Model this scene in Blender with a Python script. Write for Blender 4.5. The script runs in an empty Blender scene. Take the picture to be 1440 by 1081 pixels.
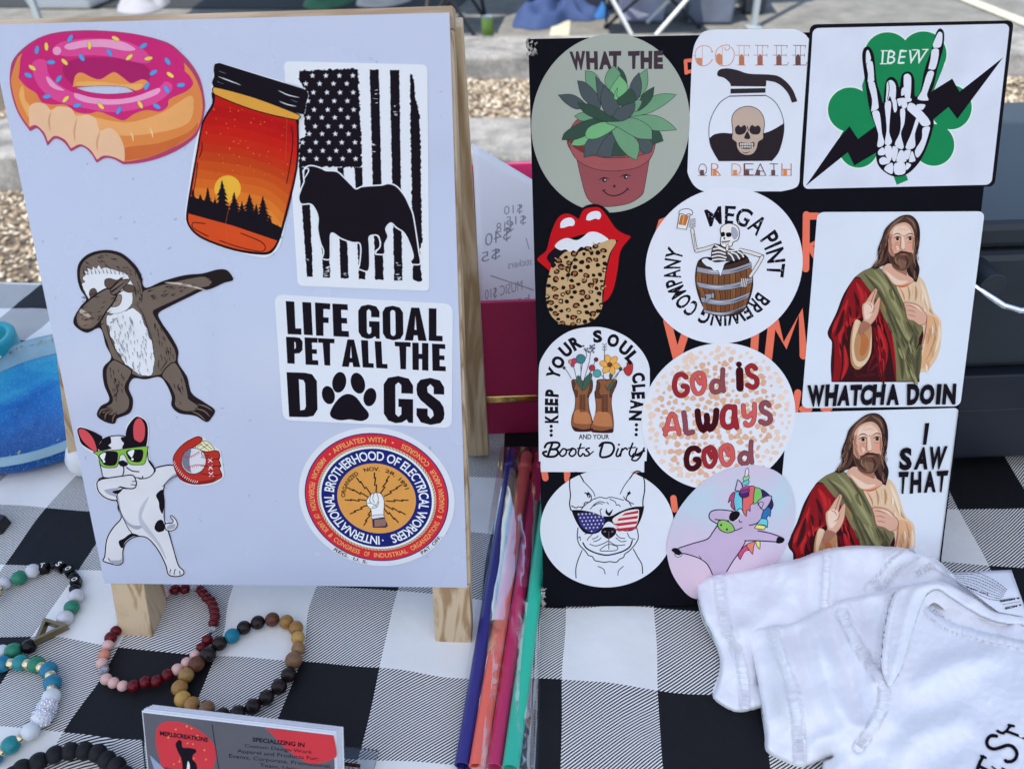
import bpy, bmesh, math, random
from mathutils import Vector, Matrix, noise
from mathutils.geometry import tessellate_polygon
random.seed(7)
S = bpy.context.scene
COL = S.collection
R = math.radians

# ------------------------------------------------------------------ camera
F = 1080.0; CX = 720.0; CY = 540.5; CAM = Vector((0, 0, .35))
PITCH = R(37.476); ROLL = R(-1.9355)
def ray(px, py):
    a, b = px - CX, py - CY
    a, b = a*math.cos(ROLL) + b*math.sin(ROLL), -a*math.sin(ROLL) + b*math.cos(ROLL)
    x, y, z = a/F, 1.0, -b/F
    c, s = math.cos(PITCH), math.sin(PITCH)
    return Vector((x, y*c + z*s, -y*s + z*c))
def at(px, py, z=0.0):
    r = ray(px, py)
    return CAM + r*((z - CAM.z)/r.z)
right = (ray(CX+100, CY) - ray(CX, CY)).normalized()
upv = (ray(CX, CY-100) - ray(CX, CY)).normalized()
fwd = ray(CX, CY).normalized()
cam = bpy.data.cameras.new('camera'); co = bpy.data.objects.new('camera', cam); COL.objects.link(co)
m = Matrix((right, upv, -fwd)).transposed().to_4x4(); m.translation = CAM
co.matrix_world = m
cam.sensor_width = 36; cam.lens = 27.0; cam.clip_start = .01; cam.clip_end = 600
cam.dof.use_dof = True; cam.dof.focus_distance = .40; cam.dof.aperture_fstop = 13
S.camera = co
# ------------------------------------------------------------------ light
SUN_EL = R(66); SUN_DIR = (at(1125, 3, -.74) - at(1060, 38, -.74)).normalized()   # way the shadows fall
w = bpy.data.worlds.new('World'); S.world = w; w.use_nodes = True
nt = w.node_tree; bg = nt.nodes['Background']; sky = nt.nodes.new('ShaderNodeTexSky')
sky.sky_type = 'NISHITA'; sky.sun_disc = False; sky.sun_elevation = SUN_EL
tosun = -SUN_DIR
sky.sun_rotation = math.atan2(tosun.x, tosun.y)
nt.links.new(sky.outputs[0], bg.inputs[0]); bg.inputs[1].default_value = .15
sl = bpy.data.lights.new('sun', 'SUN'); sl.energy = 3.6; sl.angle = R(.5); sl.color = (1, .95, .87)
so = bpy.data.objects.new('sun', sl); COL.objects.link(so)
ld = Vector((SUN_DIR.x*math.cos(SUN_EL), SUN_DIR.y*math.cos(SUN_EL), -math.sin(SUN_EL)))
so.rotation_euler = ld.to_track_quat('-Z', 'Y').to_euler(); so.location = (0, 0, 8)
S.view_settings.view_transform = 'Standard'; S.view_settings.look = 'None'
S.view_settings.exposure = .94; S.view_settings.gamma = 1; S.view_settings.use_curve_mapping = False
S.render.engine = 'CYCLES'; S.render.filter_size = 1.15; S.cycles.use_denoising = True
S.cycles.max_bounces = 8; S.cycles.transparent_max_bounces = 12; S.cycles.caustics_reflective = False

# ------------------------------------------------------------------ materials
def lin(c): c /= 255.0; return c/12.92 if c <= .04045 else ((c+.055)/1.055)**2.4
WREF = [lin(v) for v in (203, 214, 241)]
def alb(rgb, k=.77):                      # colour seen in the shade of the canopy -> surface colour
    return tuple(max(.003, min(.86, k*(.965*lin(v)/w_+.035*lin(rgb[1])/WREF[1]))) for v, w_ in zip(rgb, WREF))
MATS = {}
def newmat(name):
    m_ = bpy.data.materials.new(name); m_.use_nodes = True
    return m_, m_.node_tree, m_.node_tree.nodes['Principled BSDF']
def plain(name, rgb, rough=.5, metal=0, spec=.5, lin_=False, coat=0, bump=0, bscale=300, var=0, vscale=30, trans=0, alpha=1, ior=1.45):
    key = (name, tuple(rgb), rough, metal)
    if key in MATS: return MATS[key]
    m_, t, b = newmat(name)
    c = tuple(rgb) if lin_ else alb(rgb)
    b.inputs['Base Color'].default_value = (*c, 1)
    b.inputs['Roughness'].default_value = rough; b.inputs['Metallic'].default_value = metal
    b.inputs['Specular IOR Level'].default_value = spec; b.inputs['Coat Weight'].default_value = coat
    b.inputs['Transmission Weight'].default_value = trans; b.inputs['IOR'].default_value = ior
    b.inputs['Alpha'].default_value = alpha
    if var or bump:
        tc = t.nodes.new('ShaderNodeTexCoord')
    if var:
        n = t.nodes.new('ShaderNodeTexNoise'); n.inputs['Scale'].default_value = vscale; n.inputs['Detail'].default_value = 6
        t.links.new(tc.outputs['Object'], n.inputs['Vector'])
        r_ = t.nodes.new('ShaderNodeMapRange'); r_.inputs[1].default_value = .3; r_.inputs[2].default_value = .7
        r_.inputs[3].default_value = 1-var; r_.inputs[4].default_value = 1+var
        t.links.new(n.outputs[0], r_.inputs[0])
        mx = t.nodes.new('ShaderNodeVectorMath'); mx.operation = 'SCALE'; mx.inputs[0].default_value = c
        t.links.new(r_.outputs[0], mx.inputs['Scale']); t.links.new(mx.outputs[0], b.inputs['Base Color'])
    if bump:
        n2 = t.nodes.new('ShaderNodeTexNoise'); n2.inputs['Scale'].default_value = bscale; n2.inputs['Detail'].default_value = 4
        t.links.new(tc.outputs['Object'], n2.inputs['Vector'])
        bp = t.nodes.new('ShaderNodeBump'); bp.inputs['Strength'].default_value = bump; bp.inputs['Distance'].default_value = .002
        t.links.new(n2.outputs[0], bp.inputs['Height']); t.links.new(bp.outputs[0], b.inputs['Normal'])
    MATS[key] = m_
    return m_
def ink(rgb):
    rgb = tuple(rgb)
    return plain('printed_ink', rgb, .45, spec=.04, var=.05, vscale=60)

# ------------------------------------------------------------------ objects
def link(o, parent=None):
    COL.objects.link(o)
    if parent is not None: o.parent = parent
    return o
def tag(o, label=None, cat=None, group=None, kind=None):
    if label: o['label'] = label
    if cat: o['category'] = cat
    if group: o['group'] = group
    if kind: o['kind'] = kind
    return o
def mesh(name, V, Fc, mats, midx=None, parent=None, origin=None, smooth=False, uv=None):
    if origin is None:
        if parent is not None: origin = parent.location
        else: origin = sum((Vector(v) for v in V), Vector())/max(1, len(V))
    origin = Vector(origin)
    me = bpy.data.meshes.new(name)
    me.from_pydata([tuple(Vector(v)-origin) for v in V], [], Fc)
    if not isinstance(mats, (list, tuple)): mats = [mats]
    for m_ in mats: me.materials.append(m_)
    if midx: me.polygons.foreach_set('material_index', midx)
    if smooth: me.polygons.foreach_set('use_smooth', [True]*len(me.polygons))
    if uv:
        l = me.uv_layers.new(name='UVMap')
        for lp in me.loops: l.data[lp.index].uv = uv[lp.vertex_index]
    me.update()
    o = bpy.data.objects.new(name, me)
    if parent is None: o.location = origin
    return link(o, parent)
def empty(name, loc, label=None, cat=None, group=None):
    o = bpy.data.objects.new(name, None); o.location = loc; o.empty_display_size = .01; link(o)
    return tag(o, label, cat, group)
class MB:
    def __init__(s): s.V = []; s.F = []; s.M = []; s.mi = 0
    def add(s, V, Fc):
        n = len(s.V); s.V += [Vector(v) for v in V]; s.F += [tuple(i+n for i in f) for f in Fc]; s.M += [s.mi]*len(Fc)
    def hexa(s, b, t):      # four bottom and four top corners
        s.add(list(b)+list(t), [(3,2,1,0),(4,5,6,7),(0,1,5,4),(1,2,6,5),(2,3,7,6),(3,0,4,7)])
    def box(s, c, sz, X=Vector((1,0,0)), Y=Vector((0,1,0)), Z=Vector((0,0,1))):
        c = Vector(c); x, y, z = X*sz[0]/2, Y*sz[1]/2, Z*sz[2]/2
        s.hexa([c-x-y-z, c+x-y-z, c+x+y-z, c-x+y-z], [c-x-y+z, c+x-y+z, c+x+y+z, c-x+y+z])
    def tube(s, pts, r, n=12, caps=True):
        pts = [Vector(p) for p in pts]; rr = r if isinstance(r, (list, tuple)) else [r]*len(pts)
        d0 = (pts[1]-pts[0]).normalized(); a = d0.orthogonal().normalized()
        rings = []
        for i, p in enumerate(pts):
            d = ((pts[min(i+1, len(pts)-1)]-pts[max(i-1, 0)])).normalized()
            a = (a - d*a.dot(d)).normalized(); b = d.cross(a)
            rings.append([p + (a*math.cos(2*math.pi*k/n)+b*math.sin(2*math.pi*k/n))*rr[i] for k in range(n)])
        V = [v for q in rings for v in q]; Fc = []
        for i in range(len(pts)-1):
            for k in range(n):
                k2 = (k+1) % n; Fc.append((i*n+k, i*n+k2, (i+1)*n+k2, (i+1)*n+k))
        if caps: Fc += [tuple(range(n-1, -1, -1)), tuple(range((len(pts)-1)*n, len(pts)*n))]
        s.add(V, Fc)
    def lathe(s, prof, c=(0,0,0), n=48, X=Vector((1,0,0)), Y=Vector((0,1,0)), Z=Vector((0,0,1)), closed=False):
        c = Vector(c); V = []
        for r, z in prof:
            for k in range(n):
                a = 2*math.pi*k/n; V.append(c + X*r*math.cos(a) + Y*r*math.sin(a) + Z*z)
        Fc = []; m_ = len(prof)
        for i in range(m_ if closed else m_-1):
            j = (i+1) % m_
            for k in range(n):
                k2 = (k+1) % n; Fc.append((i*n+k, i*n+k2, j*n+k2, j*n+k))
        s.add(V, Fc)
    def build(s, name, mats, parent=None, smooth=False, origin=None, bevel=0):
        o = mesh(name, s.V, s.F, mats, s.M, parent, origin, smooth)
        if bevel:
            b = o.modifiers.new('bevel', 'BEVEL'); b.width = bevel; b.segments = 2; b.limit_method = 'ANGLE'
        return o

# ------------------------------------------------------------------ drawing on surfaces
class Plane:
    def __init__(s, o, u, U):
        s.o = Vector(o); s.u = Vector(u).normalized(); s.U = Vector(U); s.U = (s.U - s.u*s.U.dot(s.u)).normalized(); s.n = s.u.cross(s.U)
    def ab(s, px, py):
        r = ray(px, py); t = (s.o-CAM).dot(s.n)/r.dot(s.n); d = CAM + r*t - s.o
        return (d.dot(s.u), d.dot(s.U))
    def pos(s, a, b, h=0): return s.o + s.u*a + s.U*b + s.n*h
    def px(s, px, py, h=0): return s.pos(*s.ab(px, py), h)
def tilt(x, y, z0, yaw, lean):
    u = Vector((math.cos(yaw), math.sin(yaw), 0)); b = Vector((-math.sin(yaw), math.cos(yaw), 0))
    return Plane((x, y, z0), u, Vector((0, 0, 1))*math.cos(lean)+b*math.sin(lean))
PL = tilt(-.2168, .2596, .0335, R(-3.36), R(19.34))
PR = tilt(.0114, .2563, 0, R(-1.356), R(24.19))

def parse(s):
    if not isinstance(s, str): return [(p[0], p[1], len(p) > 2 and p[2]) for p in s]
    out = []
    for t in s.split():
        sh = t.endswith('!'); x, y = t.rstrip('!').split(','); out.append((float(x), float(y), sh))
    return out
def spline(P, closed=True, k=5):
    n = len(P); out = []
    if n < 3: return [(p[0], p[1]) for p in P]
    rng = n if closed else n-1
    for i in range(rng):
        p0, p1, p2, p3 = P[(i-1) % n], P[i], P[(i+1) % n], P[(i+2) % n]
        if not closed:
            if i == 0: p0 = p1
            if i == n-2: p3 = p2
        L_ = math.hypot(p2[0]-p1[0], p2[1]-p1[1])
        m1 = [0, 0]; m2 = [0, 0]
        for c in (0, 1):
            m1[c] = (p2[c]-p1[c]) if p1[2] else (p2[c]-p0[c])*.5
            m2[c] = (p2[c]-p1[c]) if p2[2] else (p3[c]-p1[c])*.5
        for mm in (m1, m2):                       # keep tangents from overshooting short spans
            q = math.hypot(*mm)
            if q > 1.3*L_ > 0: mm[0] *= 1.3*L_/q; mm[1] *= 1.3*L_/q
        for j in range(k):
            t = j/k; t2 = t*t; t3 = t2*t
            a, b, c_, d = 2*t3-3*t2+1, t3-2*t2+t, -2*t3+3*t2, t3-t2
            out.append(tuple(a*p1[c]+b*m1[c]+c_*p2[c]+d*m2[c] for c in (0, 1)))
    if not closed: out.append((P[-1][0], P[-1][1]))
    return out
GL = {}
def glyphs(txt, bold=0, space=1.0, shear=0):
    key = (txt, bold, space, shear)
    if key in GL: return GL[key]
    c = bpy.data.curves.new('t', 'FONT'); c.body = txt; c.offset = bold; c.space_character = space; c.shear = shear
    c.resolution_u = 3
    o = bpy.data.objects.new('t', c); COL.objects.link(o); bpy.context.view_layer.update()
    me = bpy.data.meshes.new_from_object(o.evaluated_get(bpy.context.evaluated_depsgraph_get()))
    V = [(v.co.x, v.co.y) for v in me.vertices]; Fc = [tuple(p.vertices) for p in me.polygons]
    bpy.data.objects.remove(o); bpy.data.curves.remove(c); bpy.data.meshes.remove(me)
    xs = [v[0] for v in V]; ys = [v[1] for v in V]; x0, x1, y0, y1 = min(xs), max(xs), min(ys), max(ys)
    GL[key] = ([((x-x0)/(x1-x0), (y-y0)/(y1-y0)) for x, y in V], Fc)
    return GL[key]
# heavy condensed block capitals, unit boxes
_O = "0,.18 0,.82 .15,.97 .5,1.02 .85,.97 1,.82 1,.18 .85,.03 .5,-.02 .15,.03"
BLOCK = {
 'L': ["0,0 1,0 1,.17 .56,.17 .56,1 0,1"], 'I': ["0,0 1,0 1,1 0,1"],
 'F': ["0,0 .56,0 .56,.4 .92,.4 .92,.57 .56,.57 .56,.82 1,.82 1,1 0,1"],
 'E': ["0,0 1,0 1,.18 .56,.18 .56,.41 .92,.41 .92,.58 .56,.58 .56,.82 1,.82 1,1 0,1"],
 'T': ["0,1 0,.83 .27,.83 .27,0 .73,0 .73,.83 1,.83 1,1"],
 'H': ["0,0 .4,0 .4,.41 .6,.41 .6,0 1,0 1,1 .6,1 .6,.6 .4,.6 .4,1 0,1"],
 'A': ["0,0 .26,1 .74,1 1,0 .62,0 .58,.16 .42,.16 .38,0", ".45,.33 .55,.33 .5,.76"],
 'O': [_O, ".38,.18 .42,.13 .5,.11 .58,.13 .62,.18 .62,.82 .58,.87 .5,.89 .42,.87 .38,.82"],
 'P': ["0,0 .5,0 .5,.38 .82,.4 1,.52 1,.84 .82,.98 .5,1 0,1", ".5,.54 .58,.6 .58,.78 .5,.84"],
 'D': ["0,0 .6,0 .85,.03 1,.18 1,.82 .85,.97 .6,1 0,1", ".4,.15 .55,.17 .6,.24 .6,.76 .55,.83 .4,.85"],
 'G': ["1,.64 .6,.64 .6,.82 .5,.88 .4,.82 .4,.18 .5,.12 .6,.18 .6,.34 .5,.34 .5,.52 1,.52 1,0 .84,0 .78,.07 .62,0 .4,-.02 .15,.03 0,.18 0,.82 .15,.97 .5,1.02 .85,.97 1,.82"],
 'S': ["1,.66 .62,.66 .62,.81 .5,.88 .39,.81 .41,.7 .85,.5 .97,.38 1,.24 .97,.12 .85,.03 .5,-.02 .15,.03 0,.18 0,.34 .4,.34 .4,.19 .5,.12 .61,.19 .58,.3 .15,.52 .03,.63 0,.76 .03,.88 .15,.97 .5,1.02 .85,.97 1,.82"],
}
class Art:
    """A flat printed thing: a die-cut base and child meshes of ink lying on it."""
    def __init__(s, surf, T=(0, 0, 1), h0=0):
        s.surf = surf; s.h = h0; s.root = None; s.flat = False; s.px(*T); s.new()
    def px(s, ox=0, oy=0, sc=1.0): s.map = lambda x, y: s.surf.ab(ox+x/sc, oy+y/sc); s.k = 1/sc*.0004
    def affine(s, f, g):                       # draw in the coordinates of another crop, through g
        s.map = lambda x, y: s.surf.ab(*g(*f(x, y)))
    def disk(s, L, Rr, T_, B):                 # unit disc from its extreme points in the photograph
        p = [s.surf.ab(*q) for q in (L, Rr, T_, B)]
        cx_ = sum(q[0] for q in p)/4; cy_ = sum(q[1] for q in p)/4
        cx_ = (p[0][0]+p[1][0])/2; cy_ = (p[2][1]+p[3][1])/2
        rx = (p[1][0]-p[0][0])/2; ry = (p[2][1]-p[3][1])/2
        s.map = lambda x, y: (cx_+x*rx, cy_+y*ry)
    def new(s): s.V = []; s.F = []; s.M = []; s.mats = []
    def mi(s, col):
        m_ = col if isinstance(col, bpy.types.Material) else ink(col)
        if m_ not in s.mats: s.mats.append(m_)
        return s.mats.index(m_)
    def base(s, name, pts, col, label, cat, group=None, smooth=True, thick=None, holes=(), mat=None, k=6):
        thick = thick or (.0003 if s.surf is PL else .00015)
        loop = spline(parse(pts), True, k) if smooth else [(p[0], p[1]) for p in parse(pts)]
        loops = [loop]+[spline(parse(h), True, k) for h in holes]
        ab = [[s.map(*q) for q in l] for l in loops]
        flat = [q for l in ab for q in l]
        tris = tessellate_polygon([[Vector((q[0], q[1], 0)) for q in l] for l in ab])
        N = len(flat); V = [s.surf.pos(q[0], q[1], s.h) for q in flat]+[s.surf.pos(q[0], q[1], s.h+thick) for q in flat]
        Fc = [tuple(i+N for i in t) for t in tris]+[tuple(reversed(t)) for t in tris]
        o_ = 0
        for l in ab:
            n = len(l)
            for i in range(n): j = (i+1) % n; Fc.append((o_+i, o_+j, o_+j+N, o_+i+N))
            o_ += n
        if not isinstance(col, bpy.types.Material) and max(col) < 60: col = ink(col)
        m_ = mat or (col if isinstance(col, bpy.types.Material) else plain('vinyl', col, .32, spec=.4, bump=.14, bscale=28, var=.03, vscale=25))
        s.root = mesh(name, V, Fc, m_); tag(s.root, label, cat, group)
        s.h += thick + 4e-6
        return s.root
    def step(s): s.h += 0 if s.flat else 1.1e-6
    def poly(s, loops, col):
        ab = [[s.map(*q) for q in l] for l in loops]
        flat = [q for l in ab for q in l]
        if len(loops) == 1 and len(flat) < 3: return
        tris = tessellate_polygon([[Vector((q[0], q[1], 0)) for q in l] for l in ab])
        n = len(s.V); s.V += [s.surf.pos(q[0], q[1], s.h) for q in flat]
        i = s.mi(col); s.F += [tuple(k+n for k in t) for t in tris]; s.M += [i]*len(tris); s.step()
    def f(s, col, pts, smooth=True, holes=(), k=4, jit=0, line=None, w=3):
        P = parse(pts); L = spline(P, True, k) if smooth else [(p[0], p[1]) for p in P]
        if jit: L = rough(L, jit)
        s.poly([L]+[spline(parse(h), True, k) if smooth else [(p[0], p[1]) for p in parse(h)] for h in holes], col)
        if line is not None: s.l(line, w, list(L)+[L[0]], smooth=False)
    def l(s, col, w, pts, smooth=True, taper=0, k=4, cap=True):
        P = parse(pts); L = spline(P, False, k) if smooth and len(P) > 2 else [(p[0], p[1]) for p in P]
        Q = [L[0]]
        for q in L[1:]:
            if math.hypot(q[0]-Q[-1][0], q[1]-Q[-1][1]) > 1e-6: Q.append(q)
        L = Q; n = len(L)
        if n < 2: return
        base = len(s.V); i = s.mi(col); cnt = 0
        dh = .8e-6/max(1, n)
        for j, q in enumerate(L):
            a, b = L[max(0, j-1)], L[min(n-1, j+1)]
            dx, dy = b[0]-a[0], b[1]-a[1]; d = math.hypot(dx, dy) or 1
            t = j/(n-1); ww = w/2
            if taper == 1: ww *= max(.12, math.sin(math.pi*min(1, max(0, t*.94+.03))))
            elif taper == 2: ww *= max(.08, 1-t)
            nx, ny = -dy/d*ww, dx/d*ww
            s.V.append(s.surf.pos(*s.map(q[0]+nx, q[1]+ny), s.h+dh*j)); s.V.append(s.surf.pos(*s.map(q[0]-nx, q[1]-ny), s.h+dh*j))
        for j in range(n-1):
            s.F.append((base+2*j, base+2*j+1, base+2*j+3, base+2*j+2)); s.M.append(i)
        if cap and not taper:
            for e, nb in ((0, 1), (n-1, n-2)):
                q, r_ = L[e], L[nb]; an = math.atan2(q[1]-r_[1], q[0]-r_[0]); b0 = len(s.V)
                for u in range(6):
                    t = an-math.pi/2+math.pi*u/5
                    s.V.append(s.surf.pos(*s.map(q[0]+math.cos(t)*w/2, q[1]+math.sin(t)*w/2), s.h+dh*e))
                s.F.append(tuple(range(b0, b0+6))); s.M.append(i)
        s.step()
    def e(s, col, x, y, rx, ry=None, ang=0, n=20, line=None, w=2):
        ry = rx if ry is None else ry; c, sn = math.cos(R(ang)), math.sin(R(ang))
        L = [(x+rx*math.cos(t)*c-ry*math.sin(t)*sn, y+rx*math.cos(t)*sn+ry*math.sin(t)*c) for t in (2*math.pi*k/n for k in range(n))]
        s.poly([L], col)
        if line is not None: s.l(line, w, L+[L[0]], smooth=False)
    def ring(s, col, r0, r1, n=96, x=0, y=0):
        o_ = [(x+r1*math.cos(2*math.pi*k/n), y+r1*math.sin(2*math.pi*k/n)) for k in range(n)]
        i_ = [(x+r0*math.cos(2*math.pi*k/n), y+r0*math.sin(2*math.pi*k/n)) for k in range(n)]
        b = len(s.V); s.V += [s.surf.pos(*s.map(*q), s.h) for q in o_+i_]; m_ = s.mi(col)
        for k in range(n): k2 = (k+1) % n; s.F.append((b+k, b+k2, b+n+k2, b+n+k)); s.M.append(m_)
        s.step()
    def star(s, col, x, y, r, rot=0, inner=.4):
        s.poly([[(x+(r if k % 2 == 0 else r*inner)*math.sin(math.pi*k/5+rot), y-(r if k % 2 == 0 else r*inner)*math.cos(math.pi*k/5+rot)) for k in range(10)]], col)
    def addg(s, V2, Fc, col, fn):
        b = len(s.V); i = s.mi(col)
        s.V += [s.surf.pos(*s.map(*fn(x, y)), s.h) for x, y in V2]
        s.F += [tuple(k+b for k in f) for f in Fc]; s.M += [i]*len(Fc); s.step()
    def text(s, txt, quad, col, bold=0, space=1.0, shear=0):
        q = [(p[0], p[1]) for p in parse(quad)]      # TL TR BR BL
        V2, Fc = glyphs(txt, bold, space, shear)
        def fn(x, y):
            t = (q[0][0]*(1-x)+q[1][0]*x, q[0][1]*(1-x)+q[1][1]*x); b = (q[3][0]*(1-x)+q[2][0]*x, q[3][1]*(1-x)+q[2][1]*x)
            return (b[0]*(1-y)+t[0]*y, b[1]*(1-y)+t[1]*y)
        s.addg(V2, Fc, col, fn)
    def arc(s, txt, r0, r1, a0, a1, col, bold=0, space=1.0, cx=0, cy=0, ry=1, sgn=1):
        """text round an arc, angles in degrees clockwise from the top; in disc coordinates y is up, in pixels use sgn=-1"""
        V2, Fc = glyphs(txt, bold, space)
        def fn(x, y):
            a = R(a0+(a1-a0)*x); r_ = r0+(r1-r0)*y
            return (cx+r_*math.sin(a), cy+sgn*r_*ry*math.cos(a))
        s.addg(V2, Fc, col, fn)
    def block(s, ch, quad, col):
        q = [(p[0], p[1]) for p in parse(quad)]
        def fn(x, y):
            t = (q[0][0]*(1-x)+q[1][0]*x, q[0][1]*(1-x)+q[1][1]*x); b = (q[3][0]*(1-x)+q[2][0]*x, q[3][1]*(1-x)+q[2][1]*x)
            return (b[0]*(1-y)+t[0]*y, b[1]*(1-y)+t[1]*y)
        s.poly([[fn(p[0], p[1]) for p in parse(l)] for l in BLOCK[ch]], col)
    def part(s, name, label=None, kind=None):
        if s.F:
            o = mesh(name, s.V, s.F, s.mats, s.M, s.root); tag(o, label, kind=kind); s.new(); return o
    def soft(s, base, c, w, p):
        mix = lambda t: tuple(int(base[i]*(1-t)+c[i]*t) for i in range(3))
        for t, k_ in ((.25, 1.9), (.5, 1.45), (.75, 1.05), (1, .6)): s.l(mix(t), w*k_, p, taper=1)
    def fur(s, col, n, box, ang, ln, w, spread=15, clip=None):
        P = [(p[0], p[1]) for p in parse(clip)] if clip else None
        for _ in range(n):
            x, y = random.uniform(box[0], box[2]), random.uniform(box[1], box[3])
            if P and not inside(x, y, P): continue
            a = R(ang+random.uniform(-spread, spread)); l_ = ln*random.uniform(.6, 1.2)
            s.l(col, w, [(x, y), (x+math.cos(a)*l_, y+math.sin(a)*l_)], smooth=False, taper=2)
def inside(x, y, P):
    c = False; j = len(P)-1
    for i in range(len(P)):
        if (P[i][1] > y) != (P[j][1] > y) and x < (P[j][0]-P[i][0])*(y-P[i][1])/(P[j][1]-P[i][1])+P[i][0]: c = not c
        j = i
    return c
def rough(L, amp, step=6):
    out = []
    for i in range(len(L)):
        a, b = L[i], L[(i+1) % len(L)]; d = math.hypot(b[0]-a[0], b[1]-a[1]); n = max(1, int(d/step))
        for k in range(n):
            t = k/n; out.append((a[0]+(b[0]-a[0])*t+random.uniform(-amp, amp), a[1]+(b[1]-a[1])*t+random.uniform(-amp, amp)))
    return out
def rrect(q, r=.06, n=4):
    """corner-rounded quad TL TR BR BL, r as a fraction of the sides (rx, ry)"""
    rx, ry = r if isinstance(r, (tuple, list)) else (r, r)
    q = [(p[0], p[1]) for p in parse(q)]; out = []
    def fn(x, y):
        t = (q[0][0]*(1-x)+q[1][0]*x, q[0][1]*(1-x)+q[1][1]*x); b = (q[3][0]*(1-x)+q[2][0]*x, q[3][1]*(1-x)+q[2][1]*x)
        return (t[0]*(1-y)+b[0]*y, t[1]*(1-y)+b[1]*y)
    for cx_, cy_, a in ((rx, ry, 180), (1-rx, ry, 270), (1-rx, 1-ry, 0), (rx, 1-ry, 90)):
        for k in range(n+1):
            t = R(a+90*k/n); out.append(fn(cx_+rx*math.cos(t), cy_+ry*math.sin(t)))
    return out
BK = (22, 18, 30); WH = (206, 216, 242)
# ================================================================== ground and background
GZ = -.74
def noise_mat(name, c1, c2, scale, rough=.85, bump=.3, bscale=200, speck=0):
    m_, t, b = newmat(name); tc = t.nodes.new('ShaderNodeTexCoord')
    n1 = t.nodes.new('ShaderNodeTexNoise'); n1.inputs['Scale'].default_value = scale; n1.inputs['Detail'].default_value = 8; n1.inputs['Roughness'].default_value = .7
    cr = t.nodes.new('ShaderNodeValToRGB'); cr.color_ramp.elements[0].position = .35; cr.color_ramp.elements[1].position = .65
    cr.color_ramp.elements[0].color = (*c1, 1); cr.color_ramp.elements[1].color = (*c2, 1)
    t.links.new(tc.outputs['Object'], n1.inputs['Vector']); t.links.new(n1.outputs[0], cr.inputs[0])
    n2 = t.nodes.new('ShaderNodeTexNoise'); n2.inputs['Scale'].default_value = bscale; n2.inputs['Detail'].default_value = 5
    t.links.new(tc.outputs['Object'], n2.inputs['Vector'])
    mx = t.nodes.new('ShaderNodeMix'); mx.data_type = 'RGBA'; mx.blend_type = 'OVERLAY'; mx.inputs[0].default_value = speck
    t.links.new(cr.outputs[0], mx.inputs[6]); t.links.new(n2.outputs[1], mx.inputs[7]); 
    rg = t.nodes.new('ShaderNodeRGBToBW'); t.links.new(n2.outputs[0], rg.inputs[0]); t.links.new(rg.outputs[0], mx.inputs[7])
    t.links.new(mx.outputs[2], b.inputs['Base Color'])
    bp = t.nodes.new('ShaderNodeBump'); bp.inputs['Strength'].default_value = bump; bp.inputs['Distance'].default_value = .004
    t.links.new(n2.outputs[0], bp.inputs['Height']); t.links.new(bp.outputs[0], b.inputs['Normal']); b.inputs['Roughness'].default_value = rough
    return m_
asphalt = noise_mat('asphalt', (.115, .113, .10), (.20, .195, .175), 6, .9, .5, 260, .6)
concrete = noise_mat('kerb_concrete', (.12, .118, .11), (.29, .28, .26), 11, .9, .5, 120, .7)
soil = noise_mat('gravel_bed', (.05, .04, .028), (.14, .11, .08), 30, .95, .8, 90, .8)
line_p = noise_mat('road_paint', (.38, .36, .27), (.55, .52, .40), 20, .7, .2, 200, .4)
d_ = (at(1440, 190, GZ)-at(0, 190, GZ)).normalized(); q_ = Vector((-d_.y, d_.x, 0)).normalized()
if q_.y < 0: q_ = -q_
def lot(px, py): p = at(px, py, GZ); return p.dot(q_)
def strip(name, mat, n0, n1, z, h=None, x0=-12, x1=12, bev=.012, label=None):
    b = MB(); o_ = lambda t, n, z_: d_*t+q_*n+Vector((0, 0, z_))
    if h is None: b.add([o_(x0, n0, z), o_(x1, n0, z), o_(x1, n1, z), o_(x0, n1, z)], [(0, 1, 2, 3)])
    else: b.hexa([o_(x0, n0, z), o_(x1, n0, z), o_(x1, n1, z), o_(x0, n1, z)], [o_(x0, n0+.015, z+h), o_(x1, n0+.015, z+h), o_(x1, n1, z+h), o_(x0, n1, z+h)])
    o = b.build(name, mat, bevel=bev if h else 0); o['kind'] = 'structure'; return o
g = MB(); g.add([(-150, -150, GZ-.004), (150, -150, GZ-.004), (150, 150, GZ-.004), (-150, 150, GZ-.004)], [(0, 1, 2, 3)])
g.build('ground', asphalt)['kind'] = 'structure'
k1f, k1b = lot(720, 115), lot(720, 74); k2f, k2b = lot(720, 275), lot(720, 188)
strip('gravel_bed', soil, k2b-.02, k1f+.02, GZ+.005); strip('kerb', concrete, k1f, k1f+.42, GZ-.02, .13)
strip('kerb', concrete, k2f, k2f+.42, GZ-.02, .15); strip('gravel_path', soil, k2f-1.6, k2f+.01, GZ+.002)
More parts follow.
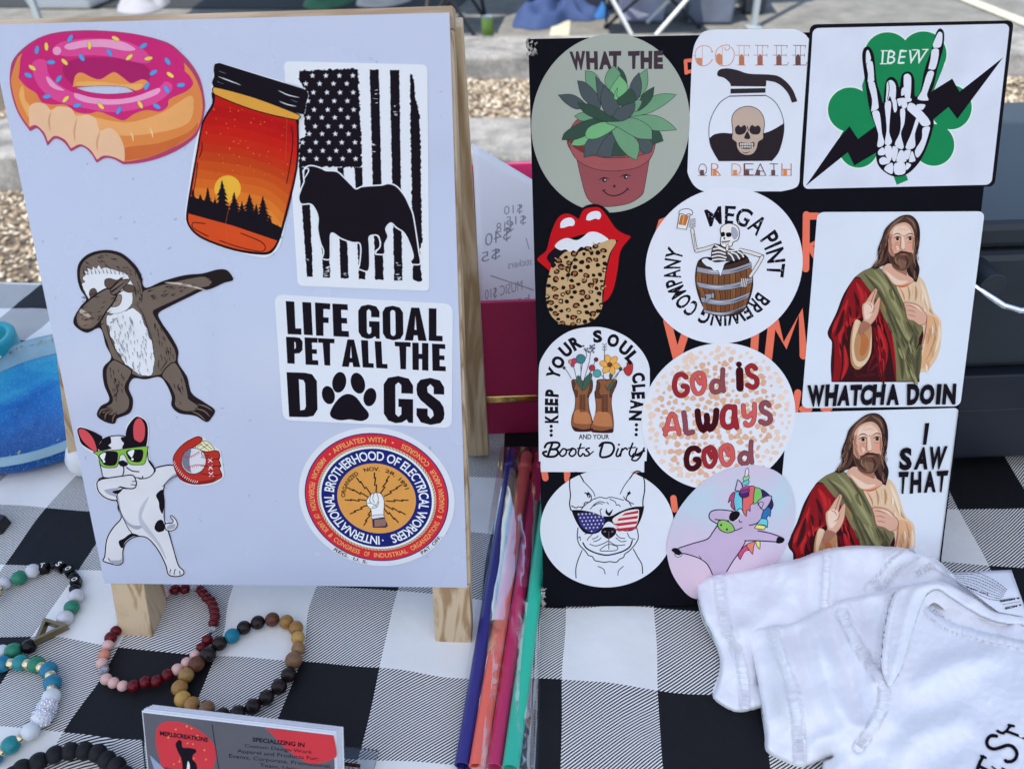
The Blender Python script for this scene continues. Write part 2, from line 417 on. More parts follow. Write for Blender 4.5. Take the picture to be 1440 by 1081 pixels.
def stones(name, n0, n1, count, sz, cols, xr=(-2.6, 2.6)):
    V, Fc, M = [], [], []
    base = [(1,0,0),(0,1,0),(-1,0,0),(0,-1,0),(0,0,1),(0,0,-1)]; fs = [(0,1,4),(1,2,4),(2,3,4),(3,0,4),(1,0,5),(2,1,5),(3,2,5),(0,3,5)]
    for i in range(count):
        c = d_*random.uniform(*xr)+q_*random.uniform(n0, n1)+Vector((0, 0, GZ+random.uniform(.004, .018)))
        rx, ry, rz = (sz*random.uniform(.5, 1.4), sz*random.uniform(.3, .8), sz*random.uniform(.2, .45)); g = random.uniform(0, 6.3); ti = random.uniform(-.5, .5)
        b = len(V)
        for v in base:
            x, y, z = v[0]*rx*random.uniform(.8, 1.2), v[1]*ry*random.uniform(.8, 1.2), v[2]*rz+v[0]*rx*ti
            V.append(c+Vector((x*math.cos(g)-y*math.sin(g), x*math.sin(g)+y*math.cos(g), z)))
        Fc += [tuple(k+b for k in f) for f in fs]; M += [random.randrange(len(cols))]*8
    mats = [plain('stone', c, .9, lin_=True) for c in cols]
    o = mesh(name, V, Fc, mats, M); tag(o, kind='stuff'); return o
SC = [(.42, .35, .25), (.26, .20, .13), (.56, .49, .37), (.15, .11, .08), (.48, .43, .34), (.34, .26, .17)]
tag(stones('gravel', k2b, k1f, 13000, .014, SC), 'tan gravel and wood chips between the two kerbs', 'gravel')
tag(stones('gravel', k2f-.75, k2f-.02, 9000, .012, SC), 'coarse tan gravel just beyond the table', 'gravel')
# painted bay lines
def paint(p0, p1, w_):
    a_, b_ = at(*p0, GZ), at(*p1, GZ); d = (b_-a_); d.z = 0; L_ = d.length; d.normalize(); n = Vector((-d.y, d.x, 0))*w_/2; z = Vector((0, 0, .003))
    a2 = a_-d*.3; b2 = b_+d*1.5
    o = mesh('painted_line', [a2-n+z, a2+n+z, b2+n+z, b2-n+z], [(0, 1, 2, 3)], line_p); o['kind'] = 'structure'
paint((786, 54), (789, 33), .11); paint((1440, 32), (1345, -6), .10)
# green drink can
c = at(687, 66, GZ); hc = .155
green = plain('green_can', (.10, .17, .035), .35, metal=.4, lin_=True, var=.15, vscale=18); silver = plain('silver', (.6, .6, .62), .25, metal=1, lin_=True)
can = MB(); can.lathe([(0, 0), (.024, 0), (.031, .007), (.033, .014), (.033, .14), (.028, .150)], c, 32)
co_ = can.build('drink_can', green, smooth=True, origin=c); tag(co_, 'tall green drink can standing on the asphalt', 'can')
can = MB(); can.lathe([(.028, .150), (.0285, .154), (.026, .154), (.025, .149), (0, .149)], c, 32); can.box(c+Vector((0, .004, .152)), (.014, .02, .002)); can.build('can_top', silver, co_, smooth=False)
# blue jacket lying on the ground
def pile(name, outline, hgt, mat, label, cat, z0=GZ, folds=6, seed=1, parent=None):
    L_ = spline(parse(outline), True, 5); xs = [p[0] for p in L_]; ys = [p[1] for p in L_]
    P3 = [at(x, y, z0) for x, y in L_]; cen = sum(P3, Vector())/len(P3); rings = []
    random.seed(seed)
    for k in range(13):
        t = k/12; rr = 1-t; z = hgt*math.sqrt(max(0, 1-rr*rr))
        rings.append([cen+(p-cen)*max(rr, .001)*1.0+Vector((0, 0, z*(.7+.6*noise.noise((p-cen)*rr*9+Vector((seed, 0, 0)))+.35*math.sin(folds*math.atan2((p-cen).y, (p-cen).x*.7)+5*rr)*min(1, 2*t)))) for p in P3])
    V = [v for r in rings for v in r]; n = len(P3); Fc = []
    for k in range(12):
        for i in range(n): j = (i+1) % n; Fc.append((k*n+i, k*n+j, (k+1)*n+j, (k+1)*n+i))
    o = mesh(name, V, Fc, mat, parent=parent, smooth=True)
    if parent is None: tag(o, label, cat)
    return o
navy = plain('blue_cloth', (.028, .055, .15), .8, lin_=True, bump=.4, bscale=60); bblue = plain('bright_blue_cloth', (.01, .10, .30), .7, lin_=True)
pile('jacket', "720,36 735,14 760,4 790,2 815,2 838,8 845,22 830,30 800,30 780,38 755,42 735,40", .14, navy, 'crumpled blue jacket dropped on the asphalt behind the can', 'jacket', seed=3)
pile('bag', "812,26 822,8 850,6 858,22 845,27", .08, bblue, 'bright blue bag lying beside the crumpled jacket', 'bag', seed=5)
# folding furniture legs
blackm = plain('black_metal', (.015, .015, .017), .45, lin_=True); whitem = plain('white_metal', (.75, .75, .73), .35, lin_=True); seatc = plain('black_seat_cloth', (.02, .022, .028), .85, lin_=True)
def seg(mb, p, q, r): mb.tube([p, q], r, 10)
def folding(name, label, cat, px0, px1, yf, depth, hgt, mat, seatmat, r=.011, ang=True, seat=True, grp=None):
    """a folding seat or table: two X frames and a sling, front feet at (px0, yf) and (px1, yf)"""
    A, B = at(px0, yf, GZ), at(px1, yf, GZ); dr = (B-A); bk = Vector((-dr.y, dr.x, 0)).normalized()*depth
    if bk.y < 0: bk = -bk
    t = empty(name, (A+B)/2, label, cat, grp); up_ = Vector((0, 0, hgt))
    for p, q in ((A, B+up_), (B, A+up_), (A+bk, B+bk+up_), (B+bk, A+bk+up_), (A, A+bk*1.0+up_), (B+bk, B+up_)):
        m_ = MB(); seg(m_, p+Vector((0, 0, r)), q, r); m_.tube([p, p+Vector((0, 0, .02))], r*1.6, 10); m_.build('leg', mat, t)
    if seat:
        m_ = MB(); V = []; n = 10
        for i in range(n+1):
            for j in range(n+1):
                s_, u_ = i/n, j/n; V.append(A+up_+dr*s_+bk*u_-Vector((0, 0, .06*math.sin(math.pi*s_))))
        m_.add(V, [(i*(n+1)+j, (i+1)*(n+1)+j, (i+1)*(n+1)+j+1, i*(n+1)+j+1) for i in range(n) for j in range(n)])
        m_.build('seat', seatmat, t, smooth=True)
        m_ = MB()
        for p in (A+bk, B+bk): m_ = MB(); m_.tube([p+up_, p+up_*1.95], r, 8); m_.build('back_post', mat, t)
        m_ = MB(); V = [A+bk+up_*1.2, B+bk+up_*1.2, B+bk+up_*1.9, A+bk+up_*1.9]; m_.hexa(V, [v+bk.normalized()*.006 for v in V]); m_.build('backrest', seatmat, t)
    return t
folding('folding_chair', 'black folding camp chair beyond the green can', 'chair', 598, 669, 56, .42, .45, blackm, seatc)
folding('folding_chair', 'black folding camp chair behind the clear storage bin', 'chair', 852, 983, 40, .42, .45, blackm, seatc, r=.008)
def on_y(px, py, y): r = ray(px, py); return CAM+r*(y/r.y)
A_, B_ = at(888, 53, GZ), at(922, 53, GZ); t_s = empty('folding_stool', (A_+B_)/2, 'low stool on splayed white metal legs behind the black board', 'stool')
tops = [on_y(842, -36, A_.y), on_y(992, -30, B_.y)]
for p, q in ((A_, tops[0]), (B_, tops[1])):
    m_ = MB(); m_.tube([p+Vector((0, 0, .012)), q], .011, 12); m_.build('leg', whitem, t_s); m_ = MB(); m_.tube([p+Vector((0, .3, .012)), q+Vector((0, .2, 0))], .011, 12); m_.build('leg', whitem, t_s)
m_ = MB(); m_.hexa([tops[0]+Vector((0, -.02, 0)), tops[1]+Vector((0, -.02, 0)), tops[1]+Vector((0, .24, 0)), tops[0]+Vector((0, .24, 0))], [v+Vector((0, 0, .03)) for v in (tops[0]+Vector((0, -.02, 0)), tops[1]+Vector((0, -.02, 0)), tops[1]+Vector((0, .24, 0)), tops[0]+Vector((0, .24, 0)))]); m_.build('seat', seatc, t_s, bevel=.008)
mat_c = plain('dark_shade_colour', (.022, .026, .026), .9, lin_=True, bump=.3, bscale=40)  # thin dark sheet added to deepen the shade on the far asphalt
m_ = MB(); q4 = [at(-120, 10, GZ), at(640, 14, GZ), at(700, -40, GZ), at(-260, -40, GZ)]; m_.hexa(q4, [v+Vector((0, 0, .004)) for v in q4]); tag(m_.build('shade_sheet', mat_c), 'dark flat sheet standing in for shade beyond the white easel', 'shade sheet')
bin_(640, 668, 16, .30, .25, dkb, dkb, 'small black crate left of the green can', 'crate', 'crate') if False else None
# storage bins beyond
def bin_(px0, px1, yf, h_, dp, mat, lid, label, cat='bin', name='storage_bin'):
    A, B = at(px0, yf, GZ), at(px1, yf, GZ); dr = B-A; bk = Vector((-dr.y, dr.x, 0)).normalized()*dp; up_ = Vector((0, 0, h_)); ins = dr.normalized()*.02; b2 = bk.normalized()*.02
    t = empty(name, (A+B+bk)/2, label, cat); m_ = MB(); m_.hexa([A+ins+b2, B-ins+b2, B-ins+bk-b2, A+ins+bk-b2], [A+up_, B+up_, B+bk+up_, A+bk+up_]); m_.build('tub', mat, t, bevel=.015)
    m_ = MB(); m_.hexa([A+up_-ins-b2, B+up_+ins-b2, B+ins+bk+up_+b2, A-ins+bk+up_+b2], [v+Vector((0, 0, .025)) for v in (A+up_, B+up_, B+bk+up_, A+bk+up_)]); m_.build('lid', lid, t, bevel=.006)
lav = plain('milky_plastic', (.42, .43, .55), .3, lin_=True, var=.3, vscale=6); dkb = plain('dark_plastic', (.03, .035, .05), .4, lin_=True); gb = plain('grey_blue_plastic', (.13, .15, .20), .4, lin_=True, var=.3, vscale=5)
bin_(866, 938, 33, .30, .35, lav, whitem, 'milky lavender storage bin under the crossed legs')
bin_(962, 1034, 36, .34, .35, gb, dkb, 'grey blue storage bin right of the crossed white legs')
bin_(815, 860, 22, .26, .3, dkb, dkb, 'low black crate behind the bright blue bag', 'crate', 'crate')
bin_(1040, 1080, 22, .22, .3, dkb, gb, 'dark bin beside the far canopy pole')
# things just showing above the easel
pile('cloth_bundle', "165,16 180,-4 215,-8 240,2 225,14 195,20", .09, plain('grey_cloth', (.30, .30, .33), .8, lin_=True), 'grey cloth bundle lying beyond the white easel', 'cloth', seed=8)
pile('cloth_bundle', "425,10 445,-6 480,-8 500,2 480,10 450,14", .08, plain('green_cloth', (.05, .16, .08), .8, lin_=True), 'dark green cloth bundle lying beyond the white easel', 'cloth', seed=9)
pile('cloth_bundle', "500,8 520,-8 560,-8 580,0 560,8 530,12", .08, plain('cream_cloth', (.5, .47, .42), .8, lin_=True), 'cream cloth bundle next to the green one', 'cloth', seed=10)
bin_(36, 128, 14, .10, .3, whitem, whitem, 'low white tray box beyond the top left of the easel', 'box', 'tray_box')
# canopies
cloth_c = plain('canopy_cloth', (.62, .66, .74), .9, lin_=True)
def canopy(cx_, cy_, hw, hd, z0, z1, label, mat, yaw=0, legz=GZ, legs=True):
    c, sn = math.cos(yaw), math.sin(yaw); Pt = lambda x, y, z: Vector((cx_+x*c-y*sn, cy_+x*sn+y*c, z))
    t = empty('canopy_tent', Pt(0, 0, GZ), label, 'canopy'); m_ = MB()
    V = [Pt(-hw, -hd, z0), Pt(hw, -hd, z0), Pt(hw, hd, z0), Pt(-hw, hd, z0), Pt(0, 0, z1)]; m_.add(V, [(0, 1, 4), (1, 2, 4), (2, 3, 4), (3, 0, 4)])
    W_ = [v-Vector((0, 0, .2)) for v in V[:4]]; m_.add(V[:4]+W_, [(0, 1, 5, 4), (1, 2, 6, 5), (2, 3, 7, 6), (3, 0, 4, 7)]); o = m_.build('roof', mat, t)
    for x, y in ((-hw+.03, -hd+.03), (hw-.03, -hd+.03), (hw-.03, hd-.03), (-hw+.03, hd-.03)):
        m_ = MB(); m_.box((Pt(x, y, legz)+Pt(x, y, z0))/2, (.03, .03, z0-legz)); m_.box(Pt(x, y, legz+.005), (.08, .08, .01)); m_.build('leg', plain('canopy_pole', (.45, .50, .52), .35, metal=.3, lin_=True), t)
    return t
# translucent roof cloth
m_, t_, b_ = newmat('canopy_roof'); tr = t_.nodes.new('ShaderNodeBsdfTranslucent'); tr.inputs[0].default_value = (.63, .62, .66, 1); ms = t_.nodes.new('ShaderNodeMixShader'); ms.inputs[0].default_value = .75
b_.inputs['Base Color'].default_value = (.6, .64, .72, 1); b_.inputs['Roughness'].default_value = .9
t_.links.new(b_.outputs[0], ms.inputs[1]); t_.links.new(tr.outputs[0], ms.inputs[2]); t_.links.new(ms.outputs[0], t_.nodes['Material Output'].inputs[0])
canopy(0.1, -1.57, 1.75, 1.6, 1.42, 1.95, 'white canopy tent whose shade falls on the display table', m_, yaw=R(-7))
pl = at(1059, 40, GZ); canopy(pl.x-2.0, pl.y+1.5, 2.03, 1.53, 1.35, 1.9, 'far canopy tent shading the bins and folding chairs', cloth_c)
# ================================================================== table and cloth
GX = Vector((.02657, .26058, 0)); GYAW = -.10654; GS_ = .046846
gu = Vector((math.cos(GYAW), math.sin(GYAW), 0)); gv = Vector((-math.sin(GYAW), math.cos(GYAW), 0))
GP = [(797,855,0,0),(921,857,1,0),(793,957,0,-1),(927,967,1,-1),(787,1081,0,-2),(934,1081,1,-2),(560,831,-2,0),(532,936,-2,-1),(446,825,-3,0),(426,931,-3,-1),(303,920,-4,-1),(164,908,-5,-1),(111,801,-6,0),(46,898,-6,-1),(659,949,-1,-1),(1393,794,5,1),(1347,712,5,2),(34,478,-10,5),(56,400,-11,7),(66,452,-10,5.6),(329,822,-4,0),(92,1023,-5,-2),(206,1038,-4.35,-2),(6,793,-7,0),(13,434,-11,6),(1075,973,2,-1)]
CT = []
for px, py, i, j in GP:
    p = at(px, py, 0)-GX; CT.append((p.dot(gu)/GS_, p.dot(gv)/GS_, i, j))
def uvw(x, y):
    """cloth grid coordinates of a table point, bent to follow the bunched cloth"""
    p = Vector((x, y, 0))-GX; u, v = p.dot(gu)/GS_, p.dot(gv)/GS_
    sw = .35; du = dv = 0
    for a_, b_, i, j in CT:
        w_ = 1/(((a_-u)**2+(b_-v)**2)+.06)**1.6; sw += w_; du += w_*(i-a_); dv += w_*(j-b_)
    du /= sw; dv /= sw
    n = noise.noise(Vector((x*13, y*13, 0)))*.07+noise.noise(Vector((x*30, y*30, 3)))*.02; n2 = noise.noise(Vector((x*13, y*13, 7)))*.07+noise.noise(Vector((x*30, y*30, 9)))*.02
    return u+du+n, v+dv+n2
def cz(x, y):
    """soft rumples in the cloth, about a millimetre high"""
    v = Vector((x, y, 0)); z = .0012*noise.noise(v*14)+.0007*noise.noise(v*37+Vector((5, 1, 0)))
    for (a_, b_, w_, h_) in (((.10,.26),(.35,.235),.004,.0016),((.06,.33),(.03,.14),.010,.0011),((-.36,.2),(-.05,.34),.012,.0012),((.09,.14),(.085,.05),.004,.0015),((-.2,.16),(.02,.2),.014,.001)):
        ax, ay = a_; bx_, by = b_; L2 = (bx_-ax)**2+(by-ay)**2; t = max(0, min(1, ((x-ax)*(bx_-ax)+(y-ay)*(by-ay))/L2))
        d2 = (x-ax-t*(bx_-ax))**2+(y-ay-t*(by-ay))**2; z += h_*math.exp(-d2/(w_*w_))
    return z-.0007
m_, t, b = newmat('checked_cloth'); cloth_mat = m_
N_ = t.nodes.new; Lk = t.links.new
def mth(op, a_, b__=None, cl=False):
    n = N_('ShaderNodeMath'); n.operation = op; n.use_clamp = cl
    for k, v in enumerate((a_, b__)):
        if v is None: continue
        if isinstance(v, (int, float)): n.inputs[k].default_value = v
        else: Lk(v, n.inputs[k])
    return n.outputs[0]
uvn = N_('ShaderNodeUVMap'); uvn.uv_map = 'UVMap'; sp = N_('ShaderNodeSeparateXYZ'); Lk(uvn.outputs[0], sp.inputs[0])
def dark(v): return mth('GREATER_THAN', mth('FLOORED_MODULO', v, 2.0), 1.0)
du_, dv_ = dark(sp.outputs[0]), dark(mth('ADD', sp.outputs[1], 1.0))
sm_ = mth('ADD', du_, dv_)                                      # 0 white, 1 hatched, 2 black
diag = mth('FLOORED_MODULO', mth('MULTIPLY', mth('SUBTRACT', sp.outputs[1], mth('MULTIPLY', sp.outputs[0], .82)), 27.0), 1.0)
st = mth('GREATER_THAN', diag, .52)
fine = mth('FLOORED_MODULO', mth('MULTIPLY', mth('SUBTRACT', sp.outputs[1], sp.outputs[0]), 29.0), 1.0)
is1 = mth('COMPARE', sm_, 1.0); is1.node.inputs[2].default_value = .2
is2 = mth('GREATER_THAN', sm_, 1.5)
blk = mth('MAXIMUM', mth('MULTIPLY', is1, st), is2)
tc = N_('ShaderNodeTexCoord'); nz = N_('ShaderNodeTexNoise'); nz.inputs['Scale'].default_value = 45; nz.inputs['Detail'].default_value = 6; Lk(tc.outputs['Object'], nz.inputs['Vector'])
wr = N_('ShaderNodeMix'); wr.data_type = 'RGBA'; Lk(nz.outputs[0], wr.inputs[0]); wr.inputs[6].default_value = (*alb((194, 204, 222), .82), 1); wr.inputs[7].default_value = (*alb((218, 225, 238), .84), 1)
bkr = N_('ShaderNodeMix'); bkr.data_type = 'RGBA'; Lk(mth('MULTIPLY', mth('GREATER_THAN', fine, .5), .6), bkr.inputs[0]); bkr.inputs[6].default_value = (.004, .004, .005, 1); bkr.inputs[7].default_value = (.012, .013, .017, 1)
mx = N_('ShaderNodeMix'); mx.data_type = 'RGBA'; Lk(blk, mx.inputs[0]); Lk(wr.outputs[2], mx.inputs[6]); Lk(bkr.outputs[2], mx.inputs[7]); Lk(mx.outputs[2], b.inputs['Base Color'])
b.inputs['Roughness'].default_value = .62; b.inputs['Specular IOR Level'].default_value = .25
bp = N_('ShaderNodeBump'); bp.inputs['Strength'].default_value = .6; bp.inputs['Distance'].default_value = .002; Lk(nz.outputs[0], bp.inputs['Height']); Lk(bp.outputs[0], b.inputs['Normal'])
# table
e0 = at(0, 396, 0); tu = gu; tv = gv; TW, far = 1.0, (e0-GX).dot(gv)
tb = empty('folding_table', GX+Vector((0, 0, GZ)), 'folding table hidden under the black and white checked cloth', 'table')
O_ = lambda u, v, z: GX+tu*u+tv*v+Vector((0, 0, z))
mb = MB(); mb.hexa([O_(-.95, -.42, -.035), O_(.9, -.42, -.035), O_(.9, far-.008, -.035), O_(-.95, far-.008, -.035)], [O_(-.95, -.42, -.006), O_(.9, -.42, -.006), O_(.9, far-.008, -.006), O_(-.95, far-.008, -.006)])
mb.build('table_top', plain('table_plastic', (.6, .6, .58), .5, lin_=True), tb)
for u in (-.85, .8):
    for v in (-.36, far-.08): mb = MB(); mb.tube([O_(u, v, GZ), O_(u, v, -.035)], .014, 12); mb.build('leg', blackm, tb)
V, UV, Fc = [], [], []; xs = []; x = -.98
while x < .94: xs.append(x); x += .008 if -.5 < x < .55 else .03
ys = []; y = -.45
while y < far: ys.append(y); y += .008 if y > -.2 else .03
ys.append(far); drop = [-.004, -.012, -.05, -.15, -.27]
nx = len(xs)
for iy, y in enumerate(ys):
    for x in xs:
        p = GX+tu*x+tv*y; V.append(Vector((p.x, p.y, cz(p.x, p.y)))); UV.append(uvw(p.x, p.y))
for k, dz in enumerate(drop):
    for x in xs:
        p = GX+tu*x+tv*(far+(.004, .007, .010+.006*math.sin(x*30), .014+.014*math.sin(x*26), .016+.02*math.sin(x*24))[k]); V.append(Vector((p.x, p.y, dz))); u_, v_ = uvw(*(GX+tu*x+tv*far).xy); UV.append((u_, v_-dz/GS_))
for i in range(len(ys)+len(drop)-1):
    for j in range(nx-1): Fc.append((i*nx+j, i*nx+j+1, (i+1)*nx+j+1, (i+1)*nx+j))
tc_ = mesh('tablecloth', V, Fc, cloth_mat, smooth=True, uv=UV); tag(tc_, 'black and white buffalo checked cloth spread over the table', 'tablecloth')

# ================================================================== white easel board
def wood(name, c1, c2, ax='Z', scale=40, stretch=.06):
    m_, t, b = newmat(name); tc = t.nodes.new('ShaderNodeTexCoord'); mp = t.nodes.new('ShaderNodeMapping'); t.links.new(tc.outputs['Object'], mp.inputs['Vector'])
    mp.inputs['Scale'].default_value = {'X': (stretch, 1, 1), 'Z': (1, 1, stretch)}[ax]
    n = t.nodes.new('ShaderNodeTexNoise'); n.inputs['Scale'].default_value = scale; n.inputs['Detail'].default_value = 5; n.inputs['Distortion'].default_value = .8
    t.links.new(mp.outputs[0], n.inputs['Vector']); wv = t.nodes.new('ShaderNodeMath'); wv.operation = 'MULTIPLY'; wv.inputs[1].default_value = 9; t.links.new(n.outputs[0], wv.inputs[0])
    fr = t.nodes.new('ShaderNodeMath'); fr.operation = 'PINGPONG'; fr.inputs[1].default_value = 1; t.links.new(wv.outputs[0], fr.inputs[0])
    cr = t.nodes.new('ShaderNodeValToRGB'); cr.color_ramp.elements[0].color = (*c1, 1); cr.color_ramp.elements[1].color = (*c2, 1); cr.color_ramp.elements[0].position = .15; cr.color_ramp.elements[1].position = .75
    t.links.new(fr.outputs[0], cr.inputs[0]); t.links.new(cr.outputs[0], b.inputs['Base Color']); b.inputs['Roughness'].default_value = .6
    bp = t.nodes.new('ShaderNodeBump'); bp.inputs['Strength'].default_value = .15; bp.inputs['Distance'].default_value = .0008; t.links.new(fr.outputs[0], bp.inputs['Height']); t.links.new(bp.outputs[0], b.inputs['Normal'])
    return m_
pine = wood('pine_wood', (.36, .22, .10), (.62, .46, .28), 'Z', 55, .05); pineX = wood('pine_wood_rail', (.42, .28, .16), (.66, .50, .33), 'X', 55, .05)
es = empty('easel', PL.px(400, 905), 'wooden tabletop easel with a glossy whiteboard front', 'easel')
LQ = [(-17, 35), (632, 18), (657, 826), (147, 820)]
def slab(surf, px, h0, h1, name, mat, parent=None, bevel=0, origin=None):
    b_ = [surf.px(*p, 0)+surf.n*h0 for p in px]; t_ = [surf.px(*p, 0)+surf.n*h1 for p in px]
    m_ = MB(); m_.hexa(b_[::-1], t_[::-1]); return m_.build(name, mat, parent, bevel=bevel, origin=origin)
m_, t, b = newmat('whiteboard_gloss'); b.inputs['Base Color'].default_value = (*alb((172, 186, 228), .77), 1); b.inputs['Roughness'].default_value = .16; b.inputs['Coat Weight'].default_value = .2
tc = t.nodes.new('ShaderNodeTexCoord'); n = t.nodes.new('ShaderNodeTexNoise'); n.inputs['Scale'].default_value = 7; n.inputs['Detail'].default_value = 3; bp = t.nodes.new('ShaderNodeBump'); bp.inputs['Strength'].default_value = .2; bp.inputs['Distance'].default_value = .002
n9 = t.nodes.new('ShaderNodeTexNoise'); n9.inputs['Scale'].default_value = 18; n9.inputs['Detail'].default_value = 6; r9 = t.nodes.new('ShaderNodeMapRange'); r9.inputs[1].default_value = .35; r9.inputs[2].default_value = .65; r9.inputs[3].default_value = .08; r9.inputs[4].default_value = .34; t.links.new(tc.outputs['Object'], n9.inputs['Vector']); t.links.new(n9.outputs[0], r9.inputs[0]); t.links.new(r9.outputs[0], b.inputs['Roughness'])
t.links.new(tc.outputs['Object'], n.inputs['Vector']); t.links.new(n.outputs[0], bp.inputs['Height']); t.links.new(bp.outputs[0], b.inputs['Normal'])
slab(PL, LQ, -.002, -.00004, 'whiteboard', m_, es)
a = Art(PL); a.root = es; a.h = .00001; random.seed(31)
for _ in range(60):
    x, y = random.uniform(60, 620), random.uniform(60, 800); g_ = random.uniform(0, 6.3); L_ = random.uniform(1, 5)
    a.l((140, 150, 190), random.uniform(.6, 1.6), [(x, y), (x+L_*math.cos(g_), y+L_*math.sin(g_))], smooth=False)
a.part('scuff_marks', kind='stuff')
# frame behind the sheet
slab(PL, [(-21, 27), (636, 7), (636.5, 40), (-15, 60)], -.012, -.0021, 'top_rail', pineX, es, .0006)
slab(PL, [(603, 41), (636.5, 41), (661, 824), (625, 824)], -.012, -.0021, 'stile', pine, es, .0006)
slab(PL, [(-14, 62), (24, 62), (184, 800), (146, 800)], -.012, -.0021, 'stile', pine, es, .0006)
slab(PL, [(185, 770), (624, 776), (624, 800), (185, 796)], -.012, -.0021, 'bottom_rail', pineX, es, .0006)
slab(PL, [(607, 824.5), (660, 824.5), (663, 909), (612, 908)], -.0115, -.001, 'front_leg', pine, es, .0005)
slab(PL, [(150, 800.5), (197, 800.5), (213, 897), (166, 895)], -.020, -.001, 'front_leg', pine, es, .0005)
def bar(p, q, w_, d__, name, mat, parent):
    z = (q-p).normalized(); x = Vector((1, 0, 0)); x = (x-z*x.dot(z)).normalized(); y = z.cross(x)
    m_ = MB(); m_.box((p+q)/2, (w_, d__, (q-p).length), x, y, z); return m_.build(name, mat, parent, bevel=.0006)
tp = PL.px(617, 22)-PL.n*.020; bt = at(672, 632, .003); bar(bt, tp, .015, .012, 'back_leg', pine, es)
tp2 = PL.px(20, 40)-PL.n*.020; bar(at(120, 655, .003), tp2, .015, .012, 'back_leg', pine, es)
mb = MB(); mb.tube([tp+Vector((0, 0, -.008)), tp2+Vector((0, 0, -.008))], .002, 8); mb.build('hinge_rod', silver, es)

# ================================================================== black board
bk_m = plain('black_board_paint', (.005, .005, .008), .55, spec=.05, lin_=True, bump=.12, bscale=220)
RQ = [(743, 55), (1410, 39), (1317, 850), (765, 853)]
bd = empty('display_board', PR.px(1040, 852), 'black display board covered in stickers with orange painted letters', 'display board')
slab(PR, RQ, -.0062, -.00003, 'panel', bk_m, bd, .0004)
a = Art(PR, h0=0); a.root = bd; OR = (226, 110, 92)
for grp in (((5,"964,86 972,85"),(5,"964,86 965,103"),(5,"965,102 974,100")),((9,"946,306 930,312 925,330"),),((10,"1134,302 1133,378"),(10,"1134,304 1150,304"),(10,"1150,342 1138,345 1150,365")),((11,"938,450 952,505"),(11,"968,455 952,505")),((11,"1062,470 1060,500"),),((11,"1086,452 1080,506"),(11,"1090,452 1104,486 1126,438 1130,500")),((9,"764,655 767,672"),),((9,"797,655 798,674"),),((9,"947,700 949,716"),),((10,"1122,552 1117,580"),(9,"1128,575 1138,575")),((9,"1158,574 1166,574"),),((10,"880,640 900,690"),)):
    for w_, p in grp: a.l(OR, w_, p, smooth=False)
    a.part('painted_letter')
mb = MB(); random.seed(4)
for px, py, n in ((746, 64, 60), (764, 838, 60)):
    for k in range(n):
        c = PR.px(px+random.uniform(-4, 8 if py < 100 else 2), py+random.uniform(-10, 14), random.uniform(-.003, .0012)); s_ = random.uniform(.0006, .0016)
        mb.add([c+Vector((random.uniform(-s_, s_), random.uniform(-s_, s_), random.uniform(-s_, s_))) for _ in range(5)], [(0, 1, 2), (0, 2, 3), (0, 3, 4), (1, 2, 4), (1, 3, 2), (2, 3, 4)])
o = mb.build('torn_corner', plain('torn_foam', (.55, .5, .45), .9, lin_=True), bd); o['label'] = 'chewed white foam showing at a torn corner'
# ================================================================== stickers on the whiteboard
G1 = 'stickers stuck on the white easel board'
# ---- donut
a = Art(PL, (0, 0, 4))
a.base('sticker', "60,400 75,340 130,275 220,215 330,183 500,172 680,182 820,205 950,245 1030,310 1090,380 1130,460 1150,560 1150,625 1120,740 1060,805 980,855 880,895 780,918 695,925! 640,895 590,890 545,915! 510,860 460,825 400,852! 360,800 310,780 268,818! 245,760 210,722 170,738! 110,650 75,560 58,470", (160, 38, 100),
    'cut-out sticker of a bitten donut with pink icing and sprinkles', 'sticker', G1, holes=["425,495! 500,487 600,484 700,490 765,512 700,524 600,529 500,518"])
a.f((205, 128, 72), "70,420 100,330 130,300! 160,420 300,560 700,640 1000,500 1040,400 1034,350! 1090,420 1132,520 1140,630 1110,730 1050,790 960,838 860,880 760,903 697,910! 640,883 585,876 548,900! 510,843 455,812 402,836! 365,785 310,765 272,798! 250,745 205,705 168,718! 115,640 85,560 66,470")
a.f((222, 158, 104), "430,640 700,690 900,640 1000,580 1080,540 1090,620 1050,700 900,745 700,765 560,730")
a.f((190, 102, 58), "703,905! 697,835 900,805 1060,745 1115,690 1095,750 980,828 850,882")
a.f((228, 160, 100), "130,480 145,560 170,600 165,660 140,620 110,540")
a.f((218, 180, 156), "165,650 168,600 210,578 260,590 290,620 330,600 400,610 435,655 490,645 540,670 565,735 620,720 670,760 700,830 703,898 697,908! 640,883 585,876 548,898! 510,843 455,812 402,834! 365,785 310,765 272,796! 250,745 205,705 168,712!")
for p in ("290,625 278,680 285,740", "436,660 420,740 425,800", "566,735 548,800 552,850"): a.l((196, 150, 122), 12, p, taper=1)
for p in ("737,742 748,770 752,798", "842,716 856,745 862,778"): a.l((240, 200, 160), 7, p, taper=1)
for p in ("950,680 962,700", "1030,640 1045,655", "1085,575 1092,600", "150,530 140,560"): a.l((160, 85, 50), 6, p, taper=1)
a.part('donut_dough')
HOLE = "425,495! 500,487 600,484 700,490 765,512 700,526 600,532 500,520"
a.f((188, 42, 122), "128,302 112,400 106,440! 150,490 205,525 238,575 300,590 370,590 430,630 500,640 560,630 640,660 700,678 760,640 830,620 900,630 945,600 955,560 1050,515 1088,475 1070,430 1035,390 1033,330 950,258 820,210 680,188 500,180 330,190 220,222", holes=[HOLE])
a.f((158, 36, 108), "360,420 370,360 450,330 580,325 720,335 820,370 850,420 825,470 760,520! 700,488 600,482 500,485 425,495!", k=5)
